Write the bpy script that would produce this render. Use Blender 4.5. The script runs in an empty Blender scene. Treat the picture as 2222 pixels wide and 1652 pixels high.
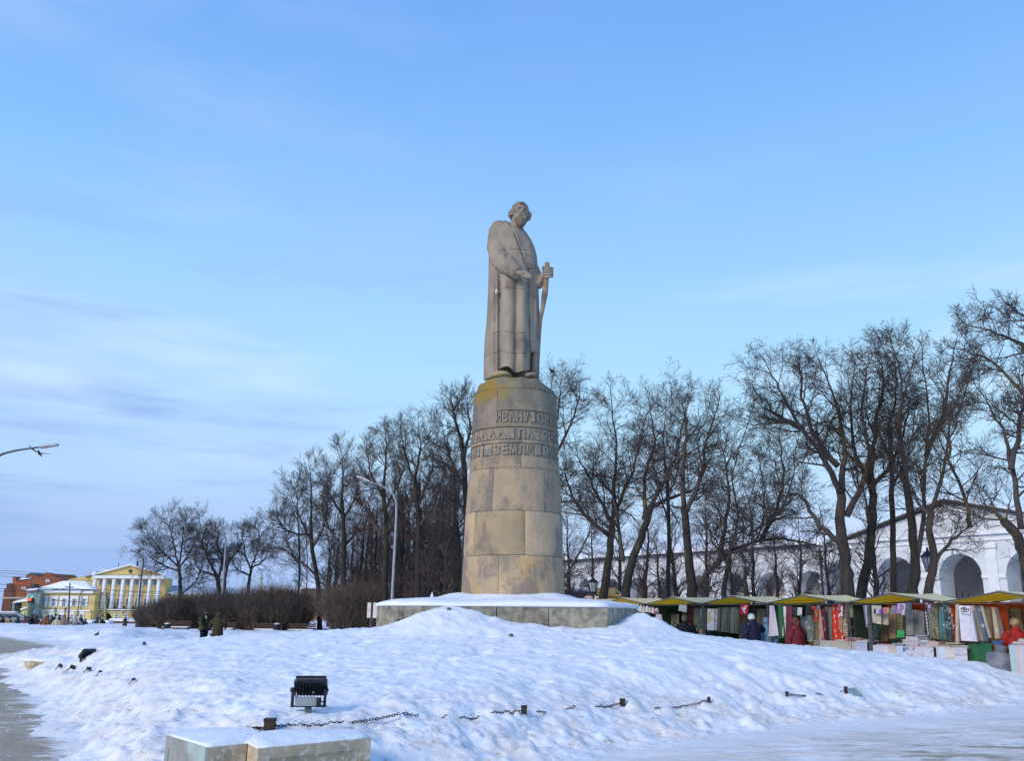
import bpy, bmesh, math, random
import numpy as np
from mathutils import Vector, Matrix, Euler
sc = bpy.context.scene
# ---------------------------------------------------------------- camera
PITCH = math.radians(14.5); ROLL = math.radians(0.5); EYE = 1.65; FPX = 900.0
cd = bpy.data.cameras.new('camera'); cam = bpy.data.objects.new('camera', cd); sc.collection.objects.link(cam)
cd.sensor_width = 36; cd.lens = FPX/1024*36; cd.clip_start = 0.1; cd.clip_end = 3000
CR = Matrix.Rotation(math.pi/2+PITCH, 3, 'X') @ Matrix.Rotation(ROLL, 3, 'Z')
cam.matrix_world = Matrix.Translation((0, 0, EYE)) @ CR.to_4x4()
sc.camera = cam
# ---------------------------------------------------------------- sun, sky, exposure
SUN_EL = math.radians(27); SUN_AZ = math.radians(-138)     # azimuth from +Y, clockwise; behind the camera on the left
sl = bpy.data.lights.new('sun', 'SUN'); sl.energy = 2.55; sl.angle = math.radians(20); sl.color = (1, .89, .76)
so = bpy.data.objects.new('sun', sl); sc.collection.objects.link(so)
sdir = Vector((math.sin(SUN_AZ)*math.cos(SUN_EL), math.cos(SUN_AZ)*math.cos(SUN_EL), math.sin(SUN_EL)))
so.rotation_euler = sdir.to_track_quat('Z', 'Y').to_euler()
w = bpy.data.worlds.new('World'); sc.world = w; w.use_nodes = True
nt = w.node_tree; nt.nodes.clear()
def N(t, **k):
    n = nt.nodes.new(t)
    for a, b in k.items(): setattr(n, a, b)
    return n
def L(a, b): nt.links.new(a, b)
out = N('ShaderNodeOutputWorld'); bg = N('ShaderNodeBackground'); bg.inputs[1].default_value = 0.1
sky = N('ShaderNodeTexSky'); sky.sky_type = 'NISHITA'; sky.sun_disc = False; sky.sun_elevation = SUN_EL
sky.sun_rotation = SUN_AZ % (2*math.pi); sky.air_density = 1.0; sky.dust_density = .6; sky.ozone_density = 2.5
tc = N('ShaderNodeTexCoord'); sep = N('ShaderNodeSeparateXYZ'); L(tc.outputs['Generated'], sep.inputs[0])
ramp = N('ShaderNodeValToRGB'); L(sep.outputs['Z'], ramp.inputs[0])
cr = ramp.color_ramp
def stop(p, c):
    e = cr.elements.new(p); e.color = (*c, 1)
cr.elements[0].position = 0; cr.elements[0].color = (.44, .60, .96, 1)
cr.elements[1].position = 1; cr.elements[1].color = (.12, .30, .80, 1)
stop(.09, (.58, .79, 1.12)); stop(.18, (.56, .89, 1.17)); stop(.30, (.45, .80, 1.15)); stop(.45, (.29, .62, 1.12)); stop(.62, (.185, .45, 1.03))
def MIX(f, a, b, bt='MIX'):
    m = N('ShaderNodeMixRGB', blend_type=bt)
    for s, v in ((m.inputs[0], f), (m.inputs[1], a), (m.inputs[2], b)):
        if hasattr(v, 'links'): L(v, s)
        elif isinstance(v, (int, float)): s.default_value = v
        else: s.default_value = (*v, 1)
    return m.outputs[0]
def MATH(op, a, b=0.0, clamp=False):
    m = N('ShaderNodeMath', operation=op, use_clamp=clamp)
    for s, v in ((m.inputs[0], a), (m.inputs[1], b)):
        if hasattr(v, 'links'): L(v, s)
        else: s.default_value = v
    return m.outputs[0]
def MR(v, a, b, c=0, d=1):
    m = N('ShaderNodeMapRange', interpolation_type='SMOOTHSTEP'); L(v, m.inputs[0])
    for i, x in enumerate((a, b, c, d)): m.inputs[i+1].default_value = x
    return m.outputs[0]
def cloud(scale, zs, det, lo, hi, off=(0, 0, 0)):
    mp = N('ShaderNodeMapping'); L(tc.outputs['Generated'], mp.inputs[0]); mp.inputs['Scale'].default_value = (1, 1, zs); mp.inputs['Location'].default_value = off
    mp.inputs['Rotation'].default_value = (0, math.radians(8), 0)
    no = N('ShaderNodeTexNoise'); L(mp.outputs[0], no.inputs[0]); no.inputs['Scale'].default_value = scale; no.inputs['Detail'].default_value = det; no.inputs['Roughness'].default_value = .55
    return MR(no.outputs[0], lo, hi)
left = MR(sep.outputs['X'], .12, -.38)              # the veil is denser towards the west
low = MR(sep.outputs['Z'], .52, .12)
c1 = cloud(2.2, 3.2, 4, .40, .66, (.3, .2, .1))
c2 = cloud(3.6, 7.0, 5, .48, .72, (2.1, .4, 1.7))
veil = MATH('MULTIPLY', MATH('MULTIPLY', c1, MATH('ADD', MATH('MULTIPLY', left, .75), .12)), .62)
skyc = MIX(.86, MIX(1.0, sky.outputs[0], (.1, .1, .1), 'MULTIPLY'), ramp.outputs[0])
skyc = MIX(veil, skyc, (.42, .60, 1.02))
streak = MATH('MULTIPLY', MATH('MULTIPLY', c2, low), MATH('ADD', MATH('MULTIPLY', left, .80), .08))
skyc = MIX(streak, skyc, (.29, .44, .86))
wh = cloud(2.8, 6.0, 4, .50, .74, (5.1, 1.4, .7))
skyc = MIX(MATH('MULTIPLY', MATH('MULTIPLY', wh, low), .70), skyc, (.66, .86, 1.10))
base_haze = MATH('MULTIPLY', MR(sep.outputs['Z'], .20, .03), MATH('ADD', MATH('MULTIPLY', left, .65), .1))
skyc = MIX(base_haze, skyc, (.34, .51, .89))
skyc = MIX(1.0, skyc, (10, 10, 10), 'MULTIPLY')
L(skyc, bg.inputs[0]); L(bg.outputs[0], out.inputs[0])
sc.view_settings.view_transform = 'Standard'; sc.view_settings.look = 'None'; sc.view_settings.exposure = 0; sc.view_settings.gamma = 1
sc.view_settings.use_curve_mapping = False
sc.render.engine = 'CYCLES'; sc.cycles.max_bounces = 5; sc.cycles.transparent_max_bounces = 8

# ---------------------------------------------------------------- projection helpers (photo pixel -> place in the world)
def ray(c, r):
    return CR @ Vector(((c-512)/FPX, -(r-381)/FPX, -1))
def at(c, r, Y):
    d = ray(c, r); t = Y/d.y
    return Vector((d.x*t, Y, EYE+d.z*t))
def onz(c, r, z):
    d = ray(c, r); t = (z-EYE)/d.z
    return Vector((d.x*t, d.y*t, z))
def onplane(c, r, P, n):
    d = ray(c, r); t = (P-Vector((0, 0, EYE))).dot(n)/d.dot(n)
    return Vector((0, 0, EYE))+d*t
def K(x): return x/2.17       # 2222-wide view -> 1024
# ---------------------------------------------------------------- numpy noise
_rs = np.random.RandomState(7); _perm = _rs.rand(256, 256)
def vnoise(x, y):
    xi = np.floor(x).astype(int); yi = np.floor(y).astype(int); fx = x-xi; fy = y-yi
    fx = fx*fx*(3-2*fx); fy = fy*fy*(3-2*fy)
    g = lambda a, b: _perm[a & 255, b & 255]
    return (g(xi, yi)*(1-fx)+g(xi+1, yi)*fx)*(1-fy)+(g(xi, yi+1)*(1-fx)+g(xi+1, yi+1)*fx)*fy-.5
def fbm(x, y, o=4, g=.5):
    s = 0; a = 1
    for i in range(o):
        s = s+a*vnoise(x*2**i+i*17.3, y*2**i+i*9.1); a *= g
    return s
def sstep(a, b, x):
    t = np.clip((x-a)/(b-a), 0, 1); return t*t*(3-2*t)
# ---------------------------------------------------------------- materials
MATS = {}
def mat(name, c1, c2=None, scale=4.0, rough=.85, bump=0.0, bscale=None, metal=0.0, stretch=(1, 1, 1), emit=None, objcol=False, lo=.35, hi=.65, det=5, spec=.3, c3=None, s3=1.0, lo3=.55, hi3=.7, trans=0.0):
    if name in MATS: return MATS[name]
    global nt
    m = bpy.data.materials.new(name); m.use_nodes = True; old = nt; nt = m.node_tree
    b = nt.nodes['Principled BSDF']; b.inputs['Roughness'].default_value = rough; b.inputs['Metallic'].default_value = metal
    b.inputs['Specular IOR Level'].default_value = spec
    g = N('ShaderNodeNewGeometry') if False else N('ShaderNodeTexCoord')
    mp = N('ShaderNodeMapping'); L(g.outputs['Object'], mp.inputs[0]); mp.inputs['Scale'].default_value = stretch
    no = N('ShaderNodeTexNoise'); L(mp.outputs[0], no.inputs[0]); no.inputs['Scale'].default_value = scale; no.inputs['Detail'].default_value = det
    c2 = c2 or tuple(x*.72 for x in c1)
    col = MIX(MR(no.outputs[0], lo, hi), c1, c2)
    if c3:
        n3 = N('ShaderNodeTexNoise'); L(mp.outputs[0], n3.inputs[0]); n3.inputs['Scale'].default_value = s3; n3.inputs['Detail'].default_value = 6
        n3.noise_dimensions = '4D'; n3.inputs['W'].default_value = 3.3
        col = MIX(MR(n3.outputs[0], lo3, hi3), col, c3)
    if objcol:
        oi = N('ShaderNodeObjectInfo'); col = MIX(1.0, col, oi.outputs['Color'], 'MULTIPLY')
    L(col, b.inputs['Base Color'])
    if trans: b.inputs['Transmission Weight'].default_value = trans
    if emit:
        b.inputs['Emission Color'].default_value = (*emit[0], 1); b.inputs['Emission Strength'].default_value = emit[1]
    if bump:
        nb = N('ShaderNodeTexNoise'); L(mp.outputs[0], nb.inputs[0]); nb.inputs['Scale'].default_value = bscale or scale*3; nb.inputs['Detail'].default_value = 6
        bp = N('ShaderNodeBump'); bp.inputs['Strength'].default_value = min(1, bump*20) if bump < .05 else 1; bp.inputs['Distance'].default_value = bump
        L(nb.outputs[0], bp.inputs['Height']); L(bp.outputs[0], b.inputs['Normal'])
    nt = old; MATS[name] = m
    return m
# ---------------------------------------------------------------- mesh builder
ORG = {}
class MB:
    def __init__(s): s.v = []; s.f = []; s.m = []; s.cur = 0
    def quadgrid(s, P, wu=False, wv=False):
        nu = len(P); nv = len(P[0]); b = len(s.v)
        for r in P: s.v.extend([tuple(p) for p in r])
        for i in range(nu if wu else nu-1):
            for j in range(nv if wv else nv-1):
                i2 = (i+1) % nu; j2 = (j+1) % nv
                s.f.append((b+i*nv+j, b+i2*nv+j, b+i2*nv+j2, b+i*nv+j2)); s.m.append(s.cur)
        return b
    def poly(s, pts):
        b = len(s.v); s.v.extend([tuple(p) for p in pts]); s.f.append(tuple(range(b, b+len(pts)))); s.m.append(s.cur)
    def hexa(s, p):      # 8 corners: bottom 4 (ccw), top 4
        b = len(s.v); s.v.extend([tuple(q) for q in p])
        for f in ((3, 2, 1, 0), (4, 5, 6, 7), (0, 1, 5, 4), (1, 2, 6, 5), (2, 3, 7, 6), (3, 0, 4, 7)):
            s.f.append(tuple(b+i for i in f)); s.m.append(s.cur)
    def box(s, c, d, R=None):
        c = Vector(c); p = []
        for z in (-1, 1):
            for x, y in ((-1, -1), (1, -1), (1, 1), (-1, 1)):
                q = Vector((x*d[0]/2, y*d[1]/2, z*d[2]/2)); p.append(c+(R @ q if R else q))
        s.hexa(p)
    def fbox(s, F, u0, u1, v0, v1, z0, z1):     # box in a frame F(u,v,z)
        s.hexa([F(u0, v0, z0), F(u1, v0, z0), F(u1, v1, z0), F(u0, v1, z0), F(u0, v0, z1), F(u1, v0, z1), F(u1, v1, z1), F(u0, v1, z1)])
    def prism(s, poly, ext):     # polygon (list of Vector) extruded by vector
        n = len(poly); b = len(s.v); e = Vector(ext)
        s.v.extend([tuple(p) for p in poly]); s.v.extend([tuple(Vector(p)+e) for p in poly])
        s.f.append(tuple(range(b, b+n))); s.f.append(tuple(range(b+2*n-1, b+n-1, -1))); s.m += [s.cur]*2
        for i in range(n):
            j = (i+1) % n; s.f.append((b+i, b+n+i, b+n+j, b+j)); s.m.append(s.cur)
    def tube(s, pts, rad, n=6, cap=True, flat=1.0):
        P = [Vector(p) for p in pts]; k = len(P)
        if isinstance(rad, (int, float)): rad = [rad]*k
        b = len(s.v); t0 = (P[1]-P[0]).normalized()
        up = Vector((0, 0, 1)) if abs(t0.z) < .9 else Vector((0, 1, 0))
        x = t0.cross(up).normalized()
        for i in range(k):
            t = (P[min(i+1, k-1)]-P[max(i-1, 0)])
            if t.length < 1e-9: t = t0
            t = t.normalized(); x = (x-t*x.dot(t)).normalized(); y = t.cross(x)
            for a in range(n):
                an = 2*math.pi*a/n; s.v.append(tuple(P[i]+x*(rad[i]*math.cos(an))+y*(rad[i]*math.sin(an)*flat)))
        for i in range(k-1):
            for a in range(n):
                a2 = (a+1) % n; s.f.append((b+i*n+a, b+i*n+a2, b+(i+1)*n+a2, b+(i+1)*n+a)); s.m.append(s.cur)
        if cap:
            s.f.append(tuple(b+a for a in range(n-1, -1, -1))); s.f.append(tuple(b+(k-1)*n+a for a in range(n))); s.m += [s.cur]*2
    def lathe(s, c, prof, n=16, sx=1, sy=1):
        c = Vector(c); P = []
        for r, z in prof: P.append([c+Vector((r*sx*math.cos(2*math.pi*a/n), r*sy*math.sin(2*math.pi*a/n), z)) for a in range(n)])
        s.quadgrid(P, wv=True)
    def ball(s, c, r, n=10, fn=None):
        c = Vector(c); r = r if hasattr(r, '__len__') else (r, r, r); P = []
        for i in range(n+1):
            ph = math.pi*i/n; P.append([c+Vector((r[0]*math.sin(ph)*math.cos(2*math.pi*a/(2*n)), r[1]*math.sin(ph)*math.sin(2*math.pi*a/(2*n)), r[2]*math.cos(ph))) for a in range(2*n)])
        s.quadgrid(P, wv=True)
    def build(s, name, mats, parent=None, smooth=False, col=None, label=None, cat=None, group=None, kind=None, origin=None, autosm=None, recalc=True):
        me = bpy.data.meshes.new(name)
        org = ORG.get(parent.name, Vector()) if parent else (Vector(origin) if origin is not None else Vector())
        vv = np.array(s.v, dtype=np.float32)-np.array(org, dtype=np.float32)
        me.from_pydata(vv.tolist(), [], s.f)
        if not isinstance(mats, (list, tuple)): mats = [mats]
        for m in mats: me.materials.append(m)
        if len(mats) > 1: me.polygons.foreach_set('material_index', s.m)
        if smooth: me.polygons.foreach_set('use_smooth', [True]*len(me.polygons))
        if recalc and len(s.f) < 60000:
            bm = bmesh.new(); bm.from_mesh(me); bmesh.ops.recalc_face_normals(bm, faces=bm.faces); bm.to_mesh(me); bm.free()
        if autosm is not None:
            me.polygons.foreach_set('use_smooth', [True]*len(me.polygons)); me.set_sharp_from_angle(angle=math.radians(autosm))
        me.update()
        o = bpy.data.objects.new(name, me); sc.collection.objects.link(o)
        if parent: o.parent = parent
        else: o.location = org
        ORG[o.name] = org if parent else org
        if col: o.color = (*col, 1)
        tag(o, label, cat, group, kind)
        return o
def tag(o, label=None, cat=None, group=None, kind=None):
    if label: o['label'] = label
    if cat: o['category'] = cat
    if group: o['group'] = group
    if kind: o['kind'] = kind
    return o
def thing(name, loc, label, cat, group=None):
    o = bpy.data.objects.new(name, None); sc.collection.objects.link(o); o.location = loc; o.empty_display_size = .2
    ORG[o.name] = Vector(loc); return tag(o, label, cat, group)
def copy_tree(o, parent=None, loc=None, rz=None, scale=None):
    c = o.copy(); sc.collection.objects.link(c); c.parent = parent
    if loc is not None: c.location = loc
    if rz is not None: c.rotation_euler = (0, 0, rz)
    if scale is not None: c.scale = (scale if hasattr(scale, '__len__') else (scale,)*3)
    for ch in list(o.children): copy_tree(ch, c)
    return c
def V(*a): return Vector(a)
# ---------------------------------------------------------------- text meshes
def text_mesh(txt, size, bold=.0, sx=1.0):
    cu = bpy.data.curves.new('lettering', 'FONT'); cu.body = txt; cu.size = size; cu.offset = bold; cu.resolution_u = 3
    o = bpy.data.objects.new('lettering', cu); sc.collection.objects.link(o)
    bpy.context.view_layer.update()
    me = bpy.data.meshes.new_from_object(o.evaluated_get(bpy.context.evaluated_depsgraph_get()))
    vs = np.array([tuple(v.co) for v in me.vertices]) if len(me.vertices) else np.zeros((0, 3)); fs = [tuple(p.vertices) for p in me.polygons]
    bpy.data.objects.remove(o); bpy.data.curves.remove(cu); bpy.data.meshes.remove(me)
    if len(vs):
        vs[:, 0] -= vs[:, 0].min(); vs[:, 1] -= vs[:, 1].min(); vs[:, 0] *= sx
    return vs, fs
def add_text(mb, txt, width, height, T, depth=.01, bold=0.0):
    """letters filling width x height; T(u,v,d) maps text plane to the world"""
    vs, fs = text_mesh(txt, 1.0, bold)
    if not len(vs): return
    W = vs[:, 0].max(); H = vs[:, 1].max(); b = len(mb.v); n = len(vs)
    for d in (depth, 0):
        for x, y, z in vs: mb.v.append(tuple(T(x/W*width, y/H*height, d)))
    cnt = {}
    for f in fs:
        mb.f.append(tuple(b+i for i in f)); mb.m.append(mb.cur)
        for i in range(len(f)):
            a, c = f[i], f[(i+1) % len(f)]; cnt[(a, c)] = 1
    for (a, c) in list(cnt):
        if (c, a) not in cnt: mb.f.append((b+a, b+n+a, b+n+c, b+c)); mb.m.append(mb.cur)
# ================================================================ GROUND AND SNOW
PED_Y = 25.6
PC = at(513.2, 600, PED_Y); PCX = PC.x
def snow_mat(name, dirt=.5, edge=False, path=False, rough=.6, base=(.83, .86, .90), dlo=.56, dhi=.72):
    global nt
    m = bpy.data.materials.new(name); m.use_nodes = True; old = nt; nt = m.node_tree
    b = nt.nodes['Principled BSDF']; b.inputs['Roughness'].default_value = rough; b.inputs['Specular IOR Level'].default_value = .25
    tc_ = N('ShaderNodeTexCoord'); P = tc_.outputs['Object']
    def ns(s, d=5, r=.6, W=0, st=(1, 1, 1), rot=0):
        mp = N('ShaderNodeMapping'); L(P, mp.inputs[0]); mp.inputs['Scale'].default_value = st; mp.inputs['Rotation'].default_value = (0, 0, rot)
        n = N('ShaderNodeTexNoise', noise_dimensions='4D'); L(mp.outputs[0], n.inputs[0]); n.inputs['Scale'].default_value = s
        n.inputs['Detail'].default_value = d; n.inputs['Roughness'].default_value = r; n.inputs['W'].default_value = W; return n.outputs[0]
    col = MIX(MR(ns(1.3, 4, .6, 1), .35, .7), base, tuple(x*.93 for x in base))
    a = MR(ns(.55, 3, .6, 2), dlo-.1, dhi); bb = MR(ns(5.5, 6, .7, 3), .50, .68)
    dm = MATH('MULTIPLY', MATH('MULTIPLY', a, bb), dirt)
    col = MIX(dm, col, (.46, .33, .22))
    if edge:
        ea = N('ShaderNodeAttribute', attribute_name='dirt')
        col = MIX(MATH('MULTIPLY', MATH('MULTIPLY', ea.outputs['Fac'], MR(ns(1.6, 5, .65, 21), .38, .62)), .55), col, (.70, .60, .52))
        col = MIX(MATH('MULTIPLY', MATH('MULTIPLY', ea.outputs['Fac'], MR(ns(6.5, 6, .7, 22, (1, 1.6, 1)), .54, .66)), .8), col, (.42, .31, .21))
    col = MIX(MATH('MULTIPLY', MR(ns(22, 3, .7, 5), .68, .76), dirt*.7), col, (.30, .24, .18))
    if path:
        at_ = N('ShaderNodeAttribute', attribute_name='road'); rf = at_.outputs['Fac']
        st = ns(4.5, 5, .6, 7, (.5, 1.6, 1), .15); st2 = ns(1.1, 4, .6, 8, (.5, 1.5, 1), .15)
        s = MATH('ADD', MATH('MULTIPLY', st, .55), MATH('MULTIPLY', st2, .45))
        k = MR(MATH('ADD', s, MATH('MULTIPLY', rf, .40)), .60, .72)
        rc = MIX(MR(ns(.9, 5, .6, 9), .3, .7), (.44, .36, .27), (.32, .26, .19))
        rc = MIX(MR(ns(9, 4, .6, 10), .5, .75), rc, (.36, .32, .27))
        sk = MR(ns(3.8, 8, .75, 31, (.34, 1.5, 1), .12), .43, .56)
        sk = MATH('MAXIMUM', MATH('MULTIPLY', sk, .8), MR(ns(1.25, 7, .68, 33, (.42, 1.7, 1), .12), .48, .60))
        ia = N('ShaderNodeAttribute', attribute_name='ice')
        col = MIX(MATH('MULTIPLY', MATH('MULTIPLY', sk, ia.outputs['Fac']), .72), col, (.54, .46, .37))
        col = MIX(k, col, rc)
    L(col, b.inputs['Base Color'])
    h = MATH('ADD', MATH('MULTIPLY', ns(7, 6, .6, 11), 1.0), MATH('MULTIPLY', ns(28, 4, .6, 12), .3))
    bp = N('ShaderNodeBump'); bp.inputs['Distance'].default_value = .05; bp.inputs['Strength'].default_value = .55; L(h, bp.inputs['Height']); L(bp.outputs[0], b.inputs['Normal'])
    b.inputs['Subsurface Weight'].default_value = 0
    nt = old; return m
M_snow = snow_mat('snow', .30, edge=True)
M_ground = snow_mat('trampled_snow', .6, path=True, rough=.7, base=(.82, .82, .82))
M_bank = snow_mat('dirty_snow', .9, base=(.82, .85, .90), dlo=.48, dhi=.66)
# polygon of the flower bed (toe of the snow)
TOE = [(-3.9, 8.6), (-1.3, 8.9), (3.0, 13.2), (10.8, 18.2), (19, 24.5), (18, 38), (2, 45), (-12, 41), (-17.5, 30.0), (-14.6, 26.6), (-8.6, 17.0), (-5.2, 11.0)]
def polydist(x, y, poly):
    """signed distance, positive inside"""
    d = np.full(x.shape, 1e9); inside = np.zeros(x.shape, bool); n = len(poly)
    for i in range(n):
        x1, y1 = poly[i]; x2, y2 = poly[(i+1) % n]
        ex, ey = x2-x1, y2-y1; t = np.clip(((x-x1)*ex+(y-y1)*ey)/(ex*ex+ey*ey), 0, 1)
        d = np.minimum(d, np.hypot(x-(x1+t*ex), y-(y1+t*ey)))
        c = ((y1 > y) != (y2 > y)) & (x < (x2-x1)*(y-y1)/((y2-y1) if y2 != y1 else 1e-9)+x1); inside ^= c
    return np.where(inside, d, -d)
def mound_base(x, y):
    d = polydist(x, y, TOE)+fbm(x*.9, y*.9, 3)*.55
    r = np.hypot(x-PCX, y-PED_Y)
    cone = 1.50-.0665*r
    # right-hand side towards the stalls and near corner
    cone = np.maximum(cone-.13*sstep(3, 9, x), .30)
    near = sstep(13.5, 8.5, y)*sstep(4, -2, np.abs(x+2.5)-0)
    cone = cone*(1-near)+.50*near
    e = sstep(-.15, 2.1, d)*(1-sstep(-1.5, 2.5, x))+sstep(-.2, 3.8, d)*sstep(-1.5, 2.5, x)
    return cone*e, d
def plinth_drift(x, y):
    # snow piled against the plinth: high at front left, low at front middle, high at the right corner
    r = np.hypot(x-PCX, y-PED_Y)
    g = .42*np.exp(-((x+1.55)/1.15)**2)*sstep(-5.2, -2.9, y-PED_Y)*sstep(-1.5, -2.7, y-PED_Y-.2)
    g = g+.42*np.exp(-((x-3.45)/.75)**2-((y-24.0)/1.3)**2)+.14*np.exp(-((x-2.7)/.5)**2-((y-22.6)/.6)**2)
    g = g+.13*np.exp(-((x+.9)/2.6)**2-((y-22.2)/1.2)**2)
    return g
def mound_z(x, y, detail=True):
    x = np.asarray(x, float); y = np.asarray(y, float)
    h, d = mound_base(x, y)
    h = h+plinth_drift(x, y)*sstep(0, 2, d)
    if detail:
        e = sstep(-.1, .8, d); edge = np.exp(-((d-1.0)/1.3)**2)
        lump = fbm(x*1.1, y*1.1, 3)*.05+fbm(x*2.9+31, y*2.9+5, 3)*.055+np.abs(fbm(x*5.6, y*5.6, 3))*.055-np.abs(fbm(x*2.3+9, y*2.3, 3))*.055
        chunk = np.maximum(0, fbm(x*3.3+4, y*3.3+77, 3)-.22)*.20
        h = h+e*lump*(.85+edge*.45)+chunk*e*(.35+edge*.6)
        # scattered footprints
        fp = np.maximum(0, vnoise(x*1.9+50, y*1.9+20)-.27)*sstep(1.2, 2.5, d); h = h-fp*.40
    return h
def heightsheet(name, zf, angs, dists, mats, extra=None, kind='structure', clip=None, skirt=None):
    A, D = np.meshgrid(angs, dists, indexing='ij'); X = np.sin(A)*D; Y = np.cos(A)*D
    Z = zf(X, Y); nu, nv = X.shape
    v = np.stack([X, Y, Z], -1).reshape(-1, 3)
    i, j = np.meshgrid(np.arange(nu-1), np.arange(nv-1), indexing='ij'); q = np.stack([i*nv+j, i*nv+j+1, (i+1)*nv+j+1, (i+1)*nv+j], -1).reshape(-1, 4)
    if clip is not None:
        keep = clip(X, Y, Z).reshape(-1); q = q[keep[q].any(axis=1)]
        used = np.unique(q); remap = -np.ones(len(v), int); remap[used] = np.arange(len(used)); v = v[used]; q = remap[q]
    me = bpy.data.meshes.new(name); me.vertices.add(len(v)); me.vertices.foreach_set('co', v.astype(np.float32).ravel())
    me.loops.add(len(q)*4); me.loops.foreach_set('vertex_index', q.astype(np.int32).ravel()); me.polygons.add(len(q))
    me.polygons.foreach_set('loop_start', np.arange(0, len(q)*4, 4, dtype=np.int32)); me.polygons.foreach_set('use_smooth', np.ones(len(q), bool))
    if extra:
        for k, fn in extra.items():
            a = me.attributes.new(k, 'FLOAT', 'POINT'); a.data.foreach_set('value', fn(v[:, 0], v[:, 1]).astype(np.float32))
    me.update(calc_edges=True); me.validate(); me.materials.append(mats)
    o = bpy.data.objects.new(name, me); sc.collection.objects.link(o); o['kind'] = kind
    return o
# normals must point up -> angle order increasing with distance increasing gives (dA x dD); handled by flipping order
def road_w(x, y):
    # bare icy asphalt on the left of the bed, patchy ice in front on the right
    d = -polydist(x, y, TOE)
    leftside = .62*sstep(-2.0, -5.0, x)*sstep(-.75, .30, d+fbm(x*.5, y*.5, 2)*.6)
    far = sstep(68, 60, y)
    right = sstep(-2, 3, x)*sstep(.0, 2.6, d)*.36*sstep(30, 20, y)
    return leftside*far*sstep(2.5, 4.5, polydist(x, y, BANK)*-1+3.2)+right
BANK = [(-60, 88), (-42, 66), (-30.5, 57), (-20.5, 43.5), (-15.6, 41.5), (-14.0, 46), (-17.8, 50.5), (-17.5, 54), (-11, 56), (8, 60), (14, 75), (8, 96), (-30, 96)]
def ground_z(x, y):
    d = -polydist(x, y, TOE)
    return (fbm(x*1.4, y*3.2, 4)*.034+fbm(x*4, y*8, 3)*.028)*sstep(70, 20, y)+fbm(x*.3, y*.3, 2)*.03*sstep(80, 30, y)-sstep(45, 130, y)*sstep(10, -8, x)*.45
dd = np.concatenate([np.geomspace(4.0, 80, 230), np.geomspace(84, 2500, 24)])
heightsheet('ground', ground_z, np.linspace(-1.15, 1.15, 220)[::-1], dd, M_ground, {'road': road_w, 'ice': lambda x, y: sstep(-.6, 1.2, -polydist(x, y, TOE))*sstep(-7, -2, x)*sstep(34, 22, y)+.5*sstep(-.4, .3, -polydist(x, y, TOE))*sstep(-2, -4, x)*sstep(30, 20, y)})
# near and behind-camera ground closes the sheet all round
mb = MB(); mb.poly([(-2500, -2500, -.06), (2500, -2500, -.06), (2500, 2500, -.9), (-2500, 2500, -.9)])
mb.build('ground', M_ground, kind='structure')
da = np.linspace(-.66, .66, 520)[::-1]
heightsheet('snow_mound', lambda x, y: mound_z(x, y)-.03, da, np.geomspace(7.8, 47, 430), M_snow, {'dirt': lambda x, y: np.exp(-((polydist(x, y, TOE)-.9)/1.5)**2)+.7*np.exp(-((x+2.5)**2+(y-9.9)**2)/.8)}, clip=lambda X, Y, Z: polydist(X, Y, TOE) > -.9)
def bank_z(x, y):
    d = polydist(x, y, BANK)+fbm(x*.5, y*.5, 3)*1.0
    h = .62*sstep(-.3, 4.5, d)*(1-.38*sstep(50, 64, y))
    h = h*(1-.55*sstep(-17, -8, x)*sstep(70, 50, y))
    return h+sstep(0, 1, d)*(fbm(x*.8, y*.8, 4)*.20*sstep(90, 55, y)+fbm(x*2.3, y*2.3, 2)*.07)-.04
heightsheet('snow_bank', bank_z, np.linspace(-.62, .22, 300)[::-1], np.geomspace(38, 98, 210), M_bank, clip=lambda X, Y, Z: polydist(X, Y, BANK) > -1.0)
def snowat(c, r, lift=0):
    d = ray(c, r); t = np.linspace(7.6, 46, 6000)/d.y; X = d.x*t; Y = d.y*t; Z = EYE+d.z*t; h = mound_z(X, Y)-.03
    k = np.argmax(Z < h) if (Z < h).any() else np.argmin(np.abs(Z-h)); return V(X[k], Y[k], h[k])
def mz(x, y): return float(mound_z(np.array([x]), np.array([y]))[0])-.03
def bz(x, y): return float(bank_z(np.array([x]), np.array([y]))[0])

# ================================================================ CONCRETE CORNER BLOCKS
M_conc = mat('old_concrete', (.50, .41, .285), (.35, .285, .195), 3.0, .9, .02, 14, c3=(.60, .54, .44), s3=15, lo3=.52, hi3=.62)
M_concg = mat('grey_concrete', (.32, .33, .32), (.21, .21, .20), 3, .9, .02, 20, stretch=(1, 1, .35), c3=(.38, .48, .47), s3=2.2, lo3=.5, hi3=.65)
M_snowcap = snow_mat('fresh_snow', .15)
def pxblock(name, px, ztop, dz, par, mats, back=None):
    mb = MB(); P = [onz(c, r, ztop) for c, r in px]; mb.prism([p-V(0, 0, dz) for p in P], (0, 0, dz))
    return mb.build(name, mats, par, autosm=30), P
q0 = onz(207, 747, .5)
t = thing('corner_block', (q0.x, q0.y, 0), 'chipped concrete corner block with peeling paint at the near corner of the bed', 'concrete block', 'concrete corner blocks of the flower bed')
a0, a1, a2, a3 = onz(167.6, 736.5, .5), onz(207, 748.5, .5), onz(247, 744.5, .5), onz(257, 749.5, .5)
a4 = onz(370, 738.8, .5); back = V(.10, .9, 0)
mb = MB(); mb.prism([p-V(0, 0, .62) for p in (a0, a1, a2, a2+V(-.10, .75, 0), a0+V(.25, .62, 0))], (0, 0, .62))
b1 = mb.build('block', [M_conc], t)
mb = MB(); mb.prism([p-V(0, 0, .6) for p in (a2+V(.004, .012, 0), a3, a4, a4+V(-.30, .8, 0), a2+V(-.08, .76, 0))], (0, 0, .6))
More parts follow.
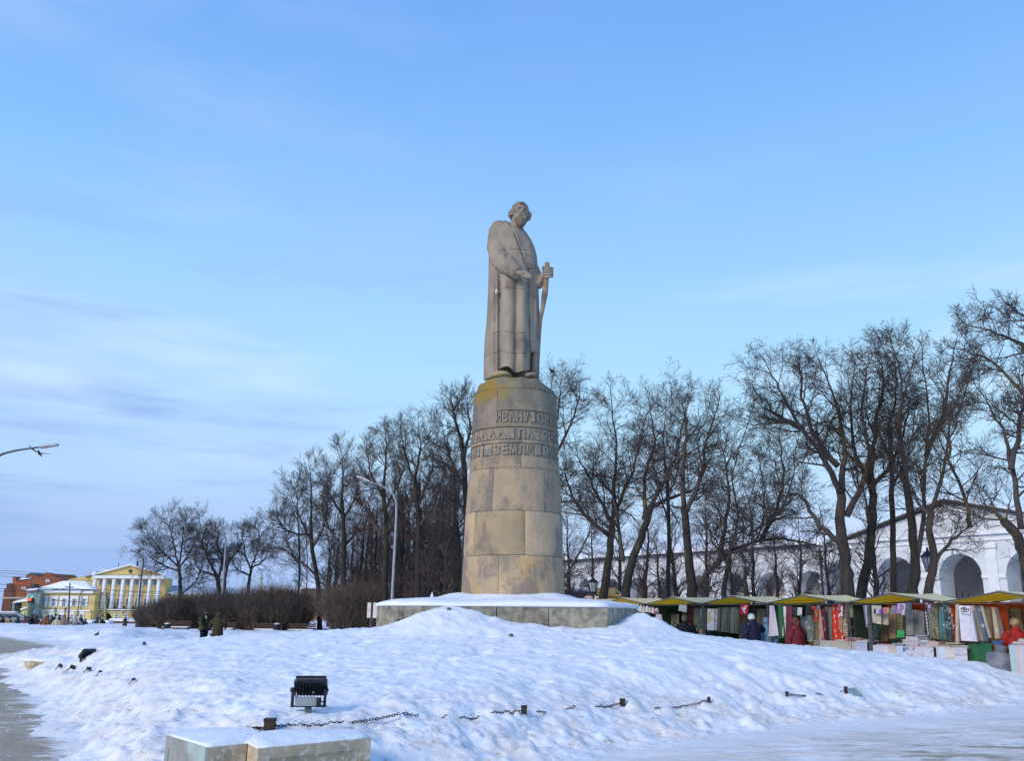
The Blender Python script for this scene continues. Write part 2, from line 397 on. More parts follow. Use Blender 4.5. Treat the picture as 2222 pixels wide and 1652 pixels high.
b2 = mb.build('block', [M_conc], t)
# grey left face panel with recessed field
mb = MB(); n_ = (a1-a0).cross(V(0, 0, 1)).normalized()
for u0, u1, z0, z1, th in ((.0, 1, -.10, -.0, .012), (.0, .09, -.6, -.10, .012), (.91, 1, -.6, -.10, .012), (.09, .91, -.6, -.10, .004)):
    A = a0.lerp(a1, u0); B = a0.lerp(a1, u1); e = n_*th
    mb.hexa([A+V(0, 0, z0)+e, B+V(0, 0, z0)+e, B+V(0, 0, z0), A+V(0, 0, z0), A+V(0, 0, z1)+e, B+V(0, 0, z1)+e, B+V(0, 0, z1), A+V(0, 0, z1)])
mb.build('side_panel', M_concg, t)
mb = MB(); n2 = (a4-a3).cross(V(0, 0, 1)).normalized()
for u0, u1, z0, z1, th in ((0, 1, -.09, 0, .02), (0, .10, -.6, -.09, .02), (.90, 1, -.6, -.09, .02)):
    A = a3.lerp(a4, u0); B = a3.lerp(a4, u1); e = n2*th
    mb.hexa([A+V(0, 0, z0)+e, B+V(0, 0, z0)+e, B+V(0, 0, z0), A+V(0, 0, z0), A+V(0, 0, z1)+e, B+V(0, 0, z1)+e, B+V(0, 0, z1), A+V(0, 0, z1)])
mb.build('panel_frame', M_conc, t)
# snow lying on both
mb = MB(); ring = [a0, a1, a2, a3, a4, a4+V(-.16, .5, 0), a2+V(-.08, .6, 0), a0+V(.15, .45, 0)]
cen = sum(ring, V(0, 0, 0))/len(ring)
def dense(ring, k=8):
    o = []
    for i in range(len(ring)):
        for j in range(k): o.append(ring[i].lerp(ring[(i+1) % len(ring)], j/k))
    return o
dr = dense(ring); G = []
for k, (s_, z_) in enumerate(((.99, -.0), (.982, .012), (.95, .022), (.8, .035), (.5, .05), (.2, .06), (.02, .06))):
    G.append([cen.lerp(p, s_)+V(0, 0, z_+(0.02*float(fbm(np.array([p.x*4*s_]), np.array([p.y*4*s_]), 2)[0]) if k else 0)) for p in dr])
mb.quadgrid(G, wv=True); mb.build('snow_cover', M_snowcap, t, smooth=True)
# far left corner block
p = onz(23, 675, 0); t = thing('corner_block', p, 'small pale concrete corner block half buried in snow by the road on the left', 'concrete block', 'concrete corner blocks of the flower bed')
mb = MB(); mb.prism([p+V(0, 0, 0), p+V(.35, -.35, 0), p+V(1.6, .2, 0), p+V(1.4, 1.2, 0), p+V(.1, .6, 0)], (0, 0, .36)); mb.build('block', M_conc, t)
mb = MB(); c_ = p+V(.75, .35, .36); mb.ball(c_, (1.0, .75, .10), 8); mb.build('snow_cover', M_snowcap, t, smooth=True)

# ================================================================ PLINTH
M_plinth = mat('plinth_stone', (.26, .26, .22), (.15, .15, .13), 5, .9, .03, 16, stretch=(1, 1, .6), c3=(.10, .10, .085), s3=3, lo3=.56, hi3=.7)
Y0 = 22.9
f0 = at(414, 606.3, Y0); f1 = at(607, 606.3, Y0-.15); fl = at(377, 607.3, 24.6); fr = at(622, 607.5, 24.1)
ztop = f0.z; zt = ztop
ring = [V(f.x, f.y, 0) for f in (fl, f0, f1, fr)]
cx, cy = PCX, PED_Y
ring += [V(2*cx-p.x, 2*cy-p.y+.4, 0) for p in ring]
th_ = thing('plinth', (cx, cy, 0), 'low polygonal grey stone plinth half buried in snow beneath the monument', 'plinth')
core = MB(); cen = V(cx, cy, 0); core.prism([cen.lerp(p, .985)+V(0, 0, .5) for p in ring], (0, 0, zt-.5-.02)); core.build('core', mat('joint_dark', (.04, .04, .035)), th_)
segs = {0: [0, .5, 1], 1: [0, .135, .43, .70, 1], 2: [0, 1], 3: [0, .5, 1], 4: [0, .5, 1], 5: [0, .33, .66, 1], 6: [0, 1], 7: [0, .5, 1]}
rnd = random.Random(4)
for i in range(8):
    A, B = ring[i], ring[(i+1) % 8]
    for k in range(len(segs[i])-1):
        u0, u1 = segs[i][k], segs[i][k+1]; Lg = (B-A).length; g = .012/Lg
        p, q = A.lerp(B, u0+(g if u0 > 0 else 0)), A.lerp(B, u1-(g if u1 < 1 else 0)); inn = lambda s_: cen+(s_-cen)*.93
        mb = MB(); mb.prism([x+V(0, 0, .5) for x in (p, q, inn(q), inn(p))], (0, 0, zt-.5)); v_ = rnd.uniform(.8, 1.25)
        o = mb.build('stone_slab', mat('plinth_stone_tint', (.35, .325, .27), (.20, .185, .155), 5, .9, .03, 16, objcol=True, c3=(.11, .11, .09), s3=3, lo3=.52, hi3=.7), th_, col=(v_, v_*.99, v_*.93))
# snow on top
def rr(p, s_): return cen+(p-cen)*s_
dr = dense(ring, 14); G = []
for k, (s_, z_) in enumerate(((.985, -.015), (1.012, .0), (1.010, .05), (.985, .10), (.91, .145), (.75, .18), (.58, .21), (.50, .30), (.44, .34), (.3, .34))):
    row = []
    for p in dr:
        n1 = float(fbm(np.array([p.x*1.3+k*.3]), np.array([p.y*1.3]), 3)[0]); q = rr(p, s_+(n1*.012 if 0 < k < 3 else 0)); row.append(q+V(0, 0, zt+z_+n1*(.06 if k > 1 else .0)))
    G.append(row)
mb = MB(); mb.quadgrid(G, wv=True); mb.build('snow_cover', M_snowcap, th_, smooth=True)

# ================================================================ PEDESTAL
def stone_mat():
    global nt
    m = bpy.data.materials.new('weathered_sandstone'); m.use_nodes = True; old = nt; nt = m.node_tree
    b = nt.nodes['Principled BSDF']; b.inputs['Roughness'].default_value = .92; b.inputs['Specular IOR Level'].default_value = .2
    tc_ = N('ShaderNodeTexCoord'); P = tc_.outputs['Object']; oi = N('ShaderNodeObjectInfo')
    def ns(s, d=5, r=.6, W=0, st=(1, 1, 1), rot=(0, 0, 0), w_in=None):
        mp = N('ShaderNodeMapping'); L(P, mp.inputs[0]); mp.inputs['Scale'].default_value = st; mp.inputs['Rotation'].default_value = rot
        n = N('ShaderNodeTexNoise', noise_dimensions='4D'); L(mp.outputs[0], n.inputs[0]); n.inputs['Scale'].default_value = s
        n.inputs['Detail'].default_value = d; n.inputs['Roughness'].default_value = r
        L(MATH('ADD', MATH('MULTIPLY', oi.outputs['Random'], 9.0), W), n.inputs['W']); return n.outputs[0]
    sp = N('ShaderNodeSeparateXYZ'); L(P, sp.inputs[0]); z = sp.outputs['Z']
    hi = MR(z, 3.2, 6.2)                               # older, greyer, sootier stone higher up
    col = MIX(MR(ns(1.6, 5, .6, 1), .35, .65), (.50, .375, .24), (.40, .315, .215))
    grey = MIX(MR(ns(2.4, 6, .65, 2), .35, .65), (.33, .29, .235), (.20, .175, .15))
    col = MIX(MATH('ADD', MATH('MULTIPLY', hi, .85), .08), col, grey)
    lowm = MR(z, 2.6, .8)
    col = MIX(MATH('MULTIPLY', MATH('MULTIPLY', MR(ns(1.8, 5, .6, 4, (1, 1, .45)), .45, .66), lowm), .75), col, (.60, .36, .15))
    # sedimentary streaks
    st = MR(ns(3.0, 3, .5, 5, (1, 1, 3.8), (.0, .65, .3)), .56, .72)
    col = MIX(MATH('MULTIPLY', MATH('MULTIPLY', st, lowm), .45), col, (.34, .20, .09))
    col = MIX(MATH('MULTIPLY', MR(ns(1.0, 6, .7, 6, (1, 1, .6)), .49, .60), .70), col, (.17, .16, .155))
    # fine speckle
    col = MIX(MATH('MULTIPLY', MR(ns(26, 4, .7, 7), .52, .7), .45), col, (.15, .12, .09))
    col = MIX(MATH('MULTIPLY', MR(ns(14, 4, .7, 8), .60, .72), .35), col, (.58, .50, .38))
    # yellow lichen towards the top left
    lx = MR(sp.outputs['X'], .3, -.9); lz = MATH('MULTIPLY', MR(z, 5.35, 5.9), MR(z, 7.1, 6.4))
    col = MIX(MATH('MULTIPLY', MATH('MULTIPLY', lx, lz), MR(ns(2.2, 5, .6, 9, (1, 1, 1.4)), .38, .52)), col, (.34, .235, .05))
    col = MIX(MATH('MULTIPLY', MR(ns(.9, 4, .6, 12), .58, .68), .5), col, (.36, .255, .085))
    col = MIX(1.0, col, oi.outputs['Color'], 'MULTIPLY')
    L(col, b.inputs['Base Color'])
    h = MATH('ADD', ns(6, 7, .65, 10, (1, 1, .6)), MATH('MULTIPLY', ns(34, 4, .6, 11), .25))
    bp = N('ShaderNodeBump'); bp.inputs['Distance'].default_value = .05; bp.inputs['Strength'].default_value = .8; L(h, bp.inputs['Height']); L(bp.outputs[0], b.inputs['Normal'])
    nt = old; return m
M_stone = stone_mat()
ROWS = [2235, 2052, 1887, 1728, 1577, 1432]; HW = [52.1, 50.1, 48.5, 45.4, 43.6, 41.3]; XC = [512.9, 513.3, 513.7, 514.4, 515.0, 515.3]
LV = []
for rw, hw, xc in zip(ROWS, HW, XC):
    r = 1.5
    for it in range(6):
        zf = at(512, rw/3.694, PED_Y-r).z; dep = PED_Y*math.cos(PITCH)+(zf-EYE)*math.sin(PITCH); r = hw/FPX*dep*.998
    LV.append((zf, r, at(xc, rw/3.694, PED_Y).x))
LV[0] = (zt+.05, LV[0][1], LV[0][2])
ped = thing('monument_pedestal', (PCX, PED_Y, zt), 'tall round tapering sandstone pedestal of curved blocks with raised Cyrillic lettering', 'pedestal')
def lv(z):
    for i in range(len(LV)-1):
        if z <= LV[i+1][0] or i == len(LV)-2:
            t_ = (z-LV[i][0])/(LV[i+1][0]-LV[i][0]); return LV[i][1]*(1-t_)+LV[i+1][1]*t_, LV[i][2]*(1-t_)+LV[i+1][2]*t_
def cylp(th, z, dr=0.0):      # th measured from the side facing the camera, positive to the right
    r, cx_ = lv(z); r += dr
    return V(cx_+r*math.sin(th), PED_Y-r*math.cos(th), z)
def zrow(rowfull, dr=0):       # height of a front-centre pixel row
    z = at(512, rowfull/3.694, PED_Y-1.3).z
    for _ in range(4): z = at(512, rowfull/3.694, PED_Y-lv(z)[0]).z
    return z
bands = {3: (), 4: ()}
tx1 = (zrow(1557.5), zrow(1519)); tx2 = (zrow(1621), zrow(1582)); tx3 = (zrow(1679), zrow(1640))
bands = {3: [tx3, tx2], 4: [tx1]}
REC = .042
TH_R = math.radians(104)
def block(th0, th1, z0, z1, bnds=(), gap=.006, col=(1, 1, 1), seed=0):
    zs = list(np.linspace(z0+gap, z1-gap, max(6, int((z1-z0)/.11))))
    for a, b in bnds:
        for z_ in (a-.035, b+.03):
            for e in (-.002, .002):
                if z0+gap < z_+e < z1-gap: zs.append(z_+e)
    zs = sorted(zs); g = gap/1.5; n = max(5, int((th1-th0)/.045)); ths = [th0+g+(th1-th0-2*g)*i/n for i in range(n+1)]
    def off(th, z):
        o = 0
        for a, b in bnds:
            if a-.035 < z < b+.03 and abs(th) < TH_R: return -REC+float(vnoise(np.array([th*30.]), np.array([z*30.]))[0])*.006
        e = min(z-z0, z1-z, (th-th0)*1.5, (th1-th)*1.5); o -= .016*max(0, 1-e/.05)**2
        return o+float(fbm(np.array([th*2.2+seed]), np.array([z*1.7+seed]), 4)[0])*.014
    mb = MB(); P = [[cylp(th, z, off(th, z)) for th in ths] for z in zs]
    mb.quadgrid(P); I = -.22
    mb.quadgrid([[cylp(th, zs[0], off(th, zs[0])) for th in ths], [cylp(th, zs[0], I) for th in ths]])
    mb.quadgrid([[cylp(th, zs[-1], off(th, zs[-1])) for th in ths], [cylp(th, zs[-1], I) for th in ths]])
    for th in (ths[0], ths[-1]): mb.quadgrid([[cylp(th, z, off(th, z)) for z in zs], [cylp(th, z, I) for z in zs]])
    return mb.build('stone_block', M_stone, ped, autosm=40, col=col)
def th_of(px, i):
    z = (LV[i][0]+LV[i+1][0])/2; r, cx_ = lv(z); hw = (HW[i]+HW[i+1])/2*3.694; xc = (XC[i]+XC[i+1])/2*3.694
    return math.asin(max(-1, min(1, (px-xc)/hw)))
joints = [[1843, 2050], [1755, 1937], [1823, 2009], [1720, 1924], [1837]]
for i, js in enumerate(joints):
    ths = [th_of(x, i) for x in js]
    if i == 4: ths = [ths[0], 1.35]
    a = ths[-1]; rest = 2*math.pi-(a-ths[0]); k = 3
    ths += [a+rest*(j+1)/k for j in range(k)]
    for j in range(len(ths)-1):
        v_ = rnd.uniform(.74, 1.08); cc = (v_*rnd.uniform(.97, 1.05), v_, v_*rnd.uniform(.92, 1.06))
        block(ths[j], ths[j+1], LV[i][0], LV[i+1][0], bands.get(i, ()), col=cc, seed=i*7+j*3.1)
mb = MB(); mb.lathe((0, 0, 0), [(0, zt)]+[(0, 0)]*0, 8) if False else None
P = [[cylp(2*math.pi*a/40, z, -.045 if not any(q[0]-.05 < z < q[1]+.05 for q in (tx1, tx2, tx3)) else -.12) for a in range(40)] for z in np.linspace(zt, LV[-1][0]-.02, 60)]
mb.quadgrid(P, wv=True); mb.build('core', mat('joint_dark', (.04, .04, .035)), ped)
# raised letters and ornament
M_letter = mat('letter_stone', (.30, .262, .215), (.20, .178, .152), 6, .92, .02, 14)
def wrap(zb, th0):
    return lambda u, v_, d: cylp(th0+u/lv(zb)[0], zb+v_, -REC-.004+d*1.0)
def letters(txt, z0, z1, tha, thb):
    r = lv(z0)[0]; n = len(txt); w_ = (thb-tha)*r/n
    for i, ch in enumerate(txt):
        if ch == ' ': continue
        mb = MB(); add_text(mb, ch, w_*.80, (z1-z0), wrap(z0, tha+(i+.1)*w_/r), REC-.002, bold=.028)
        mb.build('letter', M_letter, ped)
def slab(tha, thb, z0, z1):
    mb = MB(); n = max(2, int(abs(thb-tha)/.05)); G = []
    for k in range(n+1):
        th = tha+(thb-tha)*k/n; G.append([cylp(th, z0, -REC-.01), cylp(th, z0, -.006), cylp(th, z1, -.006), cylp(th, z1, -REC-.01)])
    mb.quadgrid(G, wv=True); mb.poly(G[0]); mb.poly(G[-1]); return mb
def rad(x): return math.radians(x)
def zs_(t_): return t_[0], t_[1]
def blank(tha, thb, tt): slab(rad(tha), rad(thb), tt[0], tt[1]).build('blank_panel', M_letter, ped)
letters('ИВАНУ', *tx1, rad(-27), rad(18.5)); blank(20.5, 26, tx1) ; letters('СУСАН', *tx1, rad(29), rad(84))
letters('ПАТРИОТУ', *tx2, rad(2.5), rad(92)); blank(-10, -1.0, tx2)
letters('ЗЕМЛИ', *tx3, rad(-28), rad(24)); blank(26, 34, tx3); letters('РУСС', *tx3, rad(37), rad(84))
for tt, a0_, a1_ in ((tx1, -41, -28.8), (tx3, -41, -30)): blank(a0_, a1_, tt)
for tt in (tx1, tx3):
    for a_ in (-47, -55, -63, -71, -79, -87): slab(rad(a_), rad(a_+3.4), tt[0], tt[1]).build('raised_bar', M_letter, ped)
for a_ in (-24, -37, -50, -63, -76):
    z0, z1 = tx2; mb = MB(); r = lv(z0)[0]; T = wrap(z0, rad(a_)); H = z1-z0; W = rad(12.5)*r
    o_ = [(0, 0), (W/2, H), (W, 0)]; i_ = [(W*.25, H*.12), (W/2, H*.62), (W*.75, H*.12)]
    for k in range(3):
        a_1, b_1 = o_[k], o_[(k+1) % 3]; c_1, d_1 = i_[k], i_[(k+1) % 3]; D1 = REC-.004
        mb.hexa([T(*a_1, 0), T(*b_1, 0), T(*d_1, 0), T(*c_1, 0), T(*a_1, D1), T(*b_1, D1), T(*d_1, D1), T(*c_1, D1)])
    mb.build('raised_triangle', M_letter, ped)
# rough rock cap
ZC = LV[-1][0]; Rc = LV[-1][1]; cxc = at(515.6, 378, PED_Y).x
zcap = at(515, 1393/3.694, PED_Y-1.15).z
G = []; prof = [(1.0, -.02), (.995, 0.0), (.93, .012), (.925, .12), (.92, .5), (.915, .82), (.90, .95), (.86, 1.0), (.4, 1.0), (.01, 1.0)]
for k, (s_, h_) in enumerate(prof):
    row = []
    for a in range(72):
        th = 2*math.pi*a/72; n1 = float(fbm(np.array([math.sin(th)*2.5+3]), np.array([math.cos(th)*2.5+h_*2]), 4)[0])
        q = s_*Rc*(1+(n1*.045 if k > 3 else 0)); z_ = ZC+h_*(zcap-ZC)+(n1*.07 if k > 4 else 0)
        if k > 4: z_ -= .13*sstep(.5, .85, math.sin(th))*(1 if math.sin(th) > 0 else 0)
        row.append(V(cxc+q*math.sin(th), PED_Y-q*math.cos(th), z_))
    G.append(row)
mb = MB(); mb.quadgrid(G, wv=True); mb.build('rock_cap', M_stone, ped, autosm=50, col=(.78, .78, .76))
# ================================================================ STATUE
SM = mat('carved_stone', (.335, .278, .215), (.25, .208, .162), 2.4, .92, .035, 14, stretch=(1, 1, .5), c3=(.145, .12, .10), s3=2.6, lo3=.54, hi3=.74, det=7, objcol=True)
def S(x, y, dy=0.0): return at(460.17+x/8.1357, 189.48+y/8.1357, PED_Y+dy)
PXM = .0036
def interp(pts, y):
    if y <= pts[0][0]: return pts[0][1]
    for (a, b), (c, d) in zip(pts, pts[1:]):
        if y <= c: t_ = (y-a)/(c-a); return b+(d-b)*t_
    return pts[-1][1]
stt = thing('statue', (PCX, PED_Y, zcap), 'weathered stone statue of a bearded man in a long coat holding a staff', 'statue')
xl = [(268, 330), (276, 292), (290, 268), (310, 250), (340, 238), (380, 233), (450, 231), (600, 232), (700, 230), (800, 228), (880, 224), (950, 221), (1080, 214), (1180, 204), (1280, 196), (1400, 192), (1560, 190)]
xr = [(268, 400), (300, 470), (330, 520), (360, 545), (400, 570), (440, 592), (480, 607), (540, 624), (600, 630), (700, 632), (800, 637), (880, 641), (1000, 644), (1150, 644), (1240, 641), (1320, 641), (1560, 641)]
dp = [(268, .28), (290, .42), (340, .52), (450, .62), (600, .62), (700, .60), (900, .62), (1100, .66), (1300, .70), (1560, .74)]
def g(x, c, s_): return math.exp(-((x-c)/s_)**2)
def fold(x, y):
    d = 0
    if y > 600:
        k = min(1, (y-600)/160)
        d += k*(-.13*g(x, 322, 14)-.09*g(x, 452, 14)+.07*g(x, 392, 42)+.09*g(x, 508, 34)+.03*g(x, 262, 22)-.035*g(x, 287, 9))
        d += -.05*k*g(x, 232, 10)*0
    # lapel edge running from the neck to the waist, then the coat front edge
    ex = interp([(280, 400), (340, 440), (420, 462), (500, 492), (580, 520), (650, 546), (760, 552), (900, 548), (1170, 556), (1330, 565), (1530, 574)], y)
    right = 1/(1+math.exp(-(x-ex)/4.5))
    dep = .06 if y < 640 else .10
    d -= dep*right
    d -= .07*g(x, ex+5, 6)
    # second lapel band (lighter strip right of the groove)
    if y < 660:
        e2 = interp([(300, 470), (420, 505), (500, 530), (620, 548), (660, 552)], y); d += .035*(1/(1+math.exp((x-e2)/3)))*right
        d += .05*g(x, 575, 40)*g(y, 470, 90)                # chest
        if x > e2: d -= .035*g(y, 545+(x-560)*.45, 7)-.0
        if x > e2: d -= .03*(g(y, 612+(x-560)*.5, 6)+g(y, 632+(x-560)*.7, 6)+g(y, 655+(x-560)*.8, 5))
        d -= .05*g(x, 608, 5)*(1 if 520 < y < 720 else 0)
    else:
        d -= .04*g(x, 600, 12)*g(y, 900, 260); d += .03*g(x, 622, 14)
    # masonry joints
    for (x0, x1, ya, yb) in ((200, 330, 872, 812), (350, 530, 800, 815), (535, 645, 842, 895), (195, 340, 1198, 1155), (340, 460, 1150, 1178), (460, 560, 1170, 1172), (190, 330, 1362, 1318), (330, 460, 1315, 1345), (460, 565, 1340, 1335), (565, 645, 1232, 1245), (410, 560, 487, 498)):
        if x0 <= x <= x1:
            yy = ya+(yb-ya)*(x-x0)/(x1-x0); d -= .03*g(y, yy, 3.2)
    return d
def hem(x):
    return interp([(190, 1552), (240, 1535), (290, 1508), (330, 1455), (370, 1440), (405, 1448), (440, 1492), (470, 1492), (500, 1480), (540, 1470), (566, 1475), (572, 1322), (645, 1318)], x)
mb = MB(); NR = 300; NA = 168
ys = np.linspace(268, 1556, NR); G = []
slices = []
for y in ys: slices.append((interp(xl, y), interp(xr, y), interp(dp, y)))
def surf(x, y, a, l, r, dd_):
    """a in 0..2pi, point on the slice"""
    return None
for k in range(NR):
    y = ys[k]; l, r, dd_ = slices[k]; xc = (l+r)/2; hw = (r-l)/2; row = []
    for a in range(NA):
        # denser sampling on the camera side
        th = 2*math.pi*a/NA; c_, s_ = math.cos(th), math.sin(th)
        ex = .86; X = xc+hw*math.copysign(abs(c_)**ex, c_); front = max(0, s_)
        yy = y
        if front > 0:
            h_ = hem(X)
            yy = 268+(y-268)*(h_-268)/(1556-268) if y > 1000 else y
            if y > 1000: yy = min(1000+(y-1000)*(h_-1000)/556, h_)
        else: yy = y
        base = dd_*math.copysign(abs(s_)**ex, s_)
        d = -base
        if front > 0: d -= fold(X, yy)*min(1, front*2.2)
        n1 = float(0)
        # height: the row as seen at this depth
        row.append(S(X, yy, d))
    G.append(row)
mb.quadgrid(G, wv=True)
# close top and bottom (dark underside inside the hem)
top = sum((Vector(p) for p in G[0]), V(0, 0, 0))/NA
mb.quadgrid([G[0], [Vector(p).lerp(top+V(0, 0, .06), .5) for p in G[0]], [top+V(0, 0, .08)]*NA], wv=True)
bot = [S((interp(xl, 1500)+interp(xr, 1500))/2, 1500, 0)]*NA
mb.quadgrid([G[-1], [Vector(p).lerp(bot[0], .12)+V(0, 0, .05) for p in G[-1]], [bot[0]+V(0, 0, .5)]*NA], wv=True)
robe = mb.build('long_coat', SM, stt, autosm=60)
# ---- sleeve on the viewer's left
def spl(P, n):
    """Catmull-Rom through rows of numbers"""
    P = [np.array(p, float) for p in P]; P = [2*P[0]-P[1]]+P+[2*P[-1]-P[-2]]; o = []
    for i in range(1, len(P)-2):
        for k in range(n):
            t_ = k/n; a, b, c, d = P[i-1:i+3]
            o.append(.5*((2*b)+(-a+c)*t_+(2*a-5*b+4*c-d)*t_*t_+(-a+3*b-3*c+d)*t_**3))
    o.append(P[-2]); return o
def ptube(name, P, m, par, n=20, k=6, flat=1.0, mb=None, folds=0):
    own = mb is None; mb = mb or MB(); Q = spl(P, k); pts = [S(q[0], q[1], q[2]) for q in Q]; rads = [q[3]*PXM for q in Q]
    if folds:
        b = len(mb.v); mb.tube(pts, rads, n, flat=flat)
        for i in range(len(pts)):
            for a in range(n):
                j = b+i*n+a; v_ = Vector(mb.v[j]); ax = (v_-pts[i]); f_ = float(fbm(np.array([a*2*math.pi/n*1.2+i*.09]), np.array([i*.22]), 2)[0])
                mb.v[j] = tuple(pts[i]+ax*(1+f_*folds))
    else: mb.tube(pts, rads, n, flat=flat)
    return mb.build(name, m, par, smooth=True) if own else None
ptube('sleeve', [(345, 300, -.05, 55), (312, 335, -.14, 78), (296, 410, -.24, 76), (300, 490, -.34, 78), (325, 560, -.46, 84), (372, 610, -.62, 80), (425, 650, -.78, 64), (458, 676, -.90, 50), (472, 684, -.95, 40)], SM, stt, n=30, k=10, folds=.20)
# shoulder mass and collar
mb = MB(); mb.ball(S(322, 345, -.05), (.29, .38, .27), 14); mb.build('shoulder', SM, stt, smooth=True)
ptube('collar', [(372, 292, .10, 14), (390, 290, -.18, 15), (425, 316, -.41, 13), (450, 352, -.53, 11), (470, 400, -.59, 8), (486, 450, -.62, 5)], SM, stt, flat=.45)
mb = MB(); pts = [S(455, 330, -.12), S(462, 270, -.16)]; mb.tube(pts, [.23, .20], 16); mb.build('neck', SM, stt, smooth=True)
# cuff
ptube('cuff', [(440, 668, -.85, 50), (455, 676, -.90, 55), (470, 684, -.95, 50)], SM, stt, n=20, k=3)
# ---- right hand of the figure: palm down, fingers forward
def finger(mb, P, n=8): ptube('', P, None, None, n=n, k=3, mb=mb)
mb = MB()
ptube('', [(455, 682, -.93, 30), (480, 684, -.99, 33), (505, 686, -1.05, 33), (528, 694, -1.10, 26)], None, None, n=14, k=4, flat=.62, mb=mb)
finger(mb, [(508, 664, -1.04, 12), (530, 672, -1.12, 12.5), (552, 688, -1.18, 11), (572, 706, -1.22, 9), (583, 719, -1.24, 6)])
finger(mb, [(506, 678, -1.05, 12), (527, 688, -1.13, 12.5), (550, 702, -1.20, 11.5), (568, 715, -1.24, 9), (577, 722, -1.25, 6)])
finger(mb, [(502, 690, -1.05, 12), (523, 700, -1.13, 12), (543, 711, -1.19, 10.5), (558, 719, -1.23, 8), (565, 722, -1.24, 5)])
finger(mb, [(496, 698, -1.03, 12), (515, 706, -1.10, 11.5), (532, 715, -1.15, 10), (545, 720, -1.17, 8), (551, 722, -1.18, 5)])
finger(mb, [(490, 700, -.95, 13), (508, 716, -.97, 13), (524, 728, -1.0, 12), (540, 740, -1.03, 10), (549, 746, -1.04, 7)])
mb.build('hand', SM, stt, smooth=True)
# ---- far sleeve, fist and staff
ptube('sleeve', [(585, 600, .1, 40), (612, 700, .05, 50), (630, 765, -.05, 48), (648, 762, -.16, 38), (668, 718, -.30, 28), (690, 690, -.38, 22)], SM, stt, n=20, k=6, folds=.2)
ptube('staff', [(707, 597, -.42, 21), (708, 650, -.42, 20), (700, 735, -.40, 22), (690, 840, -.34, 24), (678, 915, -.28, 21), (664, 1000, -.2, 18), (650, 1080, -.1, 17), (641, 1200, .0, 17), (632, 1400, .12, 16), (628, 1540, .2, 16)], mat('carved_staff', (.36, .27, .19), (.25, .18, .12), 5, .9, .03, 9), stt, n=12, k=5, folds=.18)
mb = MB()
ptube('', [(690, 640, -.34, 20), (694, 675, -.34, 27), (700, 715, -.33, 24)], None, None, n=12, k=4, mb=mb)
for y_, r_ in ((645, 11.5), (665, 13), (687, 13), (709, 12)):
    finger(mb, [(735, y_-4, -.34, r_), (748, y_-2, -.42, r_), (744, y_, -.50, r_), (722, y_+2, -.56, r_), (698, y_+4, -.54, r_*.95), (682, y_+4, -.46, r_*.8)])
finger(mb, [(690, 665, -.40, 13), (678, 645, -.46, 12), (674, 634, -.50, 11), (680, 628, -.52, 8)])
finger(mb, [(735, 650, -.32, 14), (742, 680, -.30, 16), (735, 712, -.32, 14)])
mb.build('fist', SM, stt, smooth=True)
# ---- legs and boots showing below the hem
ptube('leg', [(603, 1290, .0, 30), (601, 1380, -.02, 27), (600, 1450, -.05, 28), (600, 1535, -.10, 32)], SM, stt, n=16, k=4)
ptube('leg', [(500, 1430, -.2, 42), (505, 1490, -.25, 40), (510, 1545, -.28, 42)], SM, stt, n=16, k=4)
mb = MB(); mb.ball(S(335, 1522, -.62), (.30, .38, .13), 12); mb.build('boot', mat('mossy_stone', (.40, .31, .15), (.29, .23, .13), 5, .95, .02), stt, smooth=True)
mb = MB(); mb.ball(S(575, 1530, -.42), (.24, .36, .11), 12); mb.build('boot', SM, stt, smooth=True, col=(.8, .8, .8))
mb = MB(); mb.ball(S(296, 832, -.56), (.055, .05, .085), 8); mb.build('chipped_patch', mat('fresh_chip', (.62, .5, .34)), stt, smooth=True)
# ---- head
HC = S(482, 212, -.12); YAW = math.radians(14); TILT = math.radians(4)
RH = Matrix.Rotation(YAW, 3, 'Z') @ Matrix.Rotation(TILT, 3, 'Y') @ Matrix.Rotation(math.radians(-4), 3, 'X')
HS = (.262, .335, .43)
def hp(a, h, rr_=0.0, s_=1.0):
    """a: angle from the face direction (positive to the viewer's right), h: -1..1 height"""
    q = math.sqrt(max(0, 1-abs(h)**2.4)); x = math.sin(a)*HS[0]*q; y = -math.cos(a)*HS[1]*q*.97; z = h*HS[2]
    d = Vector((math.sin(a), -math.cos(a), 0))
    return HC+RH @ (Vector((x, y, z))*s_+d*rr_)
def feat(a, h):
    A = abs(a); d = 0
    d += .10*g(a, 0, .13)*g(h, -.07, .11)+.075*g(a, 0, .10)*g(h, .10, .16)      # nose and bridge
    d += .03*(g(A, .17, .09)*g(h, -.12, .06))                                       # nostrils
    d -= .03*g(a, 0, .2)*g(h, -.20, .03)
    d += .066*g(A, .30, .28)*g(h, .25-.05*A, .055)                                   # brow
    d -= .085*g(A, .33, .16)*g(h, .135, .065)                                          # sockets
    d += .022*g(A, .33, .09)*g(h, .12, .03)                                          # lids
    d += .05*g(A, .58, .2)*g(h, -.02, .09)                                            # cheekbones
    d -= .03*g(A, .62, .18)*g(h, -.30, .14)
    d += .075*g(A, .20, .19)*g(h, -.285-.22*A, .05)+.02*g(A, .42, .12)*g(h, -.42, .08)   # moustache
    d -= .028*g(a, 0, .24)*g(h, -.385, .026); d += .03*g(a, 0, .25)*g(h, -.44, .03)+.05*g(A, .45, .25)*g(h, -.50, .12)
    d -= .012*g(h, .42, .02)*g(a, 0, .5)
    return d
mb = MB(); NH, NAH = 96, 140
G = []
for i in range(NH+1):
    h = math.cos(math.pi*i/NH); G.append([hp(-math.pi+2*math.pi*a/NAH, h, feat(-math.pi+2*math.pi*a/NAH, h)) for a in range(NAH)])
mb.quadgrid(G, wv=True); mb.build('head', SM, stt, smooth=True, col=(1.0, 1.0, 1.02))
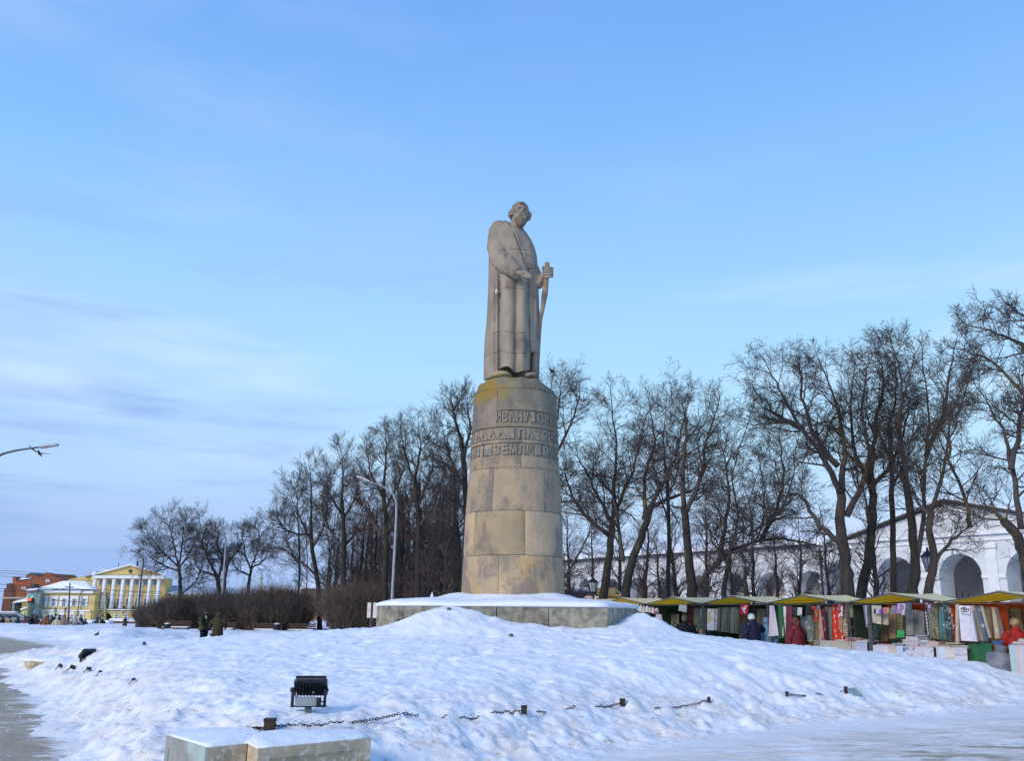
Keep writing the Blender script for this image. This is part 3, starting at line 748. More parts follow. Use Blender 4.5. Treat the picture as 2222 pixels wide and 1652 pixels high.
for sd in (-1, 1):
    mb = MB(); mb.ball(hp(sd*.33, .125, -.062), .046, 8); mb.build('eye', SM, stt, smooth=True)
    mb = MB(); c_ = hp(sd*1.5, .02, .01); mb.ball(c_, (.03, .06, .09), 8); mb.build('ear', SM, stt, smooth=True)
# side locks of hair curling out at ear level
for A_1, H_1, sz in ((1.25, .02, .085), (1.35, -.14, .075), (1.2, -.28, .06), (-1.5, .02, .07), (-1.55, -.14, .07), (-1.5, -.26, .05)):
    mb = MB(); mb.ball(hp(A_1, H_1, .03), (sz, sz*1.2, sz*1.25), 7); mb.build('hair_lock', SM, stt, smooth=True, col=(.8, .79, .8))
# beard
G = []
for i in range(27):
    t_ = i/26; h = -.47-.70*t_; row = []
    for a in range(40):
        an = 2*math.pi*a/40; wv = .007*math.sin(an*9+t_*3)
        rr_ = math.sin(math.pi*min(1, .30+t_*.70))**.40 if t_ > .0 else .6
        w_ = (.190-.03*t_)*max(.02, rr_)+wv*.9; f_ = (.180-.03*t_)*max(.02, rr_)+wv*.9
        x = math.sin(an)*w_; y = -math.cos(an)*f_-.14-.07*t_; row.append(HC+RH @ Vector((x, y, h*HS[2])))
    G.append(row)
mb = MB(); mb.quadgrid(G, wv=True); mb.build('beard', SM, stt, smooth=True, col=(.55, .53, .54))
# hair: cap with a fringe and side locks
G = []
for i in range(61):
    h0 = 1.06-1.34*i/60; row = []
    for a in range(120):
        an = -math.pi+2*math.pi*a/120; A = abs(an)
        lim = .50+.05*math.sin(an*7) if A < .72 else (.50-(A-.72)*2.6 if A < 1.05 else -.34)
        if A > 2.2: lim = -.42
        h = max(h0, lim); hh = min(.985, h)
        side = .055*math.exp(-((A-1.40)/.40)**2)*sstep(.45, -.05, h)
        wv = .014*math.sin(an*13+h*9)+.016*math.sin(an*5+h*14)
        r_ = .014+float(side)+wv*.8 if h0 > lim else -.01
        row.append(hp(an, hh, r_, 1.015))
    G.append(row)
mb = MB(); mb.quadgrid(G, wv=True); mb.poly([Vector(p) for p in G[0]]); mb.build('hair', SM, stt, smooth=True, col=(.86, .85, .86))
mb = MB()
for q in ((-.25, .60), (.02, .66), (.26, .58)):
    c_ = hp(q[0], q[1], .02); mb.tube([c_+RH @ V(-.05, -.01, .03), c_+RH @ V(0, -.03, -.01), c_+RH @ V(.05, -.01, .02)], [.012, .03, .012], 8)
mb.build('forelock', SM, stt, smooth=True, col=(.8, .8, .8))
# ================================================================ TREES
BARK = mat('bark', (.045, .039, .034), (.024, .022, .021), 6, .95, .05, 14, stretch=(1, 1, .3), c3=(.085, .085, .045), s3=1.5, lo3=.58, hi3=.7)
BARK2 = mat('brown_bark', (.066, .052, .042), (.034, .029, .026), 5, .95, .03, 12, stretch=(1, 1, .3))  # browner, paler bark for some of the trunks
TWIG = mat('twig', (.080, .062, .056), (.055, .045, .044), 3, .9, c3=(.11, .088, .035), s3=.8, lo3=.58, hi3=.7)
TWIGR = mat('reddish_twig', (.11, .064, .056), (.070, .048, .047), 3, .9)
def branch(mb, R, p, d, L_, r, lvl, spec, out=None):
    """grow one branch and its offspring"""
    n = 5 if lvl <= 1 else (3 if lvl == 2 else 1)
    pts = [Vector(p)]; rad_ = [r]; d = Vector(d).normalized(); st = L_/n; wig = spec['wig']*(1 if lvl < 2 else 1.2)
    for i in range(n):
        d = (d+Vector((R.gauss(0, wig), R.gauss(0, wig), R.gauss(0, wig)+spec['up'][min(lvl, 3)]))).normalized()
        pts.append(pts[-1]+d*st); rad_.append(max(spec['rmin'], r*(1-.8*(i+1)/n)))
    sides = 6 if r > .06 else (4 if lvl < 2 else 3)
    mb.tube(pts, rad_, sides, cap=False)
    if lvl >= spec['max']: return
    nc = spec['n'][lvl]; k = 0
    for j in range(nc):
        t_ = .18+.80*(j+R.random())/nc; f_ = t_*n; i = min(n-1, int(f_)); q = pts[i].lerp(pts[i+1], f_-i); ax = (pts[i+1]-pts[i]).normalized()
        s_ = ax.orthogonal().normalized(); s_ = Matrix.Rotation(R.uniform(0, 2*math.pi), 3, ax) @ s_; an = math.radians(R.uniform(*spec['ang']))
        nd = ax*math.cos(an)+s_*math.sin(an)
        branch(mb, R, q, nd, L_*R.uniform(*spec['len'])*(1-.35*t_), max(spec['rmin'], rad_[i]*spec['rr']), lvl+1, spec)
SP = dict(up=(.10, .045, .045, .05), wig=.17, rmin=.0055, n=(9, 9, 8, 4), max=3, ang=(28, 62), len=(.40, .72), rr=.5)
def P2(c, r): return K(c), K(r)
def pxtree(label, D, trunk, r0, limbs, seed, group, L1=2.6, dens=1.0, barkm=None, spec=None, twig=None, base=None, cat='tree'):
    """trunk and limbs as pixel polylines of the 2222-wide photograph at distance D, with their own depth spread"""
    R = random.Random(seed); sp = dict(SP); sp.update(spec or {}); L1 *= .80
    p0 = at(*P2(*trunk[0]), D); t = thing('bare_tree', (p0.x, D, 0), label, cat, group)
    pts = [at(*P2(c, r), D) for c, r in trunk]
    if trunk[0][1] > 1180: pts = [V(pts[0].x-(pts[1].x-pts[0].x)*.3, D, -.1)]+pts
    # refine with small wiggles
    Q = spl([tuple(p) for p in pts], 4); Q = [Vector(q)+V(R.gauss(0, .02), R.gauss(0, .03), 0) for q in Q]; n = len(Q)
    r0 *= .86; rr_ = [r0*(1-.42*i/(n-1))*(1+(.35*(1-i/2.5) if i < 2.5 else 0)) for i in range(n)]
    tm = MB(); tm.tube(Q, rr_, 11); cm = MB()
    rt = r0*.46
    for li, lm in enumerate(limbs):
        rl = rt*(lm[1] if isinstance(lm[1], float) else 1); pl = lm[0] if isinstance(lm[1], float) else lm
        dyd = R.uniform(-2.2, 2.2); L_ = [at(*P2(c, r), D) for c, r in pl]; m_ = len(L_)
        L_ = [at(*P2(c, r), D+dyd*(i/max(1, m_-1))) for i, (c, r) in enumerate(pl)]
        W = spl([tuple(p) for p in L_], 4); W = [Vector(q)+V(R.gauss(0, .03), R.gauss(0, .05), R.gauss(0, .02)) for q in W]; k = len(W)
        rl_ = [max(.02, rl*(1-.85*i/(k-1))) for i in range(k)]; cm.tube(W, rl_, 7)
        tot = sum((W[i+1]-W[i]).length for i in range(k-1)); nb = int(tot*2.8*dens)+2
        for j in range(nb):
            f_ = (.12+.88*(j+R.random())/nb)*(k-1); i = min(k-2, int(f_)); q = W[i].lerp(W[i+1], f_-i); ax = (W[i+1]-W[i]).normalized()
            s_ = Matrix.Rotation(R.uniform(0, 6.28), 3, ax) @ ax.orthogonal().normalized(); an = math.radians(R.uniform(35, 75))
            frac = f_/(k-1)
            branch(cm, R, q, ax*math.cos(an)+s_*math.sin(an), L1*R.uniform(.5, 1.3)*(1-.3*frac), rl_[i]*.34+.007, 1, sp)
        branch(cm, R, W[-1], (W[-1]-W[-3]), L1*.5, rl_[-1], 1, sp)
    # epicormic twigs on the trunk
    for j in range(int(10*dens)):
        i = R.randrange(3, n); branch(cm, R, Q[i], V(R.gauss(0, 1), R.gauss(0, 1), .3), L1*.45, .012, 2, sp)
    tm.build('trunk', barkm or BARK, t, smooth=True); cm.build('crown', twig or TWIG, t, smooth=True, recalc=False)
    return t
GT = 'bare trees behind the market stalls'
pxtree('bare tree just right of the monument with two diverging limbs above a leaning dark trunk', 46, [(1308, 1310), (1322, 1200), (1330, 1130)], .30,
       [[(1325, 1130), (1300, 1085), (1275, 1030), (1250, 990)], [(1330, 1130), (1332, 1050), (1336, 960), (1326, 860)], [(1330, 1130), (1352, 1070), (1382, 1000), (1402, 900)], [(1322, 1165), (1270, 1120), (1235, 1060), (1222, 1010)]], 11, GT, dens=1.2)
pxtree('bare tree with a stout right-leaning stem, second trunk to the right of the monument', 44, [(1358, 1305), (1365, 1240), (1390, 1170), (1412, 1100)], .30,
       [[(1412, 1100), (1442, 1040), (1470, 980), (1488, 890)], [(1400, 1130), (1400, 1040), (1420, 960), (1410, 870)], [(1352, 1220), (1342, 1150), (1330, 1080), (1290, 1020)], [(1412, 1100), (1460, 1080), (1510, 1060), (1540, 1000)]], 12, GT, dens=1.2)
pxtree('slender upright bare tree between two thicker trunks behind the second stall awning', 50, [(1450, 1300), (1451, 1150), (1446, 1030)], .17,
       [[(1446, 1030), (1440, 960), (1445, 880)], [(1448, 1080), (1470, 1020), (1475, 930)], [(1450, 1130), (1425, 1060), (1415, 980)]], 13, GT, dens=1.2)
pxtree('bare tree with a long low limb sweeping far to the right over the stalls', 42, [(1503, 1308), (1500, 1260), (1492, 1190), (1484, 1100)], .32,
       [[(1484, 1100), (1482, 1000), (1490, 930), (1480, 870)], [(1505, 1290), (1545, 1235), (1600, 1192), (1680, 1170), (1745, 1178), (1800, 1195)], [(1556, 1228), (1572, 1150), (1582, 1060), (1562, 960)], [(1486, 1120), (1520, 1040), (1532, 960), (1560, 880)], [(1650, 1175), (1680, 1120), (1700, 1040), (1690, 950)]], 14, GT, dens=1.15, L1=2.8)
pxtree('thin bare tree with a crooked dark trunk left of the sawn stump', 41, [(1570, 1308), (1574, 1255), (1584, 1205)], .17,
       [[(1584, 1205), (1600, 1120), (1590, 1030), (1620, 920)], [(1580, 1225), (1550, 1180), (1530, 1120)], [(1584, 1205), (1640, 1170), (1660, 1100), (1650, 1020)]], 15, GT)
pxtree('pale sawn tree stump with one surviving stem, behind the red poster stall', 40, [(1622, 1306), (1616, 1262), (1617, 1232)], .15,
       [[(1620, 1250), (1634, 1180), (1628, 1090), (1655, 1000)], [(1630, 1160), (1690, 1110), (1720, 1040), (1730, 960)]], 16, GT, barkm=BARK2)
pxtree('large bare tree with brown bark and mossy forks, tallest spreading crown over the stalls', 36, [(1840, 1300), (1836, 1230), (1824, 1150), (1826, 1060)], .34,
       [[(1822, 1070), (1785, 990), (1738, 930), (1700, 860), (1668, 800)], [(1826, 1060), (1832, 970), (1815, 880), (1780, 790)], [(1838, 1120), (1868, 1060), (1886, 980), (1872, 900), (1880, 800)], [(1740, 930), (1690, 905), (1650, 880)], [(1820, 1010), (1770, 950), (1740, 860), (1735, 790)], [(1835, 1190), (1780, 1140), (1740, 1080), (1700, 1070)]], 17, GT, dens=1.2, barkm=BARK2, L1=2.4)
pxtree('bare tree with a smooth dark leaning trunk beside the big brown one', 38, [(1868, 1300), (1886, 1200), (1893, 1100), (1890, 1020)], .28,
       [[(1890, 1060), (1932, 1010), (1960, 940), (1975, 860)], [(1890, 1020), (1902, 920), (1918, 830), (1900, 760)], [(1890, 1060), (1860, 990), (1845, 900), (1850, 820)]], 18, GT, dens=1.1, L1=2.4)
pxtree('narrow straight bare tree standing alone before the white gable', 38, [(1940, 1300), (1938, 1150), (1934, 1010), (1930, 930)], .17,
       [[(1930, 930), (1945, 850), (1940, 770)], [(1934, 1000), (1905, 930), (1912, 850)], [(1936, 1060), (1970, 990), (1985, 900)]], 19, GT, dens=1.1, L1=2.2)
pxtree('twin stemmed bare tree forking into two tall grey trunks before the gable', 37, [(1984, 1300), (1986, 1220), (1976, 1120), (1962, 1010)], .27,
       [[(1962, 1010), (1952, 920), (1958, 830), (1935, 750)], [(1988, 1230), (2004, 1100), (2010, 990), (2014, 890), (2000, 770)], [(2010, 990), (2045, 900), (2060, 820), (2075, 740)], [(1970, 1060), (1935, 1000), (1925, 900)]], 20, GT, dens=1.1, L1=2.3)
pxtree('crooked bare tree with a sawn-off limb reaching right towards the arched gates', 34, [(2012, 1300), (2026, 1225), (2016, 1150), (2022, 1110)], .21,
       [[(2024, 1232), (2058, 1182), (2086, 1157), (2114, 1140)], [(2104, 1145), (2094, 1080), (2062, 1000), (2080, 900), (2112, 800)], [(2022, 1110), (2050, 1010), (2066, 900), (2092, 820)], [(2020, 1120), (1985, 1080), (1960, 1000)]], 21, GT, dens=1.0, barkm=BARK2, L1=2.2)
pxtree('tree at the right edge with a torn splintered stem and an overhanging crown', 29, [(2246, 1310), (2225, 1220), (2205, 1165), (2180, 1130)], .26,
       [[(2205, 1165), (2160, 1115), (2128, 1090)], [(2215, 1150), (2196, 1020), (2172, 930), (2130, 850)], [(2300, 960), (2240, 880), (2170, 800), (2090, 760)], [(2300, 820), (2230, 760), (2180, 730), (2110, 710)], [(2300, 750), (2240, 700), (2200, 670)], [(2196, 1020), (2215, 900), (2240, 800)]], 22, GT, dens=.95, barkm=BARK2, L1=2.0)
# limb leaning out from behind the pedestal
pxtree('bare tree behind the pedestal with one bare limb leaning out to the right', 50, [(1190, 1310), (1180, 1150), (1185, 1050), (1195, 960)], .26,
       [[(1205, 1275), (1235, 1240), (1268, 1180), (1302, 1120)], [(1195, 960), (1212, 890), (1218, 820)], [(1190, 1020), (1230, 940), (1252, 880), (1262, 850)], [(1185, 1050), (1215, 1060), (1250, 1020)], [(1195, 960), (1180, 900), (1195, 840)], [(1185, 1100), (1225, 1090), (1265, 1090)]], 23, GT, dens=1.0, L1=2.6)
# left row: receding avenue of limes
GL = 'bare limes in the park left of the monument'
UPS = dict(ang=(22, 48), up=(.12, .10, .08, .06), wig=.13)
pxtree('tall bare tree standing against the left side of the pedestal top', 52, [(1005, 1310), (1012, 1150), (1008, 1020), (1000, 950)], .27,
       [[(1000, 950), (985, 900), (1000, 860)], [(1005, 1000), (1020, 930), (1015, 880)], [(1008, 1060), (975, 990), (960, 930)], [(1010, 1120), (985, 1060), (990, 990)]], 31, GL, dens=1.4, spec=UPS)
pxtree('bare park tree with a feathery top between the curved street lamp and the pedestal', 58, [(905, 1310), (908, 1150), (900, 1040)], .27,
       [[(900, 1040), (912, 980), (908, 930)], [(902, 1060), (880, 990), (870, 940)], [(905, 1100), (935, 1030), (945, 960)], [(906, 1160), (870, 1110), (860, 1040)], [(906, 1150), (945, 1090), (965, 1020)]], 32, GL, dens=1.4, spec=UPS)
pxtree('bare tree with a dense fan of straight branches above the street lamp arm', 60, [(836, 1310), (838, 1150), (832, 1060)], .27,
       [[(832, 1060), (838, 990), (836, 940)], [(833, 1080), (805, 1030), (798, 985)], [(835, 1110), (865, 1050), (880, 1000)], [(836, 1170), (800, 1120), (788, 1070)], [(836, 1170), (872, 1120), (890, 1060)]], 33, GL, dens=1.4, spec=UPS, twig=TWIGR)
pxtree('bare tree with a rounded crown directly behind the tip of the curved lamp', 64, [(744, 1310), (746, 1180), (742, 1090)], .25,
       [[(742, 1090), (744, 1030), (742, 985)], [(743, 1120), (715, 1070), (706, 1030)], [(744, 1130), (772, 1080), (784, 1030)], [(745, 1190), (715, 1150), (700, 1100)], [(745, 1190), (775, 1150), (790, 1100)]], 34, GL, dens=1.4, spec=UPS)
pxtree('multi-stemmed bare tree at the left end of the tall grove', 66, [(694, 1350), (690, 1270), (678, 1200), (674, 1130)], .24,
       [[(674, 1130), (676, 1070), (670, 1010)], [(676, 1180), (650, 1120), (632, 1080)], [(678, 1190), (706, 1130), (712, 1060)], [(686, 1250), (645, 1215), (610, 1190), (580, 1190)], [(700, 1340), (712, 1240), (722, 1160), (730, 1100)], [(676, 1160), (640, 1160), (608, 1140), (600, 1110)]], 35, GL, dens=1.3, spec=UPS)
pxtree('thin bare tree with two slim stems behind the hedge beside the multi-stemmed one', 70, [(648, 1310), (650, 1230), (648, 1150)], .13,
       [[(648, 1150), (644, 1090), (648, 1040)], [(650, 1230), (624, 1180), (618, 1120)], [(664, 1310), (668, 1220), (662, 1140)]], 36, GL, dens=1.3, spec=UPS)
ORC = dict(ang=(25, 60), up=(.06, .05, .05, .04), wig=.16)
pxtree('wide low bare tree with a fan shaped crown, leftmost tree behind the hedge', 75, [(391, 1300), (390, 1255), (387, 1225)], .22,
       [[(387, 1225), (378, 1190), (370, 1150), (350, 1130)], [(388, 1225), (395, 1185), (398, 1150), (408, 1125)], [(388, 1235), (412, 1200), (430, 1160), (436, 1135)], [(386, 1230), (355, 1200), (330, 1170), (318, 1150)], [(385, 1240), (350, 1225), (325, 1210), (312, 1190)], [(392, 1290), (425, 1262), (440, 1220), (452, 1170)]], 37, GL, dens=1.7, spec=ORC, L1=2.6)
pxtree('pollarded bare tree with three thick crooked limbs behind the middle street lamp', 78, [(478, 1310), (474, 1270), (468, 1245)], .30,
       [[(468, 1245), (452, 1215), (440, 1180), (446, 1150)], [(474, 1262), (482, 1215), (470, 1180), (480, 1150)], [(470, 1250), (435, 1238), (420, 1215)], [(486, 1290), (496, 1225), (520, 1190), (530, 1150)]], 38, GL, dens=1.5, spec=ORC, L1=2.2)
pxtree('gnarled bare tree curving right behind the hedge, right of the middle street lamp', 76, [(536, 1310), (540, 1270), (545, 1235)], .21,
       [[(545, 1235), (556, 1200), (562, 1160), (552, 1140)], [(542, 1250), (515, 1235), (500, 1205)], [(545, 1235), (575, 1215), (585, 1180)], [(545, 1240), (530, 1200), (535, 1160)]], 39, GL, dens=1.6, spec=ORC, L1=2.2)
# generic dense grove trees: prototypes shared by copies
def grove_proto(seed, H, twm, spread=1.0):
    R = random.Random(seed); t = thing('bare_tree', (0, 0, 0), '', 'tree'); tm = MB(); cm = MB()
    Q = [V(0, 0, -.2)]; x = y = 0
    for i in range(1, 9): x += R.gauss(0, .10); y += R.gauss(0, .10); Q.append(V(x, y, H*.80*i/8))
    rr_ = [.25*(1-.85*i/8)+.01 for i in range(9)]; tm.tube(Q, rr_, 8)
    sp = dict(SP); sp.update(n=(9, 8, 8, 0), ang=(25, 55), up=(.12, .10, .08, .05))
    for j in range(26):
        f_ = 1.6+6.3*(j+R.random())/26; i = min(7, int(f_)); q = Q[i].lerp(Q[i+1], f_-i); a = R.uniform(0, 6.28); e = R.uniform(.35, .95)
        branch(cm, R, q, V(math.cos(a), math.sin(a), e*1.2), (H*.26*(1-.06*i))*spread*R.uniform(.7, 1.1), rr_[i]*.38, 1, sp)
    branch(cm, R, Q[-1], V(0, 0, 1), H*.18, .04, 1, sp)
    for j in range(6):      # fine shoots low on the stem
        q = Q[1].lerp(Q[4], R.random()); a = R.uniform(0, 6.28); branch(cm, R, q, V(math.cos(a), math.sin(a), .5), 1.3, .012, 2, sp)
    tm.build('trunk', BARK, t, smooth=True); cm.build('crown', twm, t, smooth=True, recalc=False)
    return t
protos = [grove_proto(101, 13.0, TWIG), grove_proto(102, 12.5, TWIGR), grove_proto(103, 13.5, TWIG, .85), grove_proto(104, 11.5, TWIGR, 1.1)]
GG = 'dense grove of bare trees behind the monument'
spots = [(715, 80, .74), (728, 72, .80), (760, 84, .86), (772, 70, .82), (790, 78, .92), (812, 66, .86), (822, 86, 1.02), (850, 74, .98), (868, 62, .90), (884, 82, 1.1), (902, 70, 1.02), (922, 60, .92), (938, 78, 1.14), (958, 66, 1.04), (972, 56, .93), (985, 74, 1.2), (996, 62, 1.06), (1040, 66, 1.0), (860, 95, 1.2), (945, 98, 1.35), (780, 98, 1.1),
         (1232, 62, .74), (1345, 66, .84), (1400, 58, .78), (1465, 62, .82), (1540, 58, .78), (1640, 54, .68), (1735, 54, .66), (1905, 52, .86), (742, 90, .92), (800, 96, 1.08), (835, 90, 1.1), (870, 80, 1.02), (892, 96, 1.2), (915, 84, 1.12), (930, 70, 1.0), (950, 84, 1.15), (978, 90, 1.25), (1285, 58, .62), (1435, 54, .60), (1590, 50, .56), (1690, 60, .70), (1800, 58, .66)]
R = random.Random(9)
place_words = {0: 'left of the monument', 1: 'right of the monument'}
for i, (c, D, s_) in enumerate(spots):
    pr = protos[i % 4]; p = at(K(c), 600, D); o = pr if i < 4 else copy_tree(pr)
    o.location = (p.x, D, 0); o.rotation_euler = (0, 0, R.uniform(0, 6.28)); o.scale = (s_*.95, s_*.95, s_)
    left_ = c < 1100
    o['label'] = 'slim bare tree deep in the crowded grove left of the pedestal' if left_ else 'slim bare tree deep in the row behind the stalls and big trunks'
    o['group'] = 'bare trees massed together '+('left of the pedestal' if left_ else 'right of the pedestal')
# left-edge branches reaching into the frame
o = copy_tree(protos[0], loc=(-19.6, 27, 0), rz=1.0, scale=(.95, .95, 1.05)); tag(o, 'bare tree beyond the left edge with only twig tips in the sky', 'tree', 'trees at the left edge'); del o['group']
# ---------------------------------------------------------------- hedge shrubs
def shrub_proto(seed, H, W, nst):
    R = random.Random(seed); t = thing('bare_shrub', (0, 0, 0), '', 'shrub'); m1 = MB()
    for j in range(nst):
        a = R.uniform(0, 6.28); r_ = W*math.sqrt(R.random())*.8; p = V(math.cos(a)*r_*.55, math.sin(a)*r_*.55, 0)
        ln = H*R.uniform(.65, 1.0)*(1-.18*(r_/W)**2); d = V(math.cos(a)*r_*.55, math.sin(a)*r_*.55, ln).normalized()
        q = p; pts = [q]; 
        for k in range(4):
            d = (d+V(R.gauss(0, .22), R.gauss(0, .22), .05)).normalized(); q = q+d*ln/4; pts.append(q)
        m1.tube(pts, [.016, .013, .010, .007, .004], 3, cap=False)
        for k in range(7):
            i = R.choice((1, 2, 2, 3, 3)); b = pts[i].lerp(pts[i+1] if i < 4 else pts[4], R.random()); dd2 = (d+V(R.gauss(0, .9), R.gauss(0, .9), R.gauss(.05, .5))).normalized()
            l2 = ln*R.uniform(.16, .36); m1.tube([b, b+dd2*l2*.5+V(0, 0, .02), b+dd2*l2+V(0, 0, .08)], [.007, .005, .003], 3, cap=False)
    m1.build('twigs', mat('shrub_twig', (.15, .108, .085), (.085, .070, .064), 2.0, .95, c3=(.075, .075, .07), s3=1.2, lo3=.5, hi3=.65), t, recalc=False)
    return t
sh = [shrub_proto(201, 3.1, 2.5, 850), shrub_proto(202, 3.0, 2.6, 850)]
hs = [(322, 70, .62, 'small reddish shrub beside the grey information panel'), (372, 66, .80, 'clipped shrub at the left end of the long hedge'), (408, 67, .85, ''), (446, 67, .87, 'bare shrub in the long hedge, behind the two men'), (488, 66, .90, ''), (530, 66, .92, ''), (566, 65, .96, 'bare shrub in the long hedge, tallest near its right end'), (600, 65, 1.02, ''), (630, 65, .98, 'bare shrub closing the long hedge on the right'), (764, 62, 1.10, 'bushy round shrub on its own, left of the pale signpost'), (800, 62, 1.06, 'bushy shrub behind the pale signpost')]
for i, (c, D, s_, lb) in enumerate(hs):
    o = sh[i] if i < 2 else copy_tree(sh[i % 2]); p = at(K(c), 628, D); o.location = (p.x, D, bz(p.x, D) if D < 90 else 0); o.location.z = max(.1, o.location.z)
    o.rotation_euler = (0, 0, R.uniform(0, 6.28)); o.scale = (s_, s_, s_*(1.02)); o['label'] = lb or 'bare brown shrub in the middle of the long hedge'; o['group'] = 'hedge of bare brown shrubs' if lb else 'alike shrubs in the middle of the hedge'
# ================================================================ MARKET ARCADE (white building)
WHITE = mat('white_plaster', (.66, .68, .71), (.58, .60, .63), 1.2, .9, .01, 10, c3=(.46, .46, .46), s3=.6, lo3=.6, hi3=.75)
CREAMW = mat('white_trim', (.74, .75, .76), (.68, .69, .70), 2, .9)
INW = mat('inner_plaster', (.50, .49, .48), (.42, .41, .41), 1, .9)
DARKG = mat('dark_glass', (.03, .04, .05), (.05, .07, .08), 2, .15, spec=.6)
ROOFD = mat('dark_eave', (.07, .06, .07), (.05, .045, .05), 2, .8)
A_ = V(8.0, 98, 0); d2 = V(.5705, -.8213, 0).normalized(); n2 = V(-d2.y, d2.x, 0)*1.0   # n2 points away from the camera? fixed below
if n2.y < 0: n2 = -n2
def FA(u, v, z): return A_+d2*u+n2*v+V(0, 0, z)
MOD = 4.09
def arch_wall(mb, u0, u1, uc, rw, zs, ztop, v0, v1, zb=0.0, n=12):
    """wall panel from u0 to u1 with an arched opening centred at uc"""
    mb.fbox(FA, u0, uc-rw, v0, v1, zb, ztop); mb.fbox(FA, uc+rw, u1, v0, v1, zb, ztop)
    arc = [(uc-rw*math.cos(math.pi*i/n), zs+rw*math.sin(math.pi*i/n)) for i in range(n+1)]
    for v in (v0, v1): mb.quadgrid([[FA(x, v, z) for x, z in arc], [FA(x, v, ztop) for x, z in arc]])
    mb.quadgrid([[FA(x, v0, z) for x, z in arc], [FA(x, v1, z) for x, z in arc]])
    mb.quadgrid([[FA(x, v0, ztop) for x, z in arc], [FA(x, v1, ztop) for x, z in arc]])
arc_b = thing('arcade_building', FA(12, 0, 0), 'long low white trading arcade with round arches and snowy roof behind the bare trees', 'building')
for k in range(-4, 8):
    uc = k*MOD; zf = 3.75
    mb = MB(); arch_wall(mb, uc-MOD/2, uc+MOD/2, uc, 1.42, zf, 7.0, 0, 1.1); mb.build('arch_bay', WHITE, arc_b, autosm=30)
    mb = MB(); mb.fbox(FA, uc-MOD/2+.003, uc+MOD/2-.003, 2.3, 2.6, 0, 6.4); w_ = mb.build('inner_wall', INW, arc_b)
    for s_ in (-.85, .85):
        mb = MB(); mb.fbox(FA, uc+s_-.48, uc+s_+.48, 2.2, 2.3, 0, 3.2); fr = mb.build('window', CREAMW, arc_b)
        mb = MB(); mb.fbox(FA, uc+s_-.40, uc+s_+.40, 2.16, 2.197, .1, 3.1); mb.build('pane', DARKG, fr)
    for s_ in (-1, 1):
        mb = MB(); mb.fbox(FA, uc+s_*1.42-(.0 if s_ > 0 else .42), uc+s_*1.42+(.42 if s_ > 0 else .0), -.08, 0.2, 3.55, 3.75); mb.build('impost', CREAMW, arc_b)
ua, ub = -4.5*MOD, 7.5*MOD
mb = MB(); mb.fbox(FA, ua, ub, -.12, 1.2, 7.003, 7.12); mb.fbox(FA, ua, ub, -.06, -.003, 6.35, 6.5); mb.build('cornice', CREAMW, arc_b)
mb = MB()
for k in range(int((ub-ua)/.42)): mb.fbox(FA, ua+k*.42, ua+k*.42+.2, -.10, -.003, 6.72, 6.95)
o = mb.build('dentils', CREAMW, arc_b, kind='stuff')
mb = MB(); mb.fbox(FA, ua, ub, -.55, 1.2, 7.123, 7.27); mb.build('eave', ROOFD, arc_b)
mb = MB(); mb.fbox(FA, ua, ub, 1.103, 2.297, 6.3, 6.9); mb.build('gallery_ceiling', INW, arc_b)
def roofsheet(mb, F, u0, u1, v0, v1, z0, z1, th=.18, n=30, seed=0):
    G = []
    for i in range(n+1):
        u = u0+(u1-u0)*i/n; row = []
        for j in range(5):
            t_ = j/4; nz = float(fbm(np.array([u*.35+seed]), np.array([t_*3.0]), 3)[0])*.18; row.append(F(u, v0+(v1-v0)*t_, z0+(z1-z0)*t_+th+nz))
        row = [F(u, v0, z0)]+row; G.append(row)
    mb.quadgrid(G)
mb = MB(); roofsheet(mb, FA, ua, ub, -.5, 7.0, 7.275, 9.4, .20); mb.build('snowy_roof', M_snowcap, arc_b, smooth=True)
mb = MB(); mb.fbox(FA, ua, ub, 3.9, 12, 0, 7.0); mb.build('rear_wall', WHITE, arc_b)
# gabled portico at the right end
por = thing('gabled_gatehouse', FA(9.5*MOD, -1, 0), 'white gabled block with large arches and iron gates at the right end of the arcade', 'building')
us = [32.4, 37.2, 42.0, 46.6, 51.0]; v0, v1 = -1.6, .2
for k, uc in enumerate(us):
    mb = MB(); rw = 1.5 if k else 1.3; lo_ = 30.72 if k == 0 else (us[k-1]+uc)/2; hi_ = 54 if k == 4 else (us[k+1]+uc)/2; arch_wall(mb, lo_, hi_, uc, rw, 4.35, 7.0, v0, v1, n=16); mb.build('arch_bay', WHITE, por, autosm=30)
    for s_ in (-1, 1):
        mb = MB(); mb.fbox(FA, uc+s_*rw-(.0 if s_ > 0 else .45), uc+s_*rw+(.45 if s_ > 0 else 0), v0-.12, v0-.003, 4.15, 4.4); mb.build('impost', CREAMW, por)
    mb = MB(); mb.fbox(FA, hi_-.35, hi_+.35, v0-.16, v0-.003, 0, 6.5); mb.fbox(FA, hi_-.45, hi_+.45, v0-.26, v0-.163, 6.1, 6.48); mb.build('pilaster', CREAMW, por)
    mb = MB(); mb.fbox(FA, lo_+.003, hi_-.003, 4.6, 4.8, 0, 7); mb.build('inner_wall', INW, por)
    if k:
        gt = MB()
        for q in range(9):
            x = uc-rw+.25+q*.42; 
            if x > uc+rw-.1: break
            gt.fbox(FA, x, x+.05, v1-.4, v1-.35, 0, 3.0+.5*abs(q-4)/4)
        for z_ in (.3, 1.6, 2.7): gt.fbox(FA, uc-rw+.05, uc+rw-.05, v1-.42, v1-.37, z_, z_+.07)
        gt.build('iron_gate', mat('black_iron', (.02, .02, .025), rough=.5), por)
    else:
        mb = MB(); mb.fbox(FA, uc-1.1, uc+1.1, 4.4, 4.597, 0, 3.4); mb.build('window', DARKG, por)
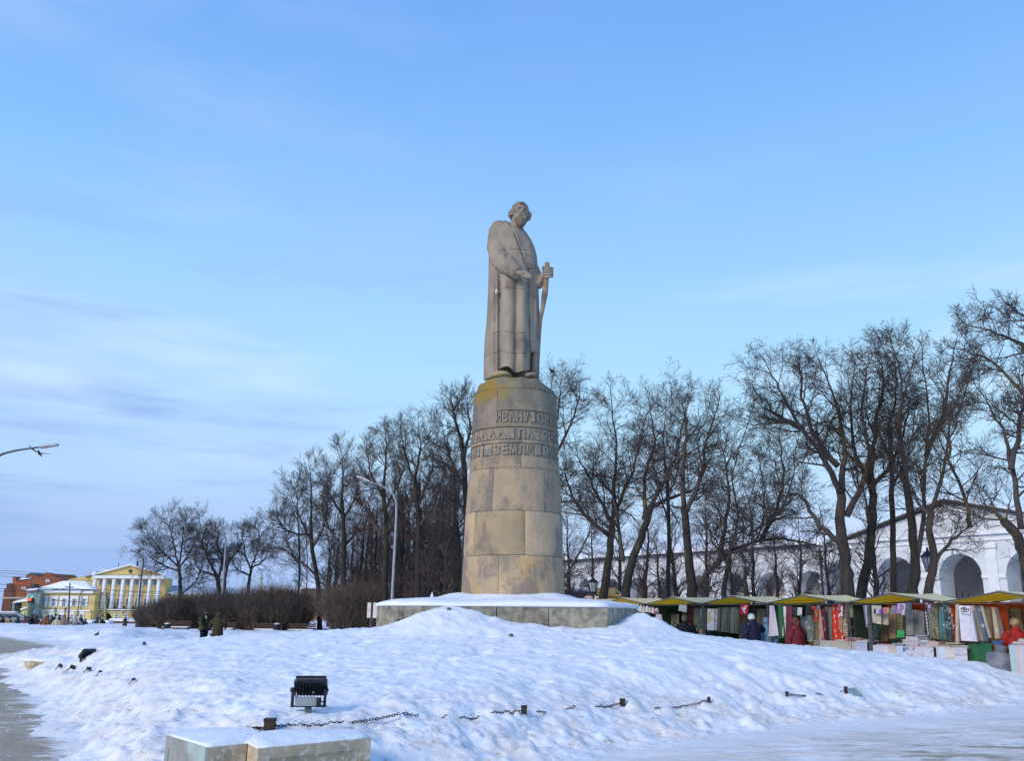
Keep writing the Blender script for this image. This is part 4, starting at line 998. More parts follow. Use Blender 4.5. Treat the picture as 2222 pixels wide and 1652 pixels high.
mb = MB(); mb.fbox(FA, 30.7, 54, v0-.22, v1, 7.003, 7.25); mb.fbox(FA, 30.7, 54, v0-.10, v0-.003, 6.6, 6.75); mb.build('cornice', CREAMW, por)
mb = MB(); uA, uE, uM = 33.4, 50.0, 41.6
mb.prism([FA(uA, v0, 7.255), FA(uE, v0, 7.255), FA(uM, v0, 9.35)], n2*1.4); mb.build('gable', WHITE, por)
mb = MB()
for a, b in ((uA-.6, uM), (uE+.6, uM)):
    e = 7.25
    mb.hexa([FA(a, v0-.45, e-.1), FA(b, v0-.45, 9.45), FA(b, v1+9, 9.45), FA(a, v1+9, e-.1), FA(a, v0-.45, e+.06), FA(b, v0-.45, 9.62), FA(b, v1+9, 9.62), FA(a, v1+9, e+.06)])
mb.build('roof', ROOFD, por)
mb = MB()
for a, b in ((uA-.4, uM), (uE+.4, uM)): mb.hexa([FA(a, v0-.3, 7.33), FA(b, v0-.3, 9.63), FA(b, v1+9, 9.63), FA(a, v1+9, 7.33), FA(a, v0-.3, 7.45), FA(b, v0-.3, 9.75), FA(b, v1+9, 9.75), FA(a, v1+9, 7.45)])
mb.build('roof_snow', M_snowcap, por)
mb = MB(); mb.tube([FA(31.0, v0-.2, 0), FA(31.0, v0-.2, 6.8)], .09, 8); mb.build('drainpipe', ROOFD, por)
mb = MB(); mb.fbox(FA, 54, 57, v0, 12, 0, 7); mb.fbox(FA, 30.72, 54, 4.9, 12, 0, 7.0); mb.build('rear_wall', WHITE, por)

# ================================================================ YELLOW MANSION, LEFT
YEL = mat('yellow_plaster', (.62, .47, .18), (.56, .42, .165), .8, .9, .0)
YEL2 = mat('pale_yellow_plaster', (.66, .53, .23), (.58, .46, .20), .8, .9)
YD = 200.0
def Fy(Y):
    def F(c, v, r):    # photo column and row (1024 scale) on a frontal plane Y metres off, v metres behind it
        p = at(c, r, Y+v); return V(p.x, Y+v, p.z)
    return F
FY = Fy(YD)
def C(x, y, x0=0, y0=2000, s_=3.174): return (x0+x/s_)/3.694, (y0+y/s_)/3.694      # zoom pixel -> 1024
def yb(mb, xa, ya, xb, yb_, v0, v1, F=None):
    F = F or FY; a, b = C(xa, ya), C(xb, yb_); A = F(a[0], v0, a[1]); B = F(b[0], v0, b[1]); x0, x1 = sorted((A.x, B.x)); z0, z1 = sorted((A.z, B.z)); Y = A.y-v0
    mb.hexa([V(x0, Y+v0, z0), V(x1, Y+v0, z0), V(x1, Y+v1, z0), V(x0, Y+v1, z0), V(x0, Y+v0, z1), V(x1, Y+v0, z1), V(x1, Y+v1, z1), V(x0, Y+v1, z1)])
def yt(x, y, v=0, F=None):
    a = C(x, y); return (F or FY)(a[0], v, a[1])
man = thing('yellow_mansion', (yt(1500, 1000).x, YD, -1), 'yellow classical mansion with white columns and a broad pediment', 'building')
mb = MB(); yb(mb, 1060, 430, 1905, 1040, 0, 3); mb.build('wall', YEL, man)
mb = MB(); yb(mb, 1045, 822, 1890, 1045, -1.6, -.01); mb.build('ground_floor', YEL2, man)
mb = MB()
for k in range(11): yb(mb, 1043, 842+k*18, 1893, 846+k*18, -1.66, -1.603)
mb.build('rusticated_joints', mat('dark_yellow_joint', (.50, .38, .14)), man, kind='stuff')  # joint strips in a darker yellow than the ground floor
mb = MB(); yb(mb, 1050, 800, 1895, 820, -2.0, -.1); yb(mb, 1070, 597, 1900, 606, -.12, -.005); mb.build('floor_band', CREAMW, man)
mb = MB(); yb(mb, 1085, 405, 1915, 447, -2.0, .0); mb.build('entablature', CREAMW, man)
mb = MB(); mb.prism([yt(1088, 402, -1.7), yt(1915, 402, -1.7), yt(1525, 285, -1.7)], V(0, 2, 0)); mb.build('pediment', YEL, man)
mb = MB()
for xa in (1075, 1925): 
    mb.hexa([yt(xa, 406, -2.3), yt(1525, 288, -2.3), yt(1525, 288, 3), yt(xa, 406, 3), yt(xa, 394, -2.3), yt(1525, 276, -2.3), yt(1525, 276, 3), yt(xa, 394, 3)])
mb.build('pediment_rake', M_snowcap, man)
mb = MB(); mb.tube([yt(1525, 372, -1.85), yt(1525, 340, -1.85)], [.35, .35], 6); mb.build('attic_window', DARKG, man)
cols_ = [1118, 1232, 1342, 1450, 1556, 1660, 1762, 1868]
for cx_ in cols_:
    cb = cx_-12*(1-(cx_-1118)/750)
    mb = MB(); P0 = yt(cb-6, 796, -1.5); P1 = yt(cx_, 450, -1.5); r_ = .44; mb.tube([V(P1.x, P0.y, P0.z), V(P1.x, P1.y, P1.z)], [r_, r_*.86], 14); mb.build('column', CREAMW, man, smooth=True)
def window(par, xc, ya, yb_, w_, arched=False, v=-.05, frame=True, F=None, fw=9, glass=None):
    F = F or FY
    mb = MB(); P0, P1 = yt(xc-w_/2, yb_, v, F), yt(xc+w_/2, ya, v, F)
    if frame: mb.hexa([V(P0.x-fw*.02, P0.y, P0.z-.1), V(P1.x+fw*.02, P0.y, P0.z-.1), V(P1.x+fw*.02, P0.y+.2, P0.z-.1), V(P0.x-fw*.02, P0.y+.2, P0.z-.1), V(P0.x-fw*.02, P0.y, P1.z+.1), V(P1.x+fw*.02, P0.y, P1.z+.1), V(P1.x+fw*.02, P0.y+.2, P1.z+.1), V(P0.x-fw*.02, P0.y+.2, P1.z+.1)])
    if arched:
        hw_ = (P1.x-P0.x)/2+fw*.02; n = 8; arc = [V(P0.x-fw*.02+hw_-hw_*math.cos(math.pi*i/n), P0.y, P1.z+.1+hw_*math.sin(math.pi*i/n)) for i in range(n+1)]; mb.prism(arc, V(0, .2, 0))
    # mullions
    cx2 = (P0.x+P1.x)/2; zt_ = P0.z+(P1.z-P0.z)*.62
    wn = mb.build('window', CREAMW, par)
    pm = MB(); y_ = P0.y-.06
    for xa, xb in ((P0.x, cx2-.06), (cx2+.06, P1.x)):
        pm.hexa([V(xa, y_, P0.z), V(xb, y_, P0.z), V(xb, y_+.055, P0.z), V(xa, y_+.055, P0.z), V(xa, y_, zt_-.06), V(xb, y_, zt_-.06), V(xb, y_+.055, zt_-.06), V(xa, y_+.055, zt_-.06)])
    pm.hexa([V(P0.x, y_, zt_+.06), V(P1.x, y_, zt_+.06), V(P1.x, y_+.055, zt_+.06), V(P0.x, y_+.055, zt_+.06), V(P0.x, y_, P1.z), V(P1.x, y_, P1.z), V(P1.x, y_+.055, P1.z), V(P0.x, y_+.055, P1.z)])
    if arched:
        hw_ = (P1.x-P0.x)/2; arc = [V(P0.x+hw_-hw_*math.cos(math.pi*i/8), y_, P1.z+.02+hw_*.9*math.sin(math.pi*i/8)) for i in range(9)]; pm.prism(arc, V(0, .055, 0))
    pm.build('pane', glass or mat('grey_glass', (.16, .18, .22), (.10, .12, .15), 1, .25), wn)
    return wn
for i in range(7):
    xt = (cols_[i]+cols_[i+1])/2; xb = xt-14*(1-i/8)
    window(man, xt-1, 474, 518, 36); window(man, xb-4, 690, 760, 34, True); window(man, xb-22, 868, 925, 40, False, v=-1.72)
    mb = MB(); yb(mb, xb-44, 765, xb+32, 792, -1.1, -.1); mb.build('balcony', mat('balcony_iron', (.20, .18, .12), (.12, .11, .08), 3), man)
    mb = MB(); c0 = yt(xb-2, 640, -.1); mb.ball(c0, (.26, .10, .34), 5); mb.build('plaster_relief', CREAMW, man)
    # arched niche surround over ground-floor windows
    mb = MB(); c0 = yt(xb-22, 868, -1.64); hw_ = .66; arc = [V(c0.x-hw_*math.cos(math.pi*q/8), c0.y, c0.z+hw_*.95*math.sin(math.pi*q/8)) for q in range(9)]; mb.prism(arc, V(0, .035, 0)); mb.build('niche', mat('niche_grey', (.45, .40, .34)), man)
mb = MB(); mb.tube([yt(1612, 300), yt(1612, 240)], .22, 6); mb.build('flue', ROOFD, man)
mb = MB(); mb.tube([yt(1390, 318), yt(1390, 262)], .06, 4); mb.tube([yt(1380, 272), yt(1400, 272)], .05, 4); mb.build('aerial', ROOFD, man)
mb = MB(); yb(mb, 1080, 358, 1120, 380, 2, 4); yb(mb, 1160, 335, 1275, 360, 5, 8); mb.build('chimney', WHITE, man)
mb = MB(); mb.prism([yt(795, 455, 6), yt(1010, 415, 6), yt(1075, 400, 6), yt(1075, 600, 6), yt(795, 600, 6)], V(0, 8, 0)); mb.build('rear_wing', YEL, man)
mb = MB(); mb.hexa([yt(985, 418, 3), yt(1080, 372, 3), yt(1080, 372, 12), yt(985, 418, 12), yt(985, 410, 3), yt(1080, 362, 3), yt(1080, 362, 12), yt(985, 410, 12)]); mb.build('rear_roof', mat('green_metal', (.22, .34, .36), (.30, .42, .45), 1, .6), man)
# left wing
lw = thing('yellow_wing_house', (yt(750, 1000).x, YD-4, -1), 'yellow two storey house with five white framed windows under a snowy hipped roof', 'building'); FL = Fy(YD-4)
mb = MB(); yb(mb, 430, 575, 1075, 1000, 0, 11, FL); mb.build('wall', YEL, lw)
mb = MB(); yb(mb, 415, 815, 1050, 1000, -.25, -.01, FL); mb.build('ground_floor', YEL2, lw)
mb = MB(); yb(mb, 425, 808, 1055, 830, -.5, -.255, FL); yb(mb, 425, 578, 1085, 618, -.6, -.01, FL); mb.build('cornice', CREAMW, lw)
for xc in (508, 627, 750, 868, 980):
    mb = MB(); yb(mb, xc-44, 648, xc+40, 775, -.14, -.004, FL); mb.build('window_surround', CREAMW, lw)
    window(lw, xc-2, 682, 764, 46, v=-.22, F=FL)
for xc in (485, 605, 725, 838, 955):
    window(lw, xc, 872, 930, 38, v=-.4, F=FL); mb = MB(); q = yt(xc, 828, -.3, FL); mb.prism([q+V(-.6, 0, 0), q+V(.6, 0, 0), q+V(.3, 0, -1.6), q+V(-.3, 0, -1.6)], V(0, .06, 0)); mb.build('keystone', CREAMW, lw)
mb = MB(); a, b, c, d = yt(400, 572, -1, FL), yt(1085, 572, -1, FL), yt(990, 468, 5, FL), yt(745, 470, 5, FL); e = yt(480, 545, 5, FL)
A2, B2 = a+V(0, 12, 0), b+V(0, 12, 0); mb.poly([a, b, c, d, e]); mb.poly([b, B2, c]); mb.poly([A2, a, e]); mb.poly([B2, A2, e, d, c]); mb.poly([A2, B2, b, a]); mb.build('snowy_roof', M_snowcap, lw)
mb = MB(); mb.tube([yt(975, 580, -.7, FL), yt(938, 625, -.5, FL), yt(905, 880, -.5, FL)], .13, 6); mb.build('drainpipe', mat('pipe', (.30, .24, .14)), lw)
# green annex
ga = thing('green_annex', (yt(350, 900).x, YD-6, -1), 'narrow grey-green glazed annex at the left end of the yellow house', 'building'); FG = Fy(YD-6); GRN = mat('green_render', (.24, .31, .25), (.19, .25, .22), 1, .8)
mb = MB(); yb(mb, 318, 595, 428, 960, 0, 10, FG); mb.build('wall', GRN, ga)
mb = MB(); yb(mb, 326, 610, 420, 660, -.1, -.01, FG); yb(mb, 326, 690, 380, 780, -.2, -.01, FG); yb(mb, 366, 680, 386, 755, -.3, -.21, FG); mb.build('glazing', mat('pale_glass', (.30, .36, .40), (.20, .25, .28), 2, .3), ga)
mb = MB(); mb.hexa([yt(300, 592, -1, FG), yt(440, 572, -1, FG), yt(440, 560, 8, FG), yt(300, 580, 8, FG), yt(300, 586, -1, FG), yt(440, 556, -1, FG), yt(440, 546, 8, FG), yt(300, 572, 8, FG)]); mb.build('roof_snow', M_snowcap, ga)
mb = MB(); yb(mb, 360, 505, 400, 560, 2, 4, FG); mb.build('chimney', ROOFD, ga)
gh = thing('green_shop', (yt(220, 900).x, YD-7, -1), 'low green shopfront with a drooping snowy roof before the red brick block', 'building'); FS = Fy(YD-7)
mb = MB(); yb(mb, 150, 720, 320, 960, 0, 8, FS); mb.build('wall', mat('green_boards', (.26, .33, .25), (.21, .27, .21), 1, .8), gh)
mb = MB(); yb(mb, 265, 700, 322, 860, -.15, -.01, FS); mb.build('yellow_panel', YEL, gh)
mb = MB()
for k in range(8): yb(mb, 160+k*20, 730, 163+k*20, 955, -.08, -.01, FS)
mb.build('boards', mat('green_batten', (.18, .23, .18)), gh, kind='stuff')
mb = MB(); mb.hexa([yt(145, 732, -1.5, FS), yt(330, 705, -1.5, FS), yt(330, 700, 8, FS), yt(145, 725, 8, FS), yt(148, 722, -1.5, FS), yt(325, 674, -1.5, FS), yt(330, 670, 8, FS), yt(200, 700, 8, FS)]); mb.build('roof_snow', M_snowcap, gh)
mb = MB(); mb.hexa([yt(235, 815, -2.5, FS), yt(315, 790, -2.5, FS), yt(315, 790, 0, FS), yt(235, 815, 0, FS), yt(240, 800, -2.5, FS), yt(312, 776, -2.5, FS), yt(312, 776, 0, FS), yt(245, 800, 0, FS)]); mb.build('porch_snow', M_snowcap, gh)
# red brick block
rb = thing('red_brick_building', (yt(400, 900).x, YD+6, -1), 'red brick building with a curved stepped gable and green roof lantern', 'building'); FR = Fy(YD+6)
BR = mat('red_brick', (.30, .095, .045), (.24, .075, .04), 1.5, .9, c3=(.34, .13, .07), s3=3, lo3=.5, hi3=.7)
prof_ = [(160, 960), (150, 500), (145, 440), (160, 418), (185, 425), (190, 470), (230, 478), (330, 462), (430, 430), (510, 415), (545, 398), (560, 380), (590, 385), (610, 402), (650, 425), (720, 455), (740, 520), (740, 960)]
mb = MB(); mb.prism([yt(x, y, 0, FR) for x, y in prof_], V(0, 12, 0)); mb.build('wall', BR, rb)
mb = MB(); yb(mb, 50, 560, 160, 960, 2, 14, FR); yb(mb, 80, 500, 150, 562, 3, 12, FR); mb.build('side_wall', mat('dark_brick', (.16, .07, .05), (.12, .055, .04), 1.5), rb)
for x, y in ((275, 552), (558, 470)): window(rb, x, y-14, y+14, 28, v=-.15, F=FR)
mb = MB()
for q in (530, 620, 700): yb(mb, 235, q, 470, q+6, -.2, -.01, FR)
mb.build('string_course', mat('brick_band', (.36, .13, .07)), rb)
mb = MB(); mb.tube([yt(132, 500, -.4, FR), yt(152, 560, -.4, FR), yt(120, 920, -.4, FR)], .14, 6); mb.build('drainpipe', ROOFD, rb)
mb = MB(); mb.hexa([yt(185, 470, .5, FR), yt(375, 440, .5, FR), yt(375, 440, 11, FR), yt(185, 470, 11, FR), yt(200, 432, 2, FR), yt(370, 436, 2, FR), yt(370, 430, 11, FR), yt(190, 434, 11, FR)]); mb.build('roof_snow', M_snowcap, rb)
mb = MB(); yb(mb, 305, 402, 445, 436, 6, 11, FR); mb.build('dormer', mat('dark_brick'), rb) if False else mb.build('dormer', BR, rb)
TEAL = mat('teal_metal', (.05, .13, .13), (.04, .10, .10), 1, .6)
mb = MB(); b_ = yt(375, 402, 6, FR); mb.prism([yt(300, 404, 6, FR), yt(445, 404, 6, FR), yt(400, 378, 6, FR), yt(355, 378, 6, FR)], V(0, 5, 0)); mb.prism([yt(510, 382, 4, FR), yt(560, 382, 4, FR), yt(540, 372, 4, FR)], V(0, 3, 0)); mb.build('lantern_roof', TEAL, rb)
mb = MB(); yb(mb, 520, 382, 550, 410, 4, 7, FR); yb(mb, 545, 385, 598, 402, 3, 6, FR); yb(mb, 615, 405, 645, 425, 3, 6, FR); mb.build('chimney', BR, rb)
mb = MB(); yb(mb, 700, 428, 825, 450, 8, 16, FR); mb.build('rear_roof', TEAL, rb)
# right wing, mostly behind the tree
rw_ = thing('yellow_east_wing', (yt(2300, 900).x, YD+1, -1), 'low yellow wing with white cornice seen through the branches right of the mansion', 'building'); FW = Fy(YD+1)
mb = MB(); yb(mb, 1880, 640, 2900, 1000, 0, 10, FW); mb.build('wall', YEL, rw_)
mb = MB(); yb(mb, 1880, 600, 2900, 630, -.6, 0, FW); mb.build('cornice', CREAMW, rw_)
mb = MB(); mb.hexa([yt(1900, 598, -1, FW), yt(2920, 598, -1, FW), yt(2920, 598, 10, FW), yt(1900, 598, 10, FW), yt(1910, 520, 4, FW), yt(2850, 560, 4, FW), yt(2850, 560, 6, FW), yt(1910, 520, 6, FW)]); mb.build('blue_green_roof', mat('blue_metal', (.20, .30, .38), (.40, .48, .55), .5, .6), rw_)
for i, xc in enumerate((1945, 2060, 2180, 2300, 2420, 2540)):
    mb = MB(); yb(mb, xc-38, 655, xc+38, 755, -.14, -.004, FW); mb.build('window_surround', CREAMW, rw_); window(rw_, xc, 690, 745, 40, v=-.22, F=FW)
# distant low roofs right of it
for c0, c1, r0, r1, lb in ((262, 300, 588, 610, 'long low snow roofed building glimpsed beyond the hedge behind thin stems'), (300, 345, 580, 610, 'far snow roofed house behind the multi-stemmed tree')):
    F_ = Fy(215.0); a, b = F_(c0, 0, r1), F_(c1, 0, r0); t = thing('distant_house', ((a.x+b.x)/2, 215, -1), lb, 'building')
    mb = MB(); mb.hexa([V(a.x, 215, -1), V(b.x, 215, -1), V(b.x, 225, -1), V(a.x, 225, -1), V(a.x, 215, b.z-2.2), V(b.x, 215, b.z-2.2), V(b.x, 225, b.z-2.2), V(a.x, 225, b.z-2.2)]); mb.build('wall', mat('dull_brick', (.28, .17, .13), (.24, .15, .12), 1), t)
    mb = MB(); mb.prism([V(a.x-.5, 214, b.z-2.2), V(a.x-.5, 226, b.z-2.2), V(a.x-.5, 220, b.z)], V(b.x-a.x+1, 0, 0)); mb.build('snowy_roof', M_snowcap, t)
# pale ochre houses glimpsed through the grove
for i, (c0, c1, D, h) in enumerate(((338, 400, 120, 6.5), (404, 462, 125, 8.0))):
    a = at(c0, 600, D); b = at(c1, 600, D); t = thing('ochre_house', ((a.x+b.x)/2, D, 0), ['pale ochre house glimpsed between trunks behind the round shrub', 'ochre house glimpsed between trunks left of the pedestal foot'][i], 'building')
    mb = MB(); mb.hexa([V(a.x, D, -1), V(b.x, D, -1), V(b.x, D+8, -1), V(a.x, D+8, -1), V(a.x, D, h-2), V(b.x, D, h-2), V(b.x, D+8, h-2), V(a.x, D+8, h-2)]); mb.build('wall', mat('ochre_plaster', (.46, .34, .20), (.38, .29, .19), 1), t)
    mb = MB(); mb.prism([V(a.x-.4, D-.5, h-1.99), V(a.x-.4, D+8.5, h-1.99), V(a.x-.4, D+4, h)], V(b.x-a.x+.8, 0, 0)); mb.build('snowy_roof', M_snowcap, t)
    for k in range(6):
        x = a.x+(b.x-a.x)*(k+.5)/6; mb = MB(); mb.box((x, D-.05, 2.0), (.9, .09, 1.6)); w_ = mb.build('window', CREAMW, t); mb = MB(); mb.box((x, D-.12, 2.0), (.7, .04, 1.4)); mb.build('pane', DARKG, w_)
# ================================================================ STREET FURNITURE
STEEL = mat('galvanised_steel', (.36, .38, .40), (.28, .30, .32), 3, .5, metal=.3)
DSTEEL = mat('dark_steel', (.10, .10, .12), (.07, .07, .09), 3, .5)
BLACK = mat('black_paint', (.012, .012, .015), (.02, .02, .024), 5, .5)
def street_lamp(base, topz, D, armpx, headpx, r0, label, m=STEEL, grp='curved street lamps'):
    t = thing('street_lamp', base, label, 'street lamp', grp)
    pts = [Vector(base), *[at(K(c), K(r), D) for c, r in armpx]]; Q = [Vector(q) for q in spl([tuple(p) for p in pts[1:]], 5)]
    mb = MB(); P = [pts[0]]+Q; n = len(P); k = len(P)
    rads = [r0]+[r0*(.75-.42*i/(n-2)) for i in range(n-1)]
    mb.tube(P, rads, 10); mb.build('pole', m, t, smooth=True)
    a, b = [at(K(c), K(r), D) for c, r in headpx]; d = (b-a); mb = MB()
    x = d.normalized(); y = V(0, 1, 0); z = x.cross(y).normalized()
    if z.z < 0: z = -z
    for s_, w_ in ((1, .13),): mb.hexa([a-y*w_-z*.05, b-y*w_*.8-z*.05, b+y*w_*.8-z*.05, a+y*w_-z*.05, a-y*w_+z*.04, b-y*w_*.8+z*.02, b+y*w_*.8+z*.02, a+y*w_+z*.04])
    mb.build('lamp_head', mat('lamp_white', (.55, .55, .56)), t); 
    mb = MB(); mb.hexa([a-y*.1-z*.075, b-y*.08-z*.075, b+y*.08-z*.075, a+y*.1-z*.075, a-y*.1-z*.052, b-y*.08-z*.052, b+y*.08-z*.052, a+y*.1-z*.052]); mb.build('lens', mat('lamp_lens', (.3, .32, .34), rough=.2), t)
    return t
b = at(K(850), K(1312), 50); street_lamp((b.x, 50, 0), 9, 50, [(851, 1295), (857, 1180), (860, 1105), (855, 1078), (835, 1060), (800, 1045)], [(802, 1046), (775, 1034)], .105, 'tall grey curved street lamp just left of the monument')
b = at(K(482), K(1310), 74); street_lamp((b.x, 74, 0), 9, 74, [(484, 1270), (489, 1200), (490, 1172), (484, 1160), (468, 1150), (455, 1146)], [(456, 1147), (435, 1140)], .13, 'curved street lamp rising behind the hedge, middle of the left three')
b = at(K(296), K(1362), 73); street_lamp((b.x, 73, 0), 6, 73, [(299, 1330), (307, 1250), (311, 1222), (308, 1208), (296, 1200), (283, 1196)], [(284, 1196), (268, 1192)], .11, 'dark curved street lamp in front of the yellow mansion', DSTEEL)
b = at(-14, 640, 38); street_lamp((b.x-.1, 38, 0), 9, 38, [(-30, 1230), (-28, 1080), (-24, 1015), (-5, 992), (30, 980), (90, 971)], [(88, 971), (126, 965)], .11, 'street lamp arm entering the sky from the left edge', DSTEEL)
# ---- lantern lamps
def lantern(base, s_=1.0, label='', H=3.2):
    t = thing('lantern_post', base, label, 'lantern', 'black lantern street lamps'); x, y, z = base
    mb = MB(); mb.tube([(x, y, z), (x, y, z+.5*s_)], [.10*s_, .08*s_], 8); mb.tube([(x, y, z+.5*s_), (x, y, z+(H-.75)*s_)], [.05*s_, .045*s_], 8); mb.build('post', BLACK, t)
    mb = MB(); zz = z+(H-.75)*s_; mb.lathe((x, y, 0), [(.03*s_, zz), (.11*s_, zz+.04*s_), (.12*s_, zz+.07*s_), (.03*s_, zz+.07*s_)], 8); mb.lathe((x, y, 0), [(.24*s_, zz+.50*s_), (.25*s_, zz+.53*s_), (.10*s_, zz+.66*s_), (.05*s_, zz+.68*s_), (.04*s_, zz+.76*s_), (.005, zz+.84*s_)], 8)
    for k in range(6):
        a = k*math.pi/3; mb.tube([(x+.11*s_*math.cos(a), y+.11*s_*math.sin(a), zz+.05*s_), (x+.22*s_*math.cos(a), y+.22*s_*math.sin(a), zz+.52*s_)], .014*s_, 4)
    mb.build('lantern_frame', BLACK, t)
    mb = MB(); mb.lathe((x, y, 0), [(.095*s_, zz+.07*s_), (.205*s_, zz+.50*s_)], 6); mb.build('glass', mat('milky_glass', (.45, .50, .52), rough=.2), t)
p = at(K(1287), K(1252), 48); lantern((p.x, 48, 0), p.z/3.24, 'black lantern lamp beside the tree right of the monument, before the dark coach')
p = at(K(2018), 576, 44); lantern((p.x, 44, 0), 1.5, 'black lantern lamp hidden behind the crooked tree near the gabled block')
for (c, r, lb) in ((655, 785, 'left one of two lantern lamps before the yellow wing'), (771, 785, 'right one of two lantern lamps before the yellow wing'), (1450, 828, 'lantern lamp before the columns of the yellow mansion')):
    cc, rr_ = C(c, r); D = 105 if c < 1000 else 125; p = at(cc, rr_, D); lantern((p.x, D, -.6), (p.z+.6)/3.2, lb)
# ---- signpost with four pale panels
p = at(K(805), 630.5, 30); t = thing('signpost', (p.x, 30, p.z-.6), 'brown post with four blank pale sign panels standing left of the plinth', 'sign')
mb = MB(); a = at(370.4, 632, 30); b_ = at(372.2, 603, 30); mb.tube([V(a.x, 30, .2), b_], .055, 8); mb.build('post', mat('brown_post', (.10, .06, .06), (.07, .045, .045)), t)
for c0, c1, r0, r1 in ((367.3, 371.2, 603.3, 610.6), (373.2, 377.4, 603.4, 611), (366.8, 370.8, 611, 618.6), (372.7, 376.9, 611, 618.8)):
    a, b_ = at(c0, r1, 29.95), at(c1, r0, 29.95); mb = MB(); mb.box((a+b_)/2, (b_.x-a.x, .03, b_.z-a.z)); mb.build('sign_panel', mat('pale_sign', (.66, .60, .52), (.58, .54, .50), 4, .5), t)
# ---- grey information panel next to the left lamp
a, b_ = at(139.8, 628, 72), at(144.2, 607, 72); t = thing('information_panel', ((a.x+b_.x)/2, 72, a.z), 'upright grey-green information panel beside the dark street lamp', 'panel')
mb = MB(); mb.box((a+b_)/2, (b_.x-a.x, .2, b_.z-a.z)); mb.build('panel', mat('panel_grey', (.25, .30, .29), (.18, .22, .22), 3, .4, c3=(.38, .42, .40), s3=6, lo3=.55, hi3=.62), t); mb = MB(); mb.box(((a.x+b_.x)/2, 72, a.z-.2), (b_.x-a.x+.2, .4, .5)); mb.build('base', DSTEEL, t)
# ---- traffic signals and road signs at far left
def pz(x, y, D): c, r = C(x, y, 0, 2050, 4.72); return at(c, r, D)
D = 82; t = thing('traffic_light', (pz(40, 760, D).x, D, 0), 'overhead traffic signal glowing red on a long pale mast arm', 'traffic light')
mb = MB(); mb.tube([pz(-60, 1200, D), pz(-60, 765, D), pz(40, 762, D), pz(640, 762, D)], [.12, .1, .07, .05], 8); mb.build('mast_arm', mat('mast_cream', (.5, .46, .38)), t)
for x in (510, 575): 
    q0, q1 = pz(x, 765, D), pz(x+(-8 if x < 550 else -8), 865 if x > 550 else 850, D); mb = MB(); mb.tube([q0, q1], [.13, .12], 6); mb.build('signal_housing', BLACK, t)
q = pz(512, 792, D-.25); mb = MB(); mb.ball(q, .12, 8); mb.build('red_lamp', mat('red_light', (.8, .02, .02), emit=((1, .05, .03), 4)), t)
for x in (480, 560): q = pz(x, 738, D-.1); mb = MB(); mb.ball(q, (.07, .06, .10), 6); mb.build('green_lamp', mat('green_light', (.05, .5, .25), emit=((.1, 1, .5), .8)), t)
def flatsign(x0, y0, x1, y1, D, c, label, marks, name, border=None):
    a, b_ = pz(x0, y1, D), pz(x1, y0, D); t = thing(name, ((a.x+b_.x)/2, D, a.z), label, 'road sign')
    mb = MB(); mb.box((a+b_)/2, (b_.x-a.x, .05, b_.z-a.z)); mb.build('plate', c, t)
    m_ = (a+b_)/2; w_ = b_.x-a.x; h_ = b_.z-a.z
    for k, (nm, mm, sx, sy, ox, oz) in enumerate(marks):
        mb = MB(); mb.box((m_.x+ox*w_, D-.035-.01*k, m_.z+oz*h_), (w_*sx, .012, h_*sy)); mb.build(nm, mm, t)
    mb = MB(); mb.tube([V(m_.x, D+.06, 0), V(m_.x, D+.06, b_.z)], .04, 6); mb.build('post', DSTEEL, t)
SGW = mat('sign_white', (.75, .77, .75)); SGB = mat('sign_blue', (.03, .12, .42)); 
flatsign(400, 990, 478, 1058, 84, mat('sign_lime', (.62, .85, .15)), 'square pedestrian crossing sign with a lime yellow border', [('field', SGW, .74, .74, 0, 0), ('pictogram', BLACK, .16, .5, -.05, 0), ('pictogram', BLACK, .40, .10, 0, -.24), ('pictogram', BLACK, .30, .10, .06, .08), ('pictogram', BLACK, .12, .12, -.05, .30)], 'crossing_sign')
flatsign(578, 980, 628, 1028, 84, SGB, 'small square blue sign with a white symbol right of the crossing sign', [('pictogram', SGW, .22, .62, 0, 0), ('pictogram', SGW, .5, .14, 0, .12)], 'blue_sign')
flatsign(62, 1066, 95, 1092, 90, SGB, 'tiny blue sign at the far left beside the parked cars', [('pictogram', SGW, .4, .4, 0, 0)], 'blue_sign')
# utility poles and overhead wires
POLE = mat('concrete_pole', (.38, .36, .28), (.30, .28, .22))
def pole(x, y0, y1, D, r_, label, conv=C, m=POLE, grp=None, z0=-.6):
    c, r = conv(x, y1); b_ = at(*conv(x, y0), D); a = at(c, r, D); t = thing('utility_pole', (b_.x, D, z0), label, 'pole', grp); mb = MB(); mb.tube([V(b_.x, D, z0), V(a.x, D, a.z)], [r_, r_*.6], 8); mb.build('shaft', m, t)
    mb = MB(); mb.box((a.x, D, a.z-.5), (1.0, .12, .12)); mb.build('crossarm', DSTEEL, t); return a
pole(820, 865, 495, 110, .13, 'thin grey pole with wires before the yellow wing', m=DSTEEL)
pole(1238, 975, 560, 100, .17, 'ochre painted pole before the white columns', m=mat('ochre_pole', (.48, .36, .12)))
a = at(530/2.469*0+0, 0, 100) if False else None
cpole = lambda x, y: ((500+x/2.469)/3.694, (1850+y/2.469)/3.694)
pole(1148, 850, 690, 160, .35, 'distant ribbed mast above the hedge in the gap between trees', conv=cpole)
WIRE = mat('wire', (.05, .05, .06))
